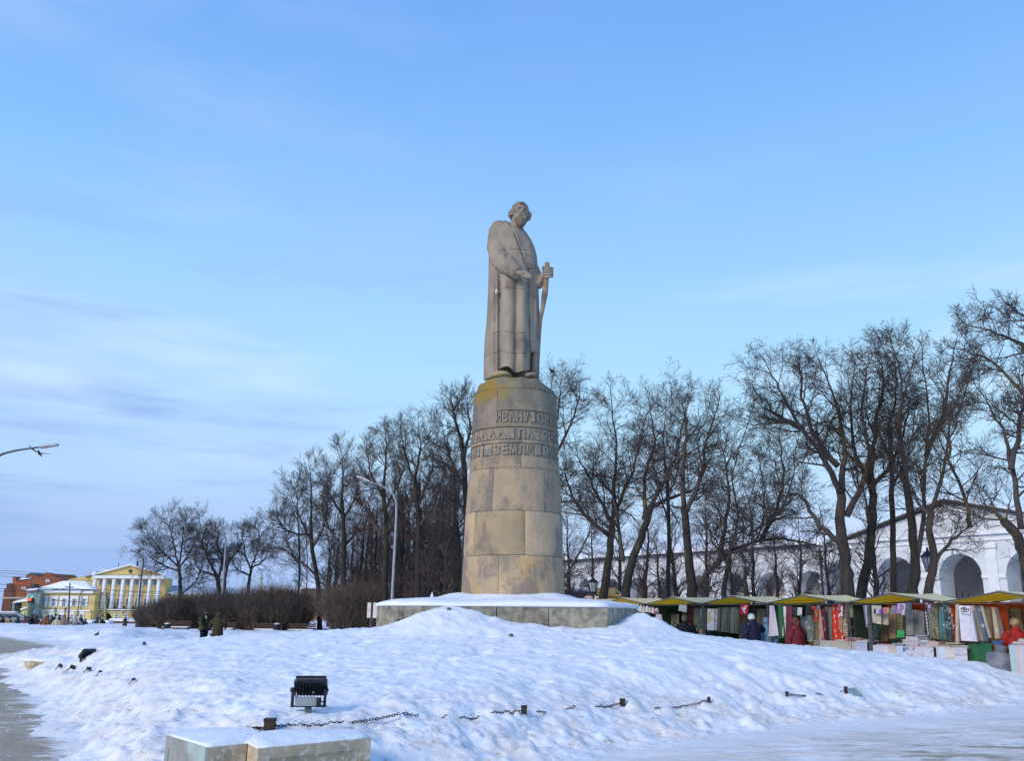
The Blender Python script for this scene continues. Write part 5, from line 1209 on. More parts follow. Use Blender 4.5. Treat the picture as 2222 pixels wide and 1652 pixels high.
for k, (xa, ya, xb, yb2, sag) in enumerate(((-40, 345, 900, 405, 4), (-40, 372, 820, 430, 5), (-40, 412, 1080, 470, 6), (-40, 505, 1100, 590, 8), (-40, 560, 1900, 650, 16), (300, 690, 1900, 735, 10), (-40, 600, 820, 560, 5), (820, 560, 1900, 600, 6), (300, 640, 1238, 760, 8), (1238, 570, 2150, 640, 6))):
    D = 108+k; P = []
    for i in range(13):
        s_ = i/12; c, r = C(xa+(xb-xa)*s_, ya+(yb2-ya)*s_+sag*4*s_*(1-s_)); P.append(at(c, r, D))
    mb = MB(); mb.tube(P, .022, 4); o = mb.build('overhead_wire', WIRE, None, origin=P[0], label=['topmost overhead wire at the left edge, ending over the brick gable', 'second overhead wire down at the left edge', 'wire running in front of the brick gable top', 'wire sloping past the red brick wall to the yellow wing', 'long sagging wire crossing wing and mansion columns', 'wire crossing the wing windows and the mansion windows', 'wire rising from the left edge to the grey pole', 'wire from the grey pole across the upper mansion columns', 'wire sagging across the wing windows to the ochre pole', 'wire leading right from the top of the ochre pole'][k], cat='wire', group='overhead wires crossing in front of the yellow houses')
# clipped conifer hut shape before the mansion
def leafblob(par, c, r, n, m, seed, name='foliage', s_=.10):
    R = random.Random(seed); mb = MB()
    for _ in range(n):
        a = R.uniform(0, 6.28); h = R.random(); w_ = (1-h**2.6)**.6; rr_ = w_*R.uniform(.85, 1.05); q = V(c[0]+r[0]*rr_*math.cos(a), c[1]+r[1]*rr_*math.sin(a), c[2]+r[2]*h)
        d1 = V(R.gauss(0, 1), R.gauss(0, 1), R.gauss(0, 1)).normalized()*s_*R.uniform(.6, 1.6); d2_ = d1.orthogonal().normalized()*s_*.6; mb.poly([q-d1, q+d2_, q+d1, q-d2_])
    return mb.build(name, m, par, recalc=False)
p = at(*C(1250, 960), 112); t = thing('clipped_conifer', (p.x, 112, -.3), 'dark green clipped conifer before the yellow mansion', 'conifer')
p0, p1 = at(*C(1180, 960), 112), at(*C(1305, 865), 112); leafblob(t, ((p0.x+p1.x)/2, 112, -.4), ((p1.x-p0.x)/2, 1.2, p1.z+.5), 9000, mat('conifer', (.030, .042, .020), (.018, .028, .014), 3, .9), 5)
mb = MB(); mb.tube([V((p0.x+p1.x)/2, 112, -.6), V((p0.x+p1.x)/2, 112, p1.z-1)], .2, 6); mb.build('trunk', BARK, t)
# low market benches and crates in the crowd (snowy boxes)
for i, (x0, x1, y0, y1, D, lb) in enumerate(((1310, 1480, 945, 975, 100, 'snow topped low brown kiosk roof behind the hooded walker'), (1180, 1290, 965, 990, 95, 'snow covered reddish box left of the clipped conifer foot'), (940, 1090, 965, 990, 92, 'snow covered low table behind the crowd'), (1500, 1600, 950, 980, 102, 'long low reddish wall capped with snow by the information panel'))):
    a, b_ = at(*C(x0, y1), D), at(*C(x1, y0), D); t = thing('snowy_bench', ((a.x+b_.x)/2, D, 0), lb, 'bench'); mb = MB(); mb.box(((a.x+b_.x)/2, D, b_.z/2-.3), (b_.x-a.x, .8, b_.z+.6)); mb.build('box', mat('reddish_board', (.20, .09, .075), (.14, .07, .06), 3), t)
    mb = MB(); mb.box(((a.x+b_.x)/2, D, b_.z+.14), (b_.x-a.x+.2, 1.0, .26)); mb.build('snow_cover', M_snowcap, t)
# benches by the hedge
def bench(p, label, rz=0):
    t = thing('park_bench', p, label, 'bench', 'park benches along the hedge'); p = Vector(p); W_ = mat('bench_wood', (.08, .045, .035), (.06, .035, .03))
    for k in range(3): mb = MB(); mb.box(p+V(0, -.2+.16*k, .45), (1.8, .13, .05)); mb.build('seat_slat', W_, t)
    for k in range(3): mb = MB(); mb.box(p+V(0, .28, .58+.14*k), (1.8, .04, .1)); mb.build('back_slat', W_, t)
    for s_ in (-.8, .8): mb = MB(); mb.box(p+V(s_, 0, .22), (.06, .5, .44)); mb.build('leg', BLACK, t)
    mb = MB(); mb.box(p+V(0, -.04, .51), (1.7, .44, .06)); mb.build('snow_cover', M_snowcap, t)
for c, lb in ((168, 'dark bench at the left end of the hedge'), (214, 'dark bench behind the two men'), (262, 'snowy bench in the gap of the hedge, right of the men'), (296, 'dark low bench under the right part of the hedge')):
    p = at(c, 629, 61.5); bench((p.x, 63.0, bz(p.x, 63.0)-.36), lb)
for c, lb in ((155.5, 'black litter bin by the left hedge bench'), (269, 'black litter bin right of the snowy bench')):
    p = at(c, 629, 60); t = thing('litter_bin', (p.x, 62, bz(p.x, 62)-.3), lb, 'bin'); mb = MB(); mb.lathe((p.x, 62, bz(p.x, 62)-.3), [(.22, 0), (.25, .65), (.27, .67), (.20, .68)], 10); mb.build('bin_body', BLACK, t); mb = MB(); mb.ball((p.x, 62, bz(p.x, 62)+.38), (.2, .2, .08), 5); mb.build('snow_cover', M_snowcap, t)
# hanging white bulb ornament
D = 40; q = lambda x, y: at((1350+x/5.555)/3.694, (2100+y/5.555)/3.694, D); p = q(1300, 720)
t = thing('bulb_light', (p.x, D, .6), 'white globe bulb on a bent stalk among trunks left of the pedestal', 'lamp')
mb = MB(); mb.tube([Vector(w_) for w_ in spl([tuple(q(1305, 720)), tuple(q(1285, 540)), tuple(q(1320, 430)), tuple(q(1370, 405)), tuple(q(1380, 440)), tuple(q(1374, 545))], 5)], .02, 6); mb.build('stalk', BLACK, t)
mb = MB(); c_ = q(1368, 585); mb.lathe((c_.x, c_.y, c_.z), [(.001, -.10), (.05, -.09), (.085, -.02), (.07, .04), (.03, .10), (.025, .17), (.001, .18)], 12); mb.build('bulb', mat('bulb_white', (.72, .74, .78), rough=.3), t, smooth=True)

# ================================================================ THINGS STANDING IN THE SNOW
def floodlight(base, s_, rz, label, snow=False, tilt=0):
    t = thing('floodlight', base, label, 'floodlight', 'floodlights aimed at the monument'); B = Vector(base); Rz = Matrix.Rotation(rz, 3, 'Z')
    X = lambda x, y, z: B+Rz @ (Vector((x, y, z))*s_)
    def bx(mb, c, d, R_=None): mb.box(X(*c), [q*s_ for q in d], Rz @ R_ if R_ else Rz)
    T = Matrix.Rotation(math.radians(-42), 3, 'X')
    H = V(.02, .06, .49)
    mb = MB(); bx(mb, (0, 0, .05), (.105, .09, .3)); mb.build('mounting_post', mat('zinc_post', (.10, .13, .13), (.07, .09, .09), 4, .5), t)
    mb = MB(); bx(mb, (0, 0, .185), (.50, .10, .025)); mb.build('bracket_base', BLACK, t)
    for q in (-.265, .265): mb = MB(); bx(mb, (q, -.01, .30), (.045, .07, .26)); mb.ball(X(q*1.04, 0, .44), .045*s_, 6); mb.build('bracket_arm', BLACK, t)
    mb = MB(); bx(mb, (-.04, -.07, .265), (.34, .10, .135)); mb.build('driver_box', mat('driver_grey', (.26, .30, .32), (.22, .26, .28), 3, .45), t)
    mb = MB(); bx(mb, (.175, -.06, .265), (.07, .09, .12)); mb.build('cable_gland', BLACK, t); mb = MB(); mb.tube([X(.20, -.11, .29), X(.26, -.12, .25), X(.27, -.05, .20)], .012*s_, 5); mb.build('cable', BLACK, t); mb = MB(); mb.tube([X(-.20, -.08, .33), X(-.23, -.06, .40), X(-.2, .02, .47)], .012*s_, 5); mb.build('cable', BLACK, t)
    mb = MB()
    for k in (-1, 1): bx(mb, tuple(H+V(k*.122, 0, 0)), (.235, .34, .10), T)
    bx(mb, tuple(H+T @ V(0, 0, .065)), (.50, .36, .03), T); mb.build('lamp_housing', mat('housing_black', (.012, .012, .014), (.02, .02, .022), 6, .45), t)
    for k in range(9):
        mb = MB(); bx(mb, tuple(H+T @ V(-.22+k*.055, -.01, -.07)), (.012, .30, .06), T); mb.build('cooling_fin', BLACK, t)
    mb = MB(); bx(mb, tuple(H+T @ V(0, -.172, .02)), (.47, .008, .02), T); mb.build('trim_strip', mat('strip_grey', (.10, .12, .13)), t)
    mb = MB(); bx(mb, tuple(H+T @ V(.05, .02, -.102)), (.045, .035, .006), T); mb.build('type_plate', mat('plate_silver', (.40, .42, .44)), t)
    for q in (-1, 1): mb = MB(); bx(mb, tuple(H+V(q*.262, 0, -.01)), (.02, .30, .09), T); mb.build('side_plate', mat('side_plate', (.05, .055, .07), rough=.4), t)
    if snow: mb = MB(); bx(mb, tuple(H+T @ V(0, 0, .10)), (.5, .36, .05), T); mb.build('snow_cover', M_snowcap, t)
    else: mb = MB(); bx(mb, tuple(H+T @ V(0, .18, .085)), (.47, .02, .012), T); mb.build('frost', M_snowcap, t)
    return t
# foreground floodlight: foot at column 308, row 714
p = snowat(308, 713.5)
floodlight((p.x, p.y, p.z-.06), 34.0/FPX*p.y*1.0/.60, .10, 'black double floodlight on a short post in the near snow, facing the monument')
FL_P = p
p = snowat(88, 656)
floodlight((p.x, p.y, p.z-.28), .62, 1.0, 'snow dusted black floodlight sunk in the snow on the far left shoulder of the bed', snow=True)
# chain posts and chains
RUST = mat('rusty_iron', (.06, .035, .028), (.035, .022, .02), 14, .8); IRON = mat('chain_iron', (.035, .022, .022), (.02, .015, .015), 10, .7)
cps = [snowat(269.5, 731), snowat(524, 714.5), snowat(622.5, 706.5), snowat(709, 703.5), snowat(787, 697.5), snowat(846, 692.5)]
lbs = ['rusty chain post stub in the dirty hollow behind the near corner block', 'small dark chain post in the snow, second from the left', 'small dark chain post in the middle of the front snow slope', 'nearly buried chain post right of the middle one', 'rusty buried chain end where the slope meets the ice', 'chain post beside the tilted blue sheet at the right']
for i, p in enumerate(cps):
    t = thing('chain_post', p, lbs[i], 'post', 'posts of the chain fence'); s_ = (.62, .42, .42, .25, .25, .3)[i]
    mb = MB(); mb.box(p+V(0, 0, .02), (.17*s_, .15*s_, .14*s_+.06)); mb.build('post_stub', RUST, t); mb = MB(); mb.box(p+V(0, 0, .09*s_+.045), (.19*s_, .17*s_, .03)); mb.build('cap', IRON, t)
def chain(p, q, sag, label, vis=None, side=0.0, dip=None):
    t = thing('chain', (p+q)/2, label, 'chain', 'chains half buried in the snow'); n = max(8, int((q-p).length/.037)); prev = None; k = 0
    mesh = None
    for i in range(n):
        s_ = (i+.5)/n; x = p.lerp(q, s_); x.y -= side*4*s_*(1-s_); g_ = mz(x.x, x.y)
        z = (p.z*(1-s_)+q.z*s_)+.045-sag*4*s_*(1-s_); z = max(z, g_+.004)
        if vis is not None and not any(a <= s_ <= b for a, b in vis): continue
        c = V(x.x, x.y, z); d = (q-p).normalized(); d.z = 0; ang = math.atan2(d.y, d.x)
        if mesh is None:
            mb = MB(); m_ = 10
            ring = [V(.024*math.cos(6.283*a/m_), .013*math.sin(6.283*a/m_), 0) for a in range(m_)]; P = []
            for a in range(m_+1): P.append(ring[a % m_])
            mb.tube(P, .0052, 5, cap=False); mb.v = [tuple(Vector(w_)) for w_ in mb.v]; o = mb.build('link', IRON, None); mesh = o.data; bpy.data.objects.remove(o)
        o = bpy.data.objects.new('link', mesh); sc.collection.objects.link(o); o.parent = t; o.location = c-t.location; o.rotation_euler = (math.pi/2*(k % 2)+random.Random(i).uniform(-.2, .2), random.Random(i+50).uniform(-.2, .2), ang); k += 1
    return t
chain(snowat(253, 733), cps[0], .02, 'short rusty chain length left of the first post stub')
chain(cps[0], snowat(400, 719), .05, 'long chain running right from the first post stub behind the corner block')
chain(snowat(402, 718), cps[1], .09, 'chain reaching the second post, surfacing only in places', vis=((0, .12), (.3, .34), (.45, .62), (.72, 1)))
chain(cps[1], cps[2], .08, 'chain hanging up to the middle post, mostly buried', vis=((.12, .2), (.40, .48), (.70, 1)))
chain(cps[2], cps[3], .10, 'chain rising to the post right of the middle', vis=((.35, .42), (.55, 1)))
chain(cps[4], snowat(846, 694), .06, 'broken chain pieces between the last two posts', vis=((0, .3), (.45, .6), (.9, 1)))
p = snowat(849, 692.5); t = thing('blue_sheet', p, 'tilted pale blue metal sheet lying on the right snow slope', 'metal sheet')
q = [at(c, r, p.y-.05+k*.02) for k, (c, r) in enumerate(((845, 689.5), (852, 689.0), (860, 696.5), (853, 698)))]
mb = MB(); mb.prism([w_+V(0, -.12, .01) for w_ in q], V(0, -.02, .012)); mb.build('sheet', mat('blue_metal_sheet', (.22, .32, .36), (.18, .27, .31), 3, .5), t)
for i, (x, y) in enumerate(((548, 412), (660, 425), (808, 443), (912, 471), (1215, 547))):
    c, r = x/2.469/3.694, (2300+y/2.469)/3.694; p = snowat(c, r+1.5); t = thing('chain_post', p, 'dark stub poking out of the snow, '+['farthest left of the row', 'second and largest of the row', 'third in the row, tilted', 'fourth in the row, almost buried', 'alone right of the row'][i], 'post', 'stubs on the left snow slope')
    s_ = (.9, 1.1, 1.0, .7, .8)[i]*p.y/54; mb = MB(); R_ = Matrix.Rotation(.5-.2*i, 3, 'Y'); mb.box(p+V(0, 0, .06), (.22*s_, .18*s_, .17*s_), R_); mb.build('post_stub', BLACK, t)
    mb = MB(); mb.tube([p+V(-.1*s_, 0, .05), p+V(-.24*s_, -.05, -.02)], .03*s_, 5); mb.build('chain_end', IRON, t)
# small debris by the plinth
for i, (c, r) in enumerate(((511, 637.4), (398, 619.5), (449, 610.8))):
    p = snowat(c, r); t = MB(); t.ball(p+V(0, 0, .02), (.06, .05, .045), 4); t.build('stone', mat('dark_stone', (.14, .13, .11)), None, origin=p, label=['small grey stone on the snow in front of the plinth', 'dark clod by the left slab of the plinth', 'brown lump at the foot of the plinth drift'][i], cat='stone')
# clods of ice and dirty snow along the toe of the bed
R = random.Random(77); mb = MB(); nC = 0
while nC < 120:
    i = R.choice((8, 9, 9, 10, 11, 11)); a, b_ = TOE[i], TOE[(i+1) % len(TOE)]; s_ = R.random(); x = a[0]+(b_[0]-a[0])*s_+R.gauss(0, .7); y = a[1]+(b_[1]-a[1])*s_+R.gauss(0, .6)
    z = max(mz(x, y) if polydist(np.array([x]), np.array([y]), TOE)[0] > -.8 else 0, float(ground_z(np.array([x]), np.array([y]))[0])); r_ = R.uniform(.008, .02)
    c = V(x, y, z+r_*.3); P = [c+V(R.gauss(0, 1), R.gauss(0, 1), R.gauss(0, .8)).normalized()*r_ for _ in range(4)]; n0 = len(mb.v)
    top, bt = c+V(0, 0, r_*.8), c-V(0, 0, r_); ring = [c+V(math.cos(q*1.57+s_*6)*r_*R.uniform(.8, 1.3), math.sin(q*1.57+s_*6)*r_*R.uniform(.8, 1.3), R.uniform(-.2, .3)*r_) for q in range(4)]
    mb.v += [tuple(top), tuple(bt)]+[tuple(w_) for w_ in ring]
    for q in range(4): mb.f += [(n0, n0+2+q, n0+2+(q+1) % 4), (n0+1, n0+2+(q+1) % 4, n0+2+q)]; mb.m += [0, 0]
    nC += 1
mb.build('snow_clods', M_bank, None, label='clods of dirty snow along the edge of the bed', cat='snow clods', kind='stuff')

# ================================================================ PEOPLE
SKIN = mat('skin', (.42, .24, .17), (.38, .21, .15), 4, .7)
def cmat(c, rough=.85):
    return mat('cloth_%d_%d_%d' % tuple(int(x*1000) for x in c), c, tuple(x*.6 for x in c), 9, rough, .012, 12)
def skinned(verts, edges, radii, sub=1):
    me = bpy.data.meshes.new('figure'); me.from_pydata([tuple(v) for v in verts], edges, []); o = bpy.data.objects.new('figure', me); sc.collection.objects.link(o)
    md = o.modifiers.new('skin', 'SKIN'); sv = me.skin_vertices[0].data
    for i, r in enumerate(radii): sv[i].radius = (r, r) if not hasattr(r, '__len__') else r
    sv[0].use_root = True
    s_ = o.modifiers.new('sub', 'SUBSURF'); s_.levels = sub; s_.render_levels = sub
    bpy.context.view_layer.update(); m2 = bpy.data.meshes.new_from_object(o.evaluated_get(bpy.context.evaluated_depsgraph_get())); bpy.data.objects.remove(o); bpy.data.meshes.remove(me)
    return m2
def person(p, h, rz, coat, legs, hat, label, group, long=.0, armL=None, armR=None, hood=False, hatc=None, fat=1.0, bag=None, camo=None):
    """standing figure h metres tall facing rz (0 = towards the camera); arms as hand positions in body units"""
    t = thing('person', p, label, 'person', group); s_ = h/1.75; Rz = Matrix.Rotation(rz, 3, 'Z')
    X = lambda x, y, z: Rz @ (Vector((x, y, z))*s_)
    aL = armL or (-.30, -.02, .80); aR = armR or (.30, -.02, .80)
    el = lambda sx, a: ((sx*.30+a[0])/2+sx*.07, (a[1])/2+.06 if a[2] < 1.0 else a[1]*.4, (1.38+a[2])/2-.06)
    eL, eR = el(-1, aL), el(1, aR)
    vs = [(0, 0, .93), (0, 0, 1.15), (0, 0, 1.38), (0, .0, 1.50), (0, -.02, 1.62), (0, -.01, 1.72), (-.10, 0, .88), (-.11, -.01, .48), (-.11, .02, .08), (-.11, -.13, .04), (.10, 0, .88), (.11, .01, .48), (.11, .03, .08), (.11, -.12, .04), (-.20, 0, 1.40), eL, aL, (.20, 0, 1.40), eR, aR]
    ed = [(0, 1), (1, 2), (2, 3), (3, 4), (4, 5), (0, 6), (6, 7), (7, 8), (8, 9), (0, 10), (10, 11), (11, 12), (12, 13), (2, 14), (14, 15), (15, 16), (2, 17), (17, 18), (18, 19)]
    rd = [.15, .15, .16, .06, .10, .085, .085, .06, .045, .04, .085, .06, .045, .04, .07, .05, .035, .07, .05, .035]
    me = skinned([X(*v) for v in vs], ed, [r*s_ for r in rd]); me.materials.append(SKIN); o = bpy.data.objects.new('body', me); sc.collection.objects.link(o); o.parent = t; me.polygons.foreach_set('use_smooth', [True]*len(me.polygons))
    P = Vector(p); W = lambda x, y, z: P+X(x, y, z)
    # face
    mb = MB(); mb.ball(W(0, -.125, 1.63), (.016*s_, .02*s_, .028*s_), 4); mb.build('nose', SKIN, t)
    # coat: lofted shell + sleeves
    mb = MB(); hem_ = .80-long; f_ = fat
    prof = [(.245*f_, .17*f_, hem_), (.235*f_, .165*f_, hem_+.12), (.205*f_, .15*f_, 1.02), (.225*f_, .165*f_, 1.22), (.235, .155, 1.36), (.19, .13, 1.45), (.115, .11, 1.52), (.105, .105, 1.57), (.08, .085, 1.575)]
    G = []
    for a_, b_, z in prof: G.append([W(a_*math.cos(2*math.pi*k/16), b_*math.sin(2*math.pi*k/16), z) for k in range(16)])
    mb.quadgrid(G, wv=True)
    for sx, e, a in ((-1, eL, aL), (1, eR, aR)):
        S0 = V(sx*.17, 0, 1.40); hnd = Vector(a); E = Vector(e); w_ = E.lerp(hnd, .88)
        mb.tube([W(*S0), W(*(S0.lerp(E, .5)+V(sx*.01, 0, 0))), W(*E), W(*E.lerp(w_, .5)), W(*w_)], [.095*s_*f_, .09*s_*f_, .082*s_*f_, .072*s_, .062*s_], 9)
    mb.build('coat', coat, t, smooth=True)
    # trousers and boots
    for sx, k in ((-1, 7), (1, 11)):
        a, b_, c = vs[k-1], vs[k], vs[k+1]; mb = MB(); mb.tube([W(*a), W(*b_), W(*V(*c)+V(0, 0, .06)) if False else W(c[0], c[1], c[2]+.05)], [.115*s_, .085*s_, .075*s_], 9); mb.build('trouser_leg', legs, t, smooth=True)
        mb = MB(); mb.tube([W(c[0], c[1]+.05, .05), W(c[0], c[1]-.08, .05), W(c[0], c[1]-.17, .04)], [.065*s_, .07*s_, .04*s_], 8); mb.build('boot', BLACK, t, smooth=True)
    for a, e in ((aL, eL), (aR, eR)):
        d = (Vector(a)-Vector(e)).normalized(); mb = MB(); c = Vector(a); 
        mb.tube([W(*(c-d*.03)), W(*(c+d*.03)), W(*(c+d*.07))], [.034*s_, .04*s_, .03*s_], 7)
        for q in range(4): o_ = V(.0, 0, 0)+d.orthogonal().normalized()*(.012+.0)*(q-1.5)*1.6; mb.tube([W(*(c+d*.06+o_)), W(*(c+d*.10+o_+V(0, -.01, 0)))], .009*s_, 5)
        mb.build('glove', BLACK, t)
    if hood: mb = MB(); mb.ball(W(0, .02, 1.62), (.15*s_, .16*s_, .18*s_), 8); mb.build('hood', coat, t, smooth=True)
    if hat == 'beanie' : mb = MB(); mb.lathe(W(0, 0, 1.635), [(.118*s_, -.02*s_), (.124*s_, 0), (.128*s_, .03*s_), (.122*s_, .09*s_), (.09*s_, .14*s_), (.03*s_, .165*s_), (.001, .168*s_)], 12, 1, 1.05); mb.build('knitted_hat', hatc or BLACK, t, smooth=True)
    if hat == 'pom': mb = MB(); mb.lathe(W(0, 0, 1.65), [(.128*s_, 0), (.13*s_, .08*s_), (.08*s_, .15*s_), (.001, .17*s_)], 12); mb.ball(W(0, 0, 1.86), .05*s_, 6); mb.build('knitted_hat', hatc or BLACK, t, smooth=True)
    if hat == 'hair': mb = MB(); mb.ball(W(0, .02, 1.67), (.125*s_, .135*s_, .14*s_), 8); mb.build('hair', hatc or BLACK, t, smooth=True)
    return t
CAMO = mat('camouflage', (.085, .085, .045), (.035, .04, .022), 7, .9, c3=(.022, .018, .016), s3=5, lo3=.50, hi3=.53)
OLIVE = mat('olive_cloth', (.055, .048, .022), (.035, .030, .016), 6, .9, .01, 10); NAVY = cmat((.012, .018, .035))
GP = 'two men in olive talking on the snow left of the mound'
p = at(203.2, 643, 44); person((p.x, 44, -.10), 1.80, .95, CAMO, NAVY, 'beanie', 'man in camouflage jacket and black beanie drinking from a cup, left of the hedge gap', GP, fat=1.2, armR=(.10, -.33, 1.46), armL=(-.22, -.22, 1.05))
t = thing('cup', at(206.2, 618.0, 43.6), 'pale paper cup held to the mouth of the man in camouflage', 'cup'); mb = MB(); mb.lathe(at(206.2, 618.0, 43.6), [(.03, -.06), (.045, .06), (.04, .065)], 8); mb.build('cup_body', mat('cup_cream', (.5, .5, .36)), t)
p = at(216.6, 643, 43.4); person((p.x, 43.4, -.10), 1.66, 3.3, OLIVE, NAVY, None, 'hooded man in a long olive jacket seen from behind', GP, long=.35, fat=1.22, hood=True, armL=(-.34, -.1, 1.0), armR=(.34, -.1, 1.0))
a = at(209.5, 634.5, 43.3); t = thing('tool_handle', a, 'thin dark handle held low between the two men', 'tool handle'); mb = MB(); mb.tube([a, at(213.5, 639, 43.2)], .03, 6); mb.tube([at(209.8, 634.6, 43.3), at(213.6, 636, 43.2)], .025, 6); mb.build('handle', BLACK, t)
GC = 'people strolling behind the snowbank on the left'
c5 = lambda x: (100+x/5.555)/3.694
PPL = [(30, 575, 86, (.06, .03, .05), 'beanie', 'dark coated person at the left fringe of the crowd', 0, 0), (110, 520, 80, (.014, .016, .03), 'beanie', 'tall person in black leaning towards a companion', .1, 1), (205, 525, 80, (.02, .022, .025), 'hair', 'person in black with auburn hair beside the tall one', 0, 2),
       (388, 515, 78, (.22, .085, .05), 'pom', 'person in a long rust brown puffer coat with a pale bobble hat', .42, 3), (436, 528, 81, (.16, .02, .03), 'beanie', 'person in maroon just behind the rust puffer coat', .3, 4), (515, 545, 80, (.02, .07, .045), 'hair', 'person in a dark green coat turned sideways', .2, 5), (598, 498, 84, (.018, .02, .04), 'beanie', 'tall dark figure behind the cream jacket', 0, 6),
       (625, 545, 77, (.50, .47, .38), 'pom', 'person in a cream jacket and white hat seen from behind', .12, 7), (668, 520, 83, (.02, .02, .035), 'beanie', 'navy figure right behind the cream jacket', .1, 8), (772, 522, 77, (.26, .19, .15), 'pom', 'person in a long beige tan coat with hood', .40, 9), (850, 570, 82, (.16, .16, .18), 'hair', 'slight grey figure right of the tan coat', .1, 10),
       (1010, 535, 78, (.40, .38, .38), 'pom', 'person in a light grey jacket with arms held away from the body', .05, 11), (1105, 525, 80, (.02, .025, .035), 'pom', 'person in black with a pink hat beside the grey jacket', .1, 12), (1205, 605, 84, (.03, .05, .05), 'beanie', 'short person in a wide dark hat', .1, 13),
       (1445, 605, 88, (.02, .035, .045), 'hair', 'dark dressed adult bending by a child in orange', .1, 14), (1540, 605, 88, (.015, .018, .03), 'pom', 'navy dressed person with a pale hat before the conifer', .1, 15), (2018, 592, 74, (.065, .055, .05), 'beanie', 'lone hooded walker in brown near the information panel', .2, 16)]
hc = {2: (.12, .03, .02), 3: (.5, .45, .42), 7: (.7, .75, .8), 9: (.30, .22, .16), 11: (.5, .48, .46), 12: (.55, .28, .28), 15: (.35, .4, .4), 13: (.05, .03, .03), 16: (.06, .05, .045), 5: (.10, .06, .04)}
for x, y, D, col, hat, lb, lg, i in PPL:
    q = at(c5(x), (2180+y/5.555)/3.694, D); h = 1.72 if i != 13 else 1.5; z0 = q.z-h-.04
    z0 = max(-.8, min(.35, z0))
    arms = dict(armL=(-.55, -.1, 1.0), armR=(.55, -.1, .95)) if i == 11 else (dict(armL=(-.2, -.3, 1.15), armR=(.2, -.3, 1.1)) if i in (1, 2, 5, 14) else {})
    person((q.x, D, z0), h, (i*1.3) % 6.28 if i not in (3, 7, 9, 11) else 3.1, cmat(col), cmat((.02, .02, .03)), hat, lb, GC, long=lg, fat=1.18, hatc=cmat(hc[i]) if i in hc else None, hood=i in (9, 16), **arms)
q = at(c5(1490), (2180+645/5.555)/3.694, 87); person((q.x, 87, q.z-1.1), 1.1, 0, cmat((.5, .18, .06)), cmat((.03, .03, .05)), 'pom', 'small child in an orange jacket between two dark dressed adults', GC, fat=1.1, hatc=cmat((.5, .3, .2)))
for x, col, lb, lg in ((170, (.45, .33, .10), 'person in a mustard yellow coat beside the green shop', .3), (318, (.03, .08, .09), 'hooded person in teal behind the snowbank', .1), (438, (.25, .03, .07), 'person in a crimson jacket at the crossing', .1), (470, (.06, .05, .12), 'person in dark purple beside the crimson jacket', .1), (50, (.05, .03, .04), 'dark figure by the parked cars at the left edge', 0)):
    q = at(x/4.72/3.694, (2050+(1108 if x != 170 else 1100)/4.72)/3.694, 88); person((q.x, 88, max(-.8, q.z-1.7)), 1.7, 1.0, cmat(col), cmat((.03, .03, .04)), 'beanie' if x != 318 else None, lb, GC, long=lg, fat=1.15, hood=x == 318, hatc=cmat((.03, .02, .02)))
# parked car peeking above the snow at the far left
def car(p, rz, colr, label, L_=4.4, H=1.5):
    t = thing('parked_car', p, label, 'car'); P = Vector(p); Rz = Matrix.Rotation(rz, 3, 'Z'); X = lambda x, y, z: P+Rz @ V(x, y, z)
    side = [(-L_/2, .35), (-L_/2, .85), (-L_/2+.8, .98), (-L_/2+1.35, H), (L_/2-1.3, H), (L_/2-.55, 1.0), (L_/2, .9), (L_/2, .35)]
    mb = MB(); P2_ = []
    for y_, sh_ in ((-.85, 1), (-.80, 1), (.80, 1), (.85, 1)): P2_.append([X(a, y_*(.82 if b > 1.05 else 1), b) for a, b in side])
    mb.quadgrid(P2_, wv=True); mb.poly(P2_[0]); mb.poly(P2_[-1]); mb.build('body', mat('car_paint_%d' % int(colr[0]*100), colr, rough=.3, spec=.5), t, autosm=30)
    for s_ in (-1, 1):
        mb = MB(); mb.poly([X(-L_/2+1.0, s_*.86, 1.0), X(-L_/2+1.45, s_*.72, H-.08), X(L_/2-1.4, s_*.72, H-.08), X(L_/2-.8, s_*.86, 1.0)]); mb.build('side_window', DARKG, t)
        for x in (-L_/2+.85, L_/2-.85): mb = MB(); mb.tube([X(x, s_*.72, .33), X(x, s_*.9, .33)], .33, 14); w_ = mb.build('wheel', BLACK, t); mb = MB(); mb.tube([X(x, s_*.89, .33), X(x, s_*.905, .33)], .19, 10); mb.build('rim', STEEL, w_)
    mb = MB(); mb.prism([X(-L_/2+1.3, -.66, H+.01), X(L_/2-1.35, -.66, H+.01), X(L_/2-1.35, .66, H+.01), X(-L_/2+1.3, .66, H+.01)], V(0, 0, .12)); mb.build('roof_snow', M_snowcap, t)
p = at(7, 616, 95); car((p.x, 95, -.2), .3, (.30, .30, .30), 'grey parked car with a snowy roof at the left edge', H=1.45)
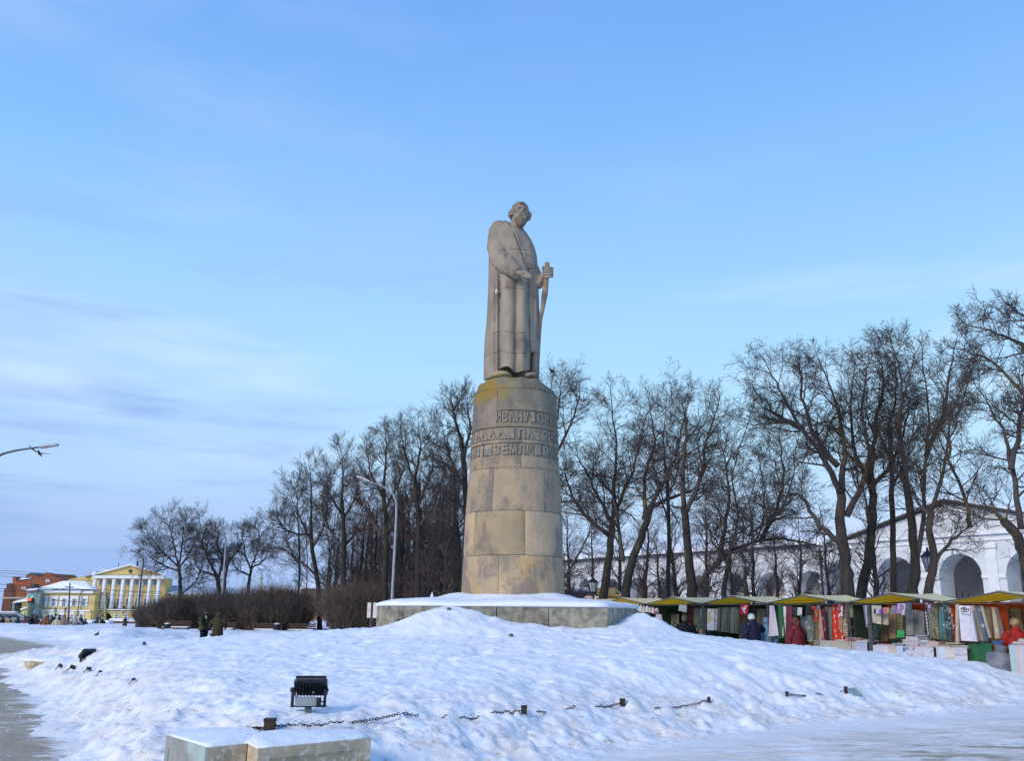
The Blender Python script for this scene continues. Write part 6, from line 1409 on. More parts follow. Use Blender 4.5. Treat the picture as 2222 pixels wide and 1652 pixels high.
# ================================================================ BIRDS
def pigeon(p, s_, rz, label, fly=False):
    t = thing('bird', p, label, 'bird'); P = Vector(p); Rz = Matrix.Rotation(rz, 3, 'Z'); X = lambda x, y, z: P+Rz @ (V(x, y, z)*s_); m = mat('bird_dark', (.03, .03, .035), (.05, .05, .06), 9)
    mb = MB(); mb.tube([X(-.16, 0, .02 if not fly else -.02), X(-.10, 0, .06), X(0, 0, .10), X(.07, 0, .17), X(.10, 0, .22), X(.13, 0, .225)], [.012, .035, .06, .045, .028, .016], 8); mb.build('body', m, t, smooth=True)
    mb = MB(); mb.tube([X(.12, 0, .222), X(.16, 0, .215)], [.010, .002], 5); mb.build('beak', BLACK, t)
    for s2 in (-1, 1):
        if fly:
            mb = MB(); pr = [X(.06, s2*.03, .13), X(.10, s2*.2, .20 if s2 > 0 else .16), X(.02, s2*.45, .36 if s2 > 0 else .17), X(-.04, s2*.28, .22 if s2 > 0 else .14), X(-.06, s2*.04, .10)]; mb.prism(pr, V(0, 0, .008)); mb.build('wing', m, t)
        else:
            mb = MB(); mb.ball(X(-.02, s2*.045, .11), (.09*s_, .02*s_, .045*s_), 5); mb.build('wing', m, t, smooth=True); mb = MB(); mb.tube([X(.01, s2*.025, .06), X(.015, s2*.025, 0)], .006*s_, 4); mb.build('leg', mat('bird_leg', (.2, .06, .04)), t)
p = at(K(85), K(992), 36); pigeon(p, 1.15, 2.6, 'dark bird in flight below the lamp arm at the left', True)
p = at(97.3, 633.6, 47); pigeon(tuple(V(p.x, 47, bz(p.x, 47)+.0)), 1.1, 1.6, 'dark crow sitting on the snowbank at the left')
p = snowat(144, 645.5); pigeon(tuple(p), .22, .4, 'small dark bird on the crest of the mound at the left')
p = at(551.5, 374, 56); pigeon(tuple(p), 1.6, 3.0, 'bird perched on a treetop twig right of the statue feet')
# ================================================================ MARKET STALLS
S0 = V(4.72, 38.0, 0); sd = V(7.8, -14.5, 0).normalized(); sn = V(-sd.y, sd.x, 0)   # sn must point away from the camera
if sn.y < 0: sn = -sn
SM_L = 3.30
def FS_(u, v, z): return S0+sd*u+sn*v+V(0, 0, z)
def sp(c2, r2, v=0.0):      # photo pixel (full resolution) on the stall plane v metres behind the front
    return onplane(c2/3.694, r2/3.694, S0+sn*v, sn)
def uvz(p): q = p-S0; return q.dot(sd), q.dot(sn), q.z
AWN = mat('yellow_awning', (.98, .70, .10), (.92, .64, .08), 2, .7, .01, 6)
AWT = mat('pale_awning_top', (.90, .84, .48), (.92, .88, .58), 1.5, .7)  # top cloth layer, paler than the yellow underside
GREEN = mat('green_tarpaulin', (.02, .11, .045), (.015, .08, .035), 3, .6, .01, 4); DGREEN = mat('dark_green_cloth', (.02, .035, .03), (.03, .045, .035), 3, .9)
ORNG = mat('orange_tarpaulin', (.62, .10, .02), (.50, .08, .018), 2, .6, .01, 4)
def translucent(m, col, f):
    global nt
    old = nt; nt = m.node_tree; b = nt.nodes['Principled BSDF']; o = nt.nodes['Material Output']; t = N('ShaderNodeBsdfTranslucent'); t.inputs[0].default_value = (*col, 1)
    mx = N('ShaderNodeMixShader'); mx.inputs[0].default_value = f; L(b.outputs[0], mx.inputs[1]); L(t.outputs[0], mx.inputs[2]); L(mx.outputs[0], o.inputs[0]); nt = old
translucent(AWN, (1.0, .68, .06), .75); translucent(AWT, (.95, .9, .5), .35)
PIPE = mat('stall_pipe', (.10, .10, .11), (.07, .07, .08), 3, .5)
ST = []; rbk = random.Random(12)
def bmat(n, a, b, **k): return mat(n, a, b, 6, .9, .006, 20, **k)
_d = bmat('back_dark', (.10, .11, .09), (.05, .055, .05)); _l = bmat('back_linen', (.36, .33, .27), (.27, .25, .20)); _g = bmat('back_sage', (.16, .19, .15), (.10, .13, .11)); _r = bmat('back_red', (.40, .05, .03), (.28, .03, .03), c3=(.5, .4, .3), s3=5, lo3=.6, hi3=.64)
_w = bmat('back_wine', (.16, .03, .06), (.09, .02, .04), c3=(.35, .3, .3), s3=6, lo3=.63, hi3=.66); _b = bmat('back_blue', (.08, .12, .20), (.05, .08, .14), c3=(.4, .42, .45), s3=6, lo3=.62, hi3=.65); _o = bmat('back_ochre', (.34, .24, .11), (.26, .17, .08), c3=(.5, .45, .35), s3=7, lo3=.58, hi3=.62); _t = bmat('back_teal', (.05, .13, .12), (.03, .08, .08), c3=(.35, .4, .36), s3=5, lo3=.6, hi3=.63)
BACKM = [[_d, _l, _g, _d], [_d, _l, _g, _w], [_g, _d, _l, _b], [_r, _w, _d, _o, _l, _b], [_o, _g, _l, _t, _r, _d], [_t, _o, _l]]
names = ['linen stall nearest the monument under a pale green awning', 'stall with white caps and a hanging towel under a yellow awning', 'stall with grey cloth lengths and a red poster', 'stall with patterned curtains and a red towel length', 'stall with folded towels and an orange strip, second from the right', 'stall with orange walls at the right end of the market row']
for k in range(-2, 7):
    u = k*SM_L
    lb = names[k] if 0 <= k < 6 else ['far green roofed stall hidden behind the plinth', 'green roofed stall showing just above the plinth snow'][k+2] if k < 0 else 'stall beyond the right edge of the frame'
    t = thing('market_stall', FS_(u, 1.2, 0), lb, 'market stall', 'market stalls in a row beside the monument'); ST.append(t)
    zr, zv = 2.30, 2.06; h = SM_L/2; D_ = 1.75
    # awning: sagging gable, thick cloth
    G = []
    for i in range(13):
        s_ = -1+2*i/12; row = []
        for j in range(6):
            v = -.2+(D_+.2)*j/5; z = zv+(zr-zv)*(1-abs(s_))-.05*math.sin(math.pi*abs(s_))-.0*(j/5)*abs(s_)-.03*math.sin(math.pi*j/5)
            row.append(FS_(u+s_*(h-.0), v, z))
        G.append(row)
    mb = MB(); mb.quadgrid([[p+V(0, 0, .012) for p in r] for r in G]); mb.build('awning_top', AWT, t, smooth=True)
    mb = MB(); mb.quadgrid(G); mb.build('awning', AWN, t, smooth=True)
    mb = MB(); 
    for s_ in (-1, 1): mb.tube([FS_(u, -.19, zr-.03), FS_(u+s_*h*.98, -.19, zv-.03)], .022, 6); mb.tube([FS_(u, D_, zr-.03), FS_(u+s_*h*.98, D_, zv-.03)], .022, 6)
    mb.tube([FS_(u-h, -.1, 1.99), FS_(u+h, -.1, 1.99)], .013, 6); mb.build('awning_frame', PIPE, t)
    for s_ in (-.97, .97):
        for v in (-.1, D_-.1): mb = MB(); mb.tube([FS_(u+s_*h, v, 0), FS_(u+s_*h, v, zv)], .019, 6); mb.build('post', PIPE, t)
    back = ORNG if k >= 4 else DGREEN
    mb = MB(); G = [[FS_(u-h+SM_L*i/24, D_-.15+.03*math.sin(i*1.9), z) for z in (0, .7, 1.4, 2.05)] for i in range(25)]; mb.quadgrid(G); mb.build('back_wall', back, t, smooth=True)
    for q in range(9):
        u0 = u-h+.15+q*(SM_L-.3)/9; w_ = (SM_L-.3)/9*.92; zt0 = 1.95-rbk.uniform(0, .12); zb0 = rbk.uniform(.5, .95); pm = rbk.choice(BACKM[max(0, min(5, k))])
        mb = MB(); G = [[FS_(u0+w_*i/8, D_-.28-.025*math.sin(i*1.6+q), z) for z in (zb0, (zb0+zt0)/2, zt0)] for i in range(9)]; mb.quadgrid(G); mb.build('backdrop_cloth', pm, t, smooth=True)
    mb = MB(); mb.fbox(FS_, u-h+.02, u-h+.05, .1, D_-.2, 0, 2.0); mb.build('side_wall', ORNG if k == 5 else GREEN if k in (3, 6) else DGREEN, t)
# a hanging cloth on the stall plane
def cloth(px, v, m, label, group=None, name='hanging_textile', cat='textile', folds=3, amp=.035, th=.012, extra=None, prints=None):
    """px: 4 corners (full-resolution photo pixels) top-left, top-right, bottom-right, bottom-left"""
    A, B, Cc, Dd = [sp(x, y, v) for x, y in px]; nu, nv = 16, 8; G = []
    for i in range(nu+1):
        row = []
        for j in range(nv+1):
            s_, q = i/nu, j/nv; p = A.lerp(B, s_).lerp(Dd.lerp(Cc, s_), q); row.append(p-sn*(amp*math.sin(s_*math.pi*2*folds+q*.8)*(.3+.7*q)))
        G.append(row)
    mb = MB(); mb.quadgrid(G); mb.quadgrid([[p+sn*th for p in r] for r in G])
    edge = G[0]+[r[-1] for r in G[1:]]+G[-1][::-1][1:]+[r[0] for r in G[::-1][1:-1]]
    mb.quadgrid([edge, [p+sn*th for p in edge]], wv=True)
    cen = (A+B+Cc+Dd)/4; t = thing(name, A.lerp(B, .5), label, cat, group); mb.build('cloth', m, t, smooth=False, autosm=40)
    def pt(s_, q, d=0): p = A.lerp(B, s_).lerp(Dd.lerp(Cc, s_), q); return p-sn*(amp*math.sin(s_*math.pi*2*folds+q*.8)*(.3+.7*q)+d)
    if prints:
        nm, pm, spots_, sz, kind_ = prints; mb = MB()
        for (s_, q) in spots_:
            c = pt(s_, q, .008); ax = sd*sz; az_ = V(0, 0, sz)
            n = 8 if kind_ == 'dot' else 4
            for w_ in range(1 if kind_ in ('dot', 'diamond') else 6):
                if kind_ == 'flower': cc = c+ax*math.cos(w_*1.047)*.9+az_*math.sin(w_*1.047)*.9; rr_ = .42
                else: cc = c; rr_ = 1
                mb.poly([cc+ax*math.cos(6.283*k/n)*rr_+az_*math.sin(6.283*k/n)*rr_ for k in range(n)])
        mb.build(nm, pm, t)
    if extra: extra(t, pt)
    return t
def z1(x, y): return (2000+x/4.444, 2100+y/4.444)
def z2(x, y): return (2400+x/4.04, 2100+y/4.04)
def z3(x, y): return (2850+x/4.444, 2150+y/4.444)
def z4(x, y): return (3280+x/4.417, 2150+y/4.417)
def box4(f, x0, y0, x1, y1, sk=0): return [f(x0, y0), f(x1, y0), f(x1+sk, y1), f(x0+sk, y1)]
def tm(name, c, c2=None, s_=8, c3=None, s3=5, lo3=.55, hi3=.6, st=(1, 1, 1), lo=.35, hi=.65): return mat(name, c, c2, s_, .9, .006, 20, c3=c3, s3=s3, lo3=lo3, hi3=hi3, stretch=st, lo=lo, hi=hi)
LIN = tm('linen', (.44, .41, .34), (.36, .33, .27)); WHT = tm('white_cloth', (.54, .53, .54), (.42, .42, .46)); GRY = tm('grey_cloth', (.20, .20, .19), (.14, .145, .14)); GRYG = tm('sage_cloth', (.17, .20, .16), (.12, .15, .12)); 
STRG = tm('striped_grey_cloth', (.22, .22, .16), (.05, .055, .045), 22, st=(1, 1, .04)); STRD = tm('dark_striped_cloth', (.12, .12, .09), (.04, .04, .035), 14, st=(1, 1, .04))
WINE = tm('wine_cloth', (.18, .035, .06), (.11, .02, .04), 30, st=(1, 1, .03)); RED = tm('red_cloth', (.52, .035, .02), (.42, .03, .02)); NAVYP = tm('navy_print', (.05, .035, .06), (.03, .025, .05), 8, c3=(.45, .42, .42), s3=6, lo3=.62, hi3=.64)
ROSE = tm('rose_print', (.34, .24, .18), (.28, .19, .15), 8, c3=(.5, .10, .06), s3=7, lo3=.57, hi3=.60); CHK = tm('checked_cloth', (.46, .40, .30), (.28, .15, .08), 16, st=(1, 1, 1), lo=.48, hi=.52)
TEALF = tm('teal_print', (.04, .10, .09), (.06, .16, .17), 3, c3=(.32, .42, .38), s3=6, lo3=.60, hi3=.62); KHA = tm('khaki_print', (.20, .18, .11), (.15, .14, .09), 6, c3=(.06, .05, .04), s3=9, lo3=.62, hi3=.64); BEI = tm('beige_print', (.42, .36, .27), (.36, .30, .23), 6, c3=(.52, .47, .40), s3=9); QUI = tm('white_quilt', (.60, .57, .62), (.50, .48, .54), 10, c3=(.66, .64, .68), s3=12)
BLUED = tm('denim_print', (.12, .17, .24), (.09, .13, .19), 6, c3=(.50, .52, .55), s3=8, lo3=.62, hi3=.66); LIL = tm('lilac_stripe', (.52, .48, .54), (.32, .30, .38), 12, st=(1, 1, .05)); TAN = tm('tan_cloth', (.32, .22, .14), (.27, .18, .12)); BROWN = tm('brown_cloth', (.17, .12, .07), (.12, .09, .05)); BLK = tm('black_cloth', (.015, .015, .018), (.03, .03, .035)); GRN2 = tm('bright_green', (.05, .36, .12), (.04, .30, .10))
rr = random.Random(3)
def pspots(nx, ny, j=.04): return [((i+.5)/nx+rr.uniform(-j, j), (k+.5)/ny+rr.uniform(-j, j)) for i in range(nx) for k in range(ny)]
# --- stall 1 (linen)
CG = 'white and grey linen caps hanging in a row from the first awning'
for i, (x, y, w_, hh) in enumerate(((1290, 610, 60, 70), (1340, 600, 50, 80), (1400, 600, 60, 90), (1480, 585, 90, 100), (1560, 590, 45, 110), (1610, 610, 45, 115), (1660, 625, 50, 110), (1715, 625, 45, 100), (1765, 640, 45, 95), (1815, 650, 45, 95), (1870, 660, 50, 95))):
    m_ = (WHT, LIN, WHT, LIN, WHT, WHT, LIN, WHT, LIN, WHT, WHT)[i]
    A = sp(*z1(x, y), -.15); B = sp(*z1(x+w_, y+hh), -.15); r_ = abs(uvz(B)[0]-uvz(A)[0])/2; hz = abs(A.z-B.z)/2; c = (A+B)/2
    t = thing('bath_hat', c, 'pale bath hat hanging under the awning nearest the monument, '+['leftmost of the row', 'second from the left', 'third from the left', 'largest and highest', 'just right of the largest', 'sixth from the left', 'seventh from the left', 'fourth from the right end', 'third from the right end', 'next to last on the right', 'rightmost of the row'][i], 'hat', CG); mb = MB()
    mb.lathe(c, [(r_*1.02, -hz), (r_*1.0, -hz*.6), (r_*.8, hz*.3), (r_*.45, hz*.85), (.01, hz)], 10); mb.build('felt', m_, t, smooth=True)
for i, (x0, x1, m_, lb) in enumerate(((1380, 1440, STRG, 'grey striped cloth length at the left of the first stall'), (1450, 1510, DGREEN, 'black-green cloth beside the striped length in the first stall'), (1640, 1760, STRD, 'dark pleated cloth in the middle of the first stall'))):
    cloth(box4(z1, x0, 700, x1, 985, 0), .5+.1*i, m_, lb)
cloth([z1(1880, 760), z1(1970, 770), z1(1985, 900), z1(1870, 905)], -.2, tm('blue_lilac', (.34, .36, .46), (.46, .46, .50), 6), 'pale blue and lilac felt bag hanging at the corner of the first stall', cat='bag', name='hanging_bag')
cloth([z1(1925, 825), z1(1980, 830), z1(1982, 920), z1(1930, 920)], -.27, tm('peach_felt', (.62, .36, .28), (.52, .32, .26), 6), 'peach felt mitten in front of the lilac bag', cat='mitten', name='felt_mitten', folds=1)
cloth([z1(1920, 930), z1(1975, 930), z1(1985, 1005), z1(1915, 1005)], -.2, tm('plum_felt', (.20, .12, .18), (.15, .09, .13), 6), 'plum felt mitten under the peach one', cat='mitten', name='felt_mitten', folds=1)
cloth([z1(1855, 700), z1(1910, 712), z1(1900, 765), z1(1850, 755)], -.25, tm('terracotta_felt', (.38, .12, .09), (.3, .09, .07), 6), 'terracotta felt piece at the top of the hanging bags', cat='mitten', name='felt_mitten', folds=1)
t_ = sp(*z1(1580, 900), .6); tb = thing('wooden_crate', t_, 'pale wooden boxes stacked low in the first stall', 'crate'); mb = MB(); a = uvz(sp(*z1(1480, 990), .6)); b_ = uvz(sp(*z1(1680, 870), .6)); mb.fbox(FS_, a[0], b_[0], .6, 1.1, a[2]-.3, b_[2]-.12); mb.build('box', mat('pale_wood', (.22, .16, .11), (.18, .13, .09)), tb)
# --- stall 2
cloth(box4(z2, 230, 600, 350, 900), 1.2, LIN, 'beige linen shirt spread on the wall of the second stall', cat='shirt', name='hanging_shirt')
cloth(box4(z2, 260, 690, 440, 925), 1.0, STRG, 'striped grey cloth behind the seller in the striped hat')
cloth([z2(440, 548), z2(552, 558), z2(555, 668), z2(432, 640)], -.25, tm('fringed_towel', (.42, .42, .38), (.36, .36, .33)), 'fringed pale towel clipped to the peak of the second awning', cat='towel', name='hanging_towel', folds=2)
cloth(box4(z2, 565, 600, 655, 800), 1.3, tm('dark_plum', (.10, .045, .06), (.07, .03, .045)), 'dark plum cloth behind the seller')
cloth(box4(z2, 660, 600, 850, 915), .9, GRYG, 'sage green cloth with an oval motif in the second stall', prints=('oval_print', WHT, [(.62, .22)], .14, 'dot'))
cloth(box4(z2, 862, 612, 965, 935), -.1, tm('cat_print', (.62, .60, .58), (.60, .42, .18), 5, c3=(.50, .15, .07), s3=4, lo3=.60, hi3=.62, lo=.5, hi=.54), 'white cloth with yellow and rust patches facing the square', folds=1)
cloth(box4(z2, 968, 612, 1010, 935), -.05, tm('edge_print', (.55, .50, .50), (.45, .2, .15), 10, lo=.55, hi=.6), 'narrow pale cloth with a red edge at the second stall corner', folds=1)
# --- stall 3
for i in range(9):
    x0 = 1012+i*36; cloth(box4(z2, x0, 590, x0+38, 945+i*5), .0+.04*(i % 2), (STRG, STRD, STRG, GRYG, STRD, STRG, GRYG, STRG, STRD)[i], 'narrow grey-green curtain length at the third stall, '+['leftmost of nine', 'second of nine', 'third of nine', 'fourth of nine', 'middle of nine', 'sixth of nine', 'seventh of nine', 'eighth of nine', 'rightmost of nine'][i], 'narrow curtain lengths hanging side by side at the third stall', folds=1, amp=.05, cat='curtain', name='curtain_length')
def horse(t, pt):
    m_ = WHT; mb = MB()
    def poly(pts): mb.poly([pt(a, b, .012) for a, b in pts])
    poly([(.28, .55), (.40, .35), (.62, .28), (.74, .40), (.66, .60), (.45, .68)]); poly([(.58, .30), (.66, .14), (.84, .10), (.88, .20), (.74, .26), (.72, .40)]); poly([(.40, .66), (.55, .62), (.60, .80), (.70, .90), (.58, .93), (.48, .82)]); poly([(.28, .50), (.20, .36), (.28, .22), (.32, .36), (.40, .42)])
    mb.build('white_figure', m_, t)
cloth([z2(1355, 545), z2(1470, 545), z2(1465, 690), z2(1355, 690)], -.3, tm('poster_red', (.40, .015, .03), (.36, .015, .03)), 'small red poster with a white figure hung at the third awning', cat='poster', name='red_poster', folds=1, amp=.01, extra=horse)
cloth(box4(z2, 1350, 620, 1450, 790), 1.3, TAN, 'tan cloth behind the shopper in the white hat')
for i in range(5): cloth(box4(z2, 1560+i*42, 615, 1600+i*42, 900), .9-.05*i, (NAVYP, GRY, KHA, GRY, NAVYP)[i], ['dark printed scarf, first of five at the back of the third stall', 'grey scarf, second of five at the back of the third stall', 'khaki scarf, middle of five at the back of the third stall', 'grey scarf, fourth of five at the back of the third stall', 'dark printed scarf, last of five at the back of the third stall'][i], 'five scarves at the back of the third stall', folds=1, cat='scarf', name='hanging_scarf')
cloth([z2(1790, 570), z2(1850, 560), z2(1940, 1010), z2(1785, 1025)], -.3, LIL, 'long white towel with lilac stripes hanging beside the green tarpaulin', cat='towel', name='hanging_towel', folds=2, amp=.06)
cloth([z2(1910, 545), z2(1975, 545), z2(2020, 1045), z2(1930, 1050)], -.2, GREEN, 'tall bright green tarpaulin strip closing the third stall', cat='tarpaulin', name='tarpaulin', folds=1)
tt_ = sp(*z2(1400, 870), .7); t = thing('small_counter', tt_, 'small pale counter box behind the shopper in the white hat', 'counter'); a = uvz(sp(*z2(1360, 985), .7)); b_ = uvz(sp(*z2(1450, 790), .7)); mb = MB(); mb.fbox(FS_, a[0], b_[0], .6, 1.1, 0, b_[2]); mb.build('box', GRY, t)
# --- stall 4
cloth(box4(z3, 188, 410, 238, 900), -.15, tm('floral_white', (.56, .58, .55), (.5, .5, .5), 6, c3=(.55, .28, .12), s3=5, lo3=.60, hi3=.64), 'white floral cloth strip next to the green tarpaulin', folds=1)
cloth([z3(238, 405), z3(335, 405), z3(335, 850), z3(248, 845)], -.1, WINE, 'wine red striped towel at the left of the fourth stall', cat='towel', name='hanging_towel', folds=2)
for i, (x0, x1, m_, lb) in enumerate(((350, 430, NAVYP, 'black and white socks bundle hung from a hanger at the fourth stall'), (430, 500, WHT, 'white socks between dark ones on the same hanger'), (560, 655, BLK, 'black bundle hung at the top of the fourth stall'))):
    cloth(box4(z3, x0, 430-(40 if i == 2 else 0), x1, 560), -.3, m_, lb, cat='socks', name='hanging_socks', folds=2)
cloth([z3(470, 570), z3(545, 580), z3(605, 990), z3(500, 985)], .1, tm('grey_cats', (.22, .21, .22), (.17, .17, .18), 8, c3=(.5, .5, .5), s3=6, lo3=.62, hi3=.65), 'grey cloth printed with pale shapes leaning outwards', folds=1)
cloth([z3(545, 560), z3(680, 560), z3(720, 985), z3(600, 990)], .05, tm('teal_motifs', (.09, .12, .11), (.13, .17, .17), 5, c3=(.42, .42, .28), s3=5, lo3=.60, hi3=.63), 'dark teal cloth with yellow and white motifs', folds=1)
cloth([z3(655, 410), z3(760, 410), z3(775, 660), z3(700, 660)], -.05, tm('red_panel', (.42, .05, .03), (.33, .04, .03), 4, c3=(.5, .25, .15), s3=3, lo3=.55, hi3=.62), 'red cloth panel with an orange figure pattern', folds=1, prints=('pattern', TAN, [(.45, .4), (.5, .55)], .09, 'diamond'))
cloth([z3(770, 450), z3(800, 450), z3(880, 975), z3(790, 970)], .0, ROSE, 'rose patterned cloth between the red panel and the plum one', folds=1)
cloth([z3(785, 490), z3(875, 410), z3(915, 965), z3(840, 970)], .05, tm('plum_print', (.14, .02, .05), (.10, .018, .035), 5, c3=(.4, .35, .32), s3=4, lo3=.66, hi3=.69), 'plum red cloth with small white flowers', folds=1, prints=('flower_print', WHT, [(.4, .3), (.5, .66)], .045, 'flower'))
cloth([z3(750, 395), z3(800, 395), z3(800, 470), z3(752, 470)], -.3, BLUED, 'small denim blue purse clipped to the fourth awning', cat='purse', name='hanging_purse', folds=1)
cloth([z3(878, 415), z3(985, 415), z3(1005, 965), z3(915, 970)], .25, GRY, 'plain grey towel length left of the bright red one', cat='towel', name='hanging_towel')
cloth([z3(990, 395), z3(1100, 395), z3(1205, 970), z3(1015, 975)], .2, RED, 'bright red towel length printed with white bows', cat='towel', name='hanging_towel', folds=2, prints=('bow_print', tm('bow', (.62, .42, .32)), pspots(2, 5), .06, 'diamond'))
cloth([z3(1102, 385), z3(1165, 385), z3(1175, 580), z3(1120, 580)], -.1, tm('floral_wine', (.56, .5, .52), (.25, .05, .09), 9, lo=.5, hi=.53), 'white and wine floral napkin over the red towel', folds=1)
cloth([z3(1110, 590), z3(1165, 590), z3(1165, 790), z3(1110, 785)], .0, ROSE, 'pink towel panel under the floral napkin', folds=1)
cloth([z3(1168, 385), z3(1245, 380), z3(1275, 905), z3(1180, 905)], .05, CHK, 'brown and cream checked towel beside the seller in grey', cat='towel', name='hanging_towel', prints=('check_print', BROWN, pspots(3, 10, .01), .035, 'diamond'))
cloth([z3(1250, 375), z3(1335, 375), z3(1340, 600), z3(1290, 590)], .1, tm('olive_print', (.38, .34, .22), (.30, .30, .15), 4, c3=(.2, .32, .08), s3=3, lo3=.6, hi3=.65), 'cream towel with a green patch above the seller in grey', cat='towel', name='hanging_towel')
cloth([z3(1340, 410), z3(1480, 410), z3(1530, 900), z3(1340, 900)], 1.3, GRYG, 'grey cloth behind the seller in grey')
cloth([z3(1500, 400), z3(1540, 395), z3(1590, 750), z3(1560, 750)], -.25, tm('slate_edge', (.16, .18, .24), (.12, .14, .19)), 'slate blue cloth edge by the wide stall post', folds=1)
cloth([z3(1535, 395), z3(1600, 395), z3(1630, 755), z3(1570, 755)], -.30, tm('grey_floral', (.40, .40, .40), (.34, .34, .35), 6, c3=(.15, .14, .14), s3=10, lo3=.56, hi3=.6), 'grey and white floral cloth hung on the wide stall post', folds=1)
a = sp(*z3(1600, 760), -.35); b_ = sp(*z3(1600, 1135), -.35); tb = thing('wooden_post', (a.x, a.y, 0), 'wide dark grey post between the fourth and fifth stalls', 'post'); q = [sp(*z3(x, y), -.32) for x, y in ((1560, 400), (1600, 400), (1675, 1020), (1580, 1020))]; mb = MB(); mb.prism([q[0], q[1], V(q[2].x, q[2].y, 0), V(q[3].x, q[3].y, 0)], sn*.06); mb.build('board', mat('dark_board', (.07, .07, .08), (.05, .05, .06), 5), tb)
# --- stall 5
cloth([z4(-330+250, 260), z4(-10, 260), z4(-10, 690), z4(-80, 690)], -.05, LIN, 'cream linen towel hung left in the fifth stall', cat='towel', name='hanging_towel') if False else None
cloth([z3(1640, 395), z3(1800, 400), z3(1810, 715), z3(1645, 680)], -.2, LIN, 'large cream linen bag hung at the left of the fifth stall', cat='bag', name='linen_bag', folds=2)
cloth([z3(1820, 440), z3(1925, 430), z3(1925, 720), z3(1820, 712)], -.1, tm('cream_figure', (.42, .37, .27), (.36, .31, .23), 6, c3=(.25, .16, .12), s3=3, lo3=.62, hi3=.66), 'cream cloth with a faint brown figure next to the linen bag')
SK = 'knitted socks pegged in a row over the linen bag'
for i, (x0, m_, lb) in enumerate(((1680, BLK, 'black sock at the left of the pegged row'), (1715, WHT, 'white sock second in the pegged row'), (1760, tm('purple_knit', (.12, .06, .28), (.3, .2, .4), 20), 'purple sock in the pegged row'), (1800, tm('violet_knit', (.20, .08, .30), (.1, .05, .2), 20), 'violet sock in the pegged row'), (1840, tm('pink_knit', (.75, .16, .22), (.6, .12, .2), 20), 'bright pink sock at the right of the pegged row'))):
    cloth([z3(x0, 455-(i == 4)*25), z3(x0+42, 455-(i == 4)*30), z3(x0+48, 530-(i == 4)*28), z3(x0+6, 535-(i == 4)*28)], -.35, m_, lb, SK, cat='sock', name='hanging_sock', folds=1)
cloth([z3(1670, 715), z3(1780, 715), z3(1785, 940), z3(1680, 940)], .5, tm('bottle_green', (.05, .11, .09), (.035, .08, .065)), 'bottle green cloth low in the fifth stall')
cloth([z3(1785, 725), z3(1920, 725), z3(1925, 985), z3(1800, 985)], .5, BROWN, 'brown cloth low in the fifth stall')
cloth([z3(1930, 440), z3(2035, 440), z3(2050, 940), z3(1940, 940)], .4, TAN, 'tan towel length in the middle of the fifth stall', cat='towel', name='hanging_towel')
cloth([z3(2040, 550), z3(2150, 550), z3(2170, 800), z3(2060, 800)], .45, KHA, 'khaki cloth beside the tan towel')
cloth([z3(2060, 810), z3(2180, 800), z3(2190, 920), z3(2060, 930)], .3, GRN2, 'bright green bag standing on the counter', cat='bag', name='green_bag', folds=1)
for i, (x0, x1, y0, y1, m_, lb) in enumerate(((60, 135, 400, 530, tm('grey_mitten', (.15, .15, .19), (.3, .25, .3), 18), 'grey patterned mittens under the fifth awning'), (150, 235, 360, 530, tm('violet_mitten', (.30, .10, .30), (.45, .4, .5), 14), 'violet and white mittens under the fifth awning'), (238, 282, 360, 555, tm('white_sock', (.55, .55, .56), (.2, .2, .25), 14, lo=.55, hi=.6), 'long white sock with dark pattern'), (285, 385, 355, 560, tm('slate_mitten', (.07, .09, .12), (.10, .12, .15), 14), 'slate blue scarf bundle right of the white sock'), (615, 688, 355, 490, tm('lilac_sock', (.45, .35, .48), (.05, .04, .08), 10, lo=.5, hi=.53), 'lilac and black socks hung over the khaki strips'))):
    cloth([z4(x0, y0), z4(x1, y0), z4(x1+6, y1), z4(x0-4, y1)], -.3, m_, lb, cat='knitwear', name='hanging_knitwear', folds=2)
cloth([z4(290, 500), z4(410, 480), z4(430, 890), z4(305, 890)], .25, tm('grey_branches', (.27, .27, .25), (.23, .23, .21), 6, c3=(.12, .11, .11), s3=7, lo3=.60, hi3=.63), 'grey cloth with dark branch print')
cloth([z4(400, 460), z4(590, 490), z4(620, 920), z4(430, 915)], .3, GRY, 'plain slate grey cloth beside the branch print')
cloth([z4(583, 490), z4(650, 490), z4(690, 925), z4(615, 920)], .2, NAVYP, 'narrow navy border cloth with white ornaments', folds=1, prints=('ornament', WHT, pspots(1, 8, .0), .045, 'diamond'))
cloth([z4(650, 490), z4(720, 480), z4(750, 935), z4(695, 930)], .2, GRYG, 'narrow sage cloth between two borders', folds=1)
cloth([z4(695, 375), z4(800, 375), z4(845, 955), z4(745, 945)], .1, KHA, 'khaki cloth with rosettes and dark dots', folds=1, prints=('rosette', LIN, [(.3, .35), (.5, .75), (.35, .05)], .06, 'flower'))
cloth([z4(825, 350), z4(1000, 355), z4(1080, 960), z4(850, 955)], .05, TEALF, 'dark green and navy shawl with a big white flower', cat='shawl', name='hanging_shawl', folds=2, prints=('flower_print', WHT, [(.78, .18), (.86, .33), (.78, .48), (.62, .60), (.88, .62), (.62, .15)], .085, 'flower'))
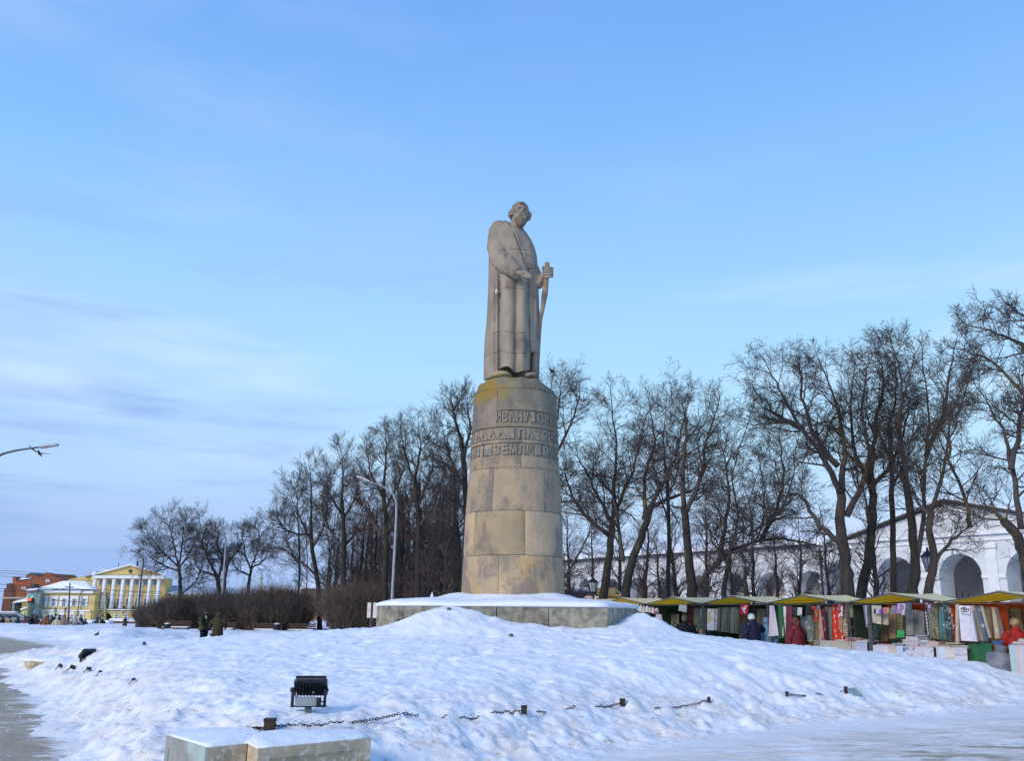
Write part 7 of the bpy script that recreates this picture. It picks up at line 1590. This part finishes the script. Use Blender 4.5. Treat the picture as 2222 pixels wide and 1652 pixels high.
# --- stall 5/6: quilts on hangers
for i, (q, m_, lb) in enumerate((([(1100, 380), (1150, 370), (1160, 1060), (1110, 1050)], LIN, 'cream quilt seen edge on, left of the hanging quilts'), ([(1340, 395), (1400, 400), (1560, 970), (1440, 980)], BEI, 'beige floral quilt right behind the white one'), ([(1405, 410), (1480, 410), (1640, 985), (1560, 990)], BLUED, 'denim blue quilt with white flowers'), ([(1480, 400), (1540, 400), (1690, 925), (1630, 930)], LIN, 'cream quilt narrow behind the denim blue one'), ([(1560, 420), (1660, 420), (1725, 940), (1690, 950)], BROWN, 'brown quilt with a dark band'), ([(1670, 420), (1730, 425), (1845, 935), (1720, 935)], BEI, 'beige quilt near the orange wall'), ([(1720, 425), (1770, 430), (1930, 960), (1840, 1000)], tm('quilt_violet', (.22, .17, .22), (.3, .25, .24), 5), 'faded violet quilt last before the orange wall'))):
    cloth([z4(*w_) for w_ in q], -.25+.09*i, m_, lb, 'quilts on hangers at the right end', cat='quilt', name='hanging_quilt', folds=1, amp=.02, th=.05)
def lensign(t, pt):
    mb = MB(); a, b_, c, d = [sp(*z4(*w_), -.52) for w_ in ((1175, 400), (1330, 420), (1335, 538), (1175, 515))]; mb.prism([a, b_, c, d], sn*.02); mb.build('sign_board', mat('paper_white', (.78, .78, .80), (.74, .74, .77)), t)
    ex = (b_-a); W = ex.length; ex.normalize(); up = (a-d); H = up.length; up.normalize(); bl = d
    mb = MB(); add_text(mb, 'ЛЁН', W*.88, H*.52, lambda u, v, dd_: bl+ex*(W*.06+u)+up*(H*.42+v)-sn*(.004+dd_), .008, bold=.035); mb.build('sign_lettering', mat('ink', (.01, .01, .012)), t)
    mb = MB(); add_text(mb, 'ОДЕЯЛО', W*.86, H*.20, lambda u, v, dd_: bl+ex*(W*.08+u)+up*(H*.12+v)-sn*(.004+dd_), .008, bold=.02); mb.build('sign_lettering', mat('ink', (.01, .01, .012)), t)
cloth([z4(1150, 395), z4(1345, 400), z4(1455, 985), z4(1200, 970)], -.45, QUI, 'white quilt carrying a linen sign at its top', cat='quilt', name='hanging_quilt', folds=1, amp=.02, th=.06, extra=lensign)
# --- stall 6
mbq = [z4(1765, 365), z4(1930, 370), z4(2000, 1010), z4(1900, 1010)]
cloth(mbq, .9, ORNG, 'orange tarpaulin strip beside the last quilt', cat='tarpaulin', name='tarpaulin', folds=1)
cloth([z4(1700, 980), z4(1880, 960), z4(1860, 1060), z4(1740, 1070)], -.2, tm('blue_bag', (.05, .12, .28), (.04, .08, .2), 5), 'blue bag hanging below the violet quilt', cat='bag', name='blue_bag', folds=1)
# seated bundle
p = sp(*z4(1830, 1250), -.3); t = thing('plastic_sack', (p.x, p.y, 0), 'bulging grey plastic sack on the ground by the green cloth', 'sack'); a = sp(*z4(1720, 1330), -.3); b_ = sp(*z4(1960, 1090), -.3); c = (a+b_)/2; mb = MB(); mb.tube([V(c.x, c.y, 0), V(c.x, c.y, c.z*.6), V(c.x, c.y, c.z*1.1), V(c.x, c.y, b_.z-.12), V(c.x+.05, c.y, b_.z+.05)], [.30, .36, .33, .12, .16], 12); mb.build('sack', mat('plastic_grey', (.20, .21, .24), (.12, .13, .16), 4, .35, .05, 5), t, smooth=True)
# counters with cloths
def counter(x0, x1, ytop, ybot, f, v0, depth, label, panels, stacks):
    a = uvz(sp(*f(x0, ytop), v0)); b_ = uvz(sp(*f(x1, ytop), v0)); zt_ = (a[2]+b_[2])/2; t = thing('market_counter', FS_((a[0]+b_[0])/2, v0, 0), label, 'counter')
    mb = MB(); mb.fbox(FS_, a[0], b_[0], v0, v0+depth, zt_-.04, zt_); mb.build('tabletop', BROWN, t)
    for u in (a[0]+.05, b_[0]-.05):
        for v in (v0+.05, v0+depth-.05): mb = MB(); mb.fbox(FS_, u-.02, u+.02, v-.02, v+.02, 0, zt_-.042); mb.build('leg', PIPE, t)
    for i, (s0, s1, m_) in enumerate(panels):
        mb = MB(); G = []
        for k in range(13): u = a[0]+(b_[0]-a[0])*(s0+(s1-s0)*k/12); w_ = .012*math.sin(k*1.7+i); G.append([FS_(u, v0+.1, zt_+.008), FS_(u, v0-.012, zt_+.006), FS_(u, v0-.02+w_, zt_*.6), FS_(u, v0-.025+w_*1.8, max(.12, zt_*.12))])
        mb.quadgrid(G); mb.build('tablecloth_panel', m_, t, smooth=True)
    R = random.Random(int(x0)+5)
    for i, (s_, n, v, cs) in enumerate(stacks):
        u = a[0]+(b_[0]-a[0])*s_; z = zt_+.01; st = thing('towel_stack', FS_(u, v0+v, z), 'stack of folded %s towels on the %s' % (cs[0], cs[2]), 'towels', 'folded towel stacks on the counters')
        for k in range(n):
            hh = R.uniform(.022, .034); w_ = .19+R.uniform(-.02, .02); du, dv = R.uniform(-.015, .015), R.uniform(-.02, .02); mb = MB(); mb.fbox(FS_, u+du-w_, u+du+w_, v0+v+dv-.14, v0+v+dv+.14, z, z+hh-.003); mb.build('folded_towel', R.choice(cs[1]), st); z += hh
tw = [WHT, tm('pink_towel', (.58, .40, .40), (.5, .34, .35)), tm('blue_towel', (.36, .40, .50), (.3, .34, .44)), LIL, tm('navy_towel', (.06, .07, .12), (.04, .05, .09)), LIN]
counter(700, 1570, 985, 1080, z3, -.1, .7, 'long counter of the fourth stall with a pale cloth', [(0, .12, GRY), (.12, .78, tm('oatmeal_cloth', (.36, .34, .28), (.32, .30, .25))), (.78, 1.0, tm('paleblue_cloth', (.34, .38, .50), (.28, .33, .46), 6, c3=(.5, .52, .58), s3=4))],
        [(.62, 4, .30, ('striped red and white', [WHT, RED, LIL], 'fourth counter near the seller')), (.72, 3, .3, ('reddish', [ROSE, tw[1]], 'fourth counter beside the striped stack')), (.86, 1, .25, ('pale single', [tw[2], tw[0]], 'right end of the fourth counter')), (.45, 1, .3, ('white', [WHT], 'middle of the fourth counter')), (.95, 2, .3, ('pale lilac', [tw[3], tw[2]], 'fourth counter next to the dark post'))])
PRW = tm('winter_scene', (.36, .42, .56), (.50, .54, .62), 4, c3=(.08, .14, .22), s3=5, lo3=.60, hi3=.63); PRS = tm('sketch_print', (.50, .50, .54), (.42, .42, .47), 4, c3=(.18, .18, .22), s3=9, lo3=.56, hi3=.60)
def spr(t): pass
counter(-300+60, 745, 1065, 1260, z4, -.35, .8, 'counter of the fifth stall draped with winter scene towels', [(0, .25, tm('white_panel', (.50, .50, .54), (.44, .44, .48))), (.25, .40, tm('green_pink_panel', (.42, .44, .40), (.45, .36, .34), 5)), (.40, .56, PRW), (.56, .76, PRS), (.76, 1.0, PRS)],
        [(.10, 2, .3, ('wine and white', [tw[3], WINE], 'left of the fifth counter')), (.22, 1, .3, ('pink and white', [tw[1], WHT], 'fifth counter beside the wine ones')), (.34, 2, .35, ('pale', [WHT, tw[2]], 'fifth counter in front of the green bag')), (.32, 3, .6, ('navy', [tw[4], GRY], 'rear edge of the fifth counter')), (.50, 6, .4, ('mixed pastel', tw, 'fifth counter, left of the tall one')), (.62, 9, .25, ('white and pink, tallest', [WHT, tw[1], tw[3], LIN], 'middle of the fifth counter')), (.78, 6, .3, ('white and blue', [WHT, tw[2], tw[1]], 'fifth counter right of the tallest stack')), (.92, 5, .3, ('pink topped white', [WHT, tw[1]], 'right end of the fifth counter')), (.64, 11, .62, ('pale mixed', tw, 'rear row of the fifth counter'))])
counter(790, 1290, 1085, 1310, z4, -.45, .8, 'small counter left of the dark green cloth with a red bordered towel', [(0, .30, PRW), (.30, .60, tm('cream_red', (.56, .52, .46), (.50, .46, .42), 4)), (.60, 1.0, tm('lilac_lines', (.52, .50, .56), (.30, .26, .36), 12, st=(.05, .05, 1), lo=.5, hi=.6))],
        [(.18, 3, .25, ('beige', [LIN, TAN], 'small counter, left')), (.42, 4, .3, ('cream and brown', [LIN, BROWN], 'small counter, middle')), (.82, 2, .3, ('cream', [LIN, WHT], 'small counter, right')), (.25, 6, .62, ('dark brown', [BROWN, KHA], 'rear of the small counter'))])
a = uvz(sp(*z4(945, 1250), -.475)); b_ = uvz(sp(*z4(1090, 1300), -.475)); 
t = thing('red_towel_band', FS_(a[0], -.49, b_[2]), 'red band of a cream towel draped over the small counter', 'towel'); mb = MB(); mb.fbox(FS_, a[0], b_[0], -.50, -.488, b_[2]-.05, a[2]); mb.build('cloth', RED, t)
counter(1310, 1690, 1010, 1300, z4, -.3, .7, 'counter covered to the ground with dark green cloth', [(0, 1, GREEN)], [(.3, 2, .3, ('dark', [BROWN, tw[4]], 'green covered counter'))])
counter(1975, 2400, 1050, 1340, z4, -.55, .8, 'counter at the right edge draped in a pale striped towel', [(0, .25, tm('mint_stripe', (.40, .52, .54), (.30, .42, .46), 14, st=(1, 1, .04))), (.25, 1, tm('multi_stripe', (.42, .50, .54), (.56, .36, .34), 18, st=(1, 1, .04)))], [(.25, 3, .3, ('pale striped', [tw[2], WHT, tw[1]], 'right edge counter')), (.6, 4, .3, ('white', [WHT, LIN], 'far right counter'))])
p = sp(*z4(2190, 960), -.2); t = thing('straw_hat', p, 'round straw hat with dark trim on the right edge counter', 'hat'); mb = MB(); mb.lathe(p, [(.16, -.16), (.17, -.14), (.10, -.10), (.09, .02), (.01, .04)], 16); mb.build('straw', LIN, t, smooth=True)
# --- sellers and shoppers
GS = 'people among the market stalls'
def sper(x, y, f, v, h, rz, coat, hat, hc_, lb, **k):
    p = sp(*f(x, y), v); person((p.x, p.y, max(-.1, p.z-h-.02)), h, rz, cmat(coat), cmat((.02, .02, .03)), hat, lb, GS, hatc=cmat(hc_) if hc_ else None, **k)
sper(520, 715, z2, .3, 1.62, -.3, (.012, .014, .03), 'beanie', (.14, .13, .12), 'seller in a black hooded coat and striped grey hat in the second stall', fat=1.5, long=.2)
sper(1515, 695, z2, -.7, 1.70, 3.6, (.014, .018, .05), 'beanie', (.60, .66, .66), 'shopper in a navy coat and white hat reaching to the right', fat=1.45, long=.25, armL=(-.62, -.25, 1.28))
sper(1745, 750, z2, .0, 1.60, 2.4, (.12, .26, .42), 'beanie', (.16, .30, .48), 'shopper in a light blue jacket behind the lilac striped towel', fat=1.2)
sper(395, 600, z3, -.3, 1.66, .5, (.16, .02, .03), 'hair', (.14, .05, .03), 'seller in a dark red coat with auburn hair at the fourth stall', fat=1.35, long=.3)
sper(1410, 570, z3, .75, 1.72, 2.8, (.19, .20, .20), 'beanie', (.34, .31, .10), 'seller in a grey jacket and mustard hat seen from behind', fat=1.35, armR=(.25, -.30, .95))
sper(2065, 615, z4, .3, 1.68, 2.8, (.34, .02, .015), 'beanie', (.36, .24, .14), 'seller in a red coat and beige hat against the orange wall', fat=1.4)
# ================================================================ KIOSK, COACH AND AWNINGS BEHIND
zk = lambda x, y: ((2080+x/6.535)/3.694, (2090+y/6.535)/3.694)
def kb(x0, y0, x1, y1, D): a = at(*zk(x0, y1), D); b_ = at(*zk(x1, y0), D); return a, b_
KD = 60
a, b_ = kb(60, 590, 860, 830, 68); t = thing('coach', ((a.x+b_.x)/2, 68, 0), 'dark windowed blue-black coach parked behind the stalls, right of the pedestal', 'coach')
mb = MB(); x0, x1 = a.x-3, b_.x+.6; zt_ = b_.z; mb.hexa([V(x0, 68, .35), V(x1, 68, .35), V(x1, 70.5, .35), V(x0, 70.5, .35), V(x0, 68, zt_-.15), V(x1-.25, 68, zt_-.15), V(x1-.25, 70.5, zt_-.15), V(x0, 70.5, zt_-.15)]); mb.build('body', mat('coach_paint', (.02, .03, .07), (.03, .04, .08), 1, .25, spec=.6), t)
mb = MB(); mb.box(((x0+x1)/2, 69.25, zt_-.05), (x1-x0-.3, 2.5, .18)); mb.build('roof', mat('coach_roof', (.25, .32, .42)), t); mb = MB(); mb.box(((x0+x1)/2, 69.25, zt_+.09), (x1-x0-.4, 2.3, .1)); mb.build('roof_snow', M_snowcap, t)
n = 6
for i in range(n):
    xa = x0+.2+(x1-x0-.7)*i/n; mb = MB(); mb.box((xa+(x1-x0-.7)/n/2, 67.97, zt_-1.05), ((x1-x0-.7)/n-.08, .04, 1.35)); mb.build('window', mat('coach_glass', (.02, .025, .04), (.05, .06, .09), 1, .12, spec=.7), t)
mb = MB(); mb.box((x1-.2, 67.96, zt_-.75), (.5, .05, .9)); mb.build('red_flank', mat('coach_red', (.22, .02, .04), rough=.3), t)
for x in (x0+1.6, x1-2): mb = MB(); mb.tube([V(x, 67.95, .48), V(x, 68.3, .48)], .48, 16); mb.build('wheel', BLACK, t)
a, b_ = kb(812, 550, 1262, 725, KD); t = thing('food_kiosk', ((a.x+b_.x)/2, KD, 0), 'yellow food kiosk with a lettered sign board on its roof behind the trunks', 'kiosk')
KY = mat('kiosk_yellow', (.62, .40, .09), (.56, .36, .08), 2, .6); KB = mat('kiosk_tan', (.42, .27, .10), (.36, .23, .09), 2, .7)
mb = MB(); mb.box((a+b_)/2, (b_.x-a.x, .2, b_.z-a.z)); sb = mb.build('sign_board', KY, t)
mb = MB(); H = b_.z-a.z; W = b_.x-a.x; add_text(mb, 'Гамбургер', W*.80, H*.56, lambda u, v, d: V(a.x+W*.08+u, KD-.105-d, a.z+H*.22+v), .02, bold=.02); mb.build('sign_lettering', mat('sign_white_paint', (.85, .85, .82)), t)
c_, d_ = kb(690, 765, 1425, 880, KD); mb = MB(); mb.box(((c_.x+d_.x)/2, KD+1.3, d_.z/2), (d_.x-c_.x, 2.6, d_.z)); mb.build('cabin', KB, t); mb = MB(); mb.box(((c_.x+d_.x)/2, KD+1.3, d_.z+.05), (d_.x-c_.x+.3, 2.8, .1)); mb.build('roof', KY, t)
mb = MB(); e_ = kb(1030, 725, 1425, 765, KD)
for x in (e_[0].x, (e_[0].x+e_[1].x)/2, e_[1].x): mb.tube([V(x, KD, d_.z+.1), V(x, KD, e_[1].z)], .04, 6)
mb.tube([V(e_[0].x, KD, e_[1].z), V(e_[1].x, KD, e_[1].z)], .04, 6); mb.tube([V(b_.x, KD, b_.z-.1), V(e_[1].x, KD, e_[1].z)], .04, 6); mb.build('roof_frame', mat('frame_white', (.6, .62, .66)), t)
mb = MB(); m_ = d_.z; 
for k in range(4): x = c_.x+(d_.x-c_.x)*(k+.5)/4; mb.box((x, KD-.02, m_*.62), (.06, .05, m_*.7))
mb.build('panel_seams', mat('seam_light', (.55, .42, .22)), t)
def arched(x0, y0, x1, y1, D, lb):
    a, b_ = kb(x0, y0, x1, y1, D); t = thing('arched_canopy', ((a.x+b_.x)/2, D, 0), lb, 'canopy'); r_ = (b_.z-a.z); pts = [V(a.x, D, 1.0)]+[V(a.x+.6-.6*math.cos(k*math.pi/10), D, b_.z-.6+.6*math.sin(k*math.pi/10)) for k in range(6)]+[V(b_.x-.6+.6*math.sin(k*math.pi/10), D, b_.z-.6+.6*math.cos(k*math.pi/10)) for k in range(6)]+[V(b_.x, D, 1.0)]
    mb = MB(); mb.prism(pts, V(0, 1.8, 0)); mb.build('cover', mat('peach_cover', (.64, .42, .20), (.58, .38, .18), 2, .6), t); mb = MB(); mb.tube([p-V(0, .03, 0) for p in pts], .04, 6); mb.build('rim', mat('frame_white', (.6, .62, .66)), t)
    for x in (a.x+.1, b_.x-.1): mb = MB(); mb.tube([V(x, D+.9, 0), V(x, D+.9, 1.0)], .05, 6); mb.build('post', PIPE, t)
arched(1600, 762, 1985, 880, 58, 'peach coloured rounded stall canopy between two trunks')
arched(665, 775, 760, 830, 56, 'small rounded peach canopy at the lantern post')
# white garden parasol-like tabletop behind the third stall
a = sp(2900, 2222, 3.4); t = thing('flat_parasol', (a.x, a.y, 0), 'flat pale parasol top just above the gap between third and fourth stalls', 'parasol'); mb = MB(); mb.lathe((a.x, a.y, a.z), [(.9, -.03), (.85, .0), (.2, .08), (.01, .1)], 20); mb.build('canopy', mat('parasol_white', (.55, .6, .68)), t, smooth=True); mb = MB(); mb.tube([V(a.x, a.y, 0), a], .03, 6); mb.build('pole', PIPE, t)
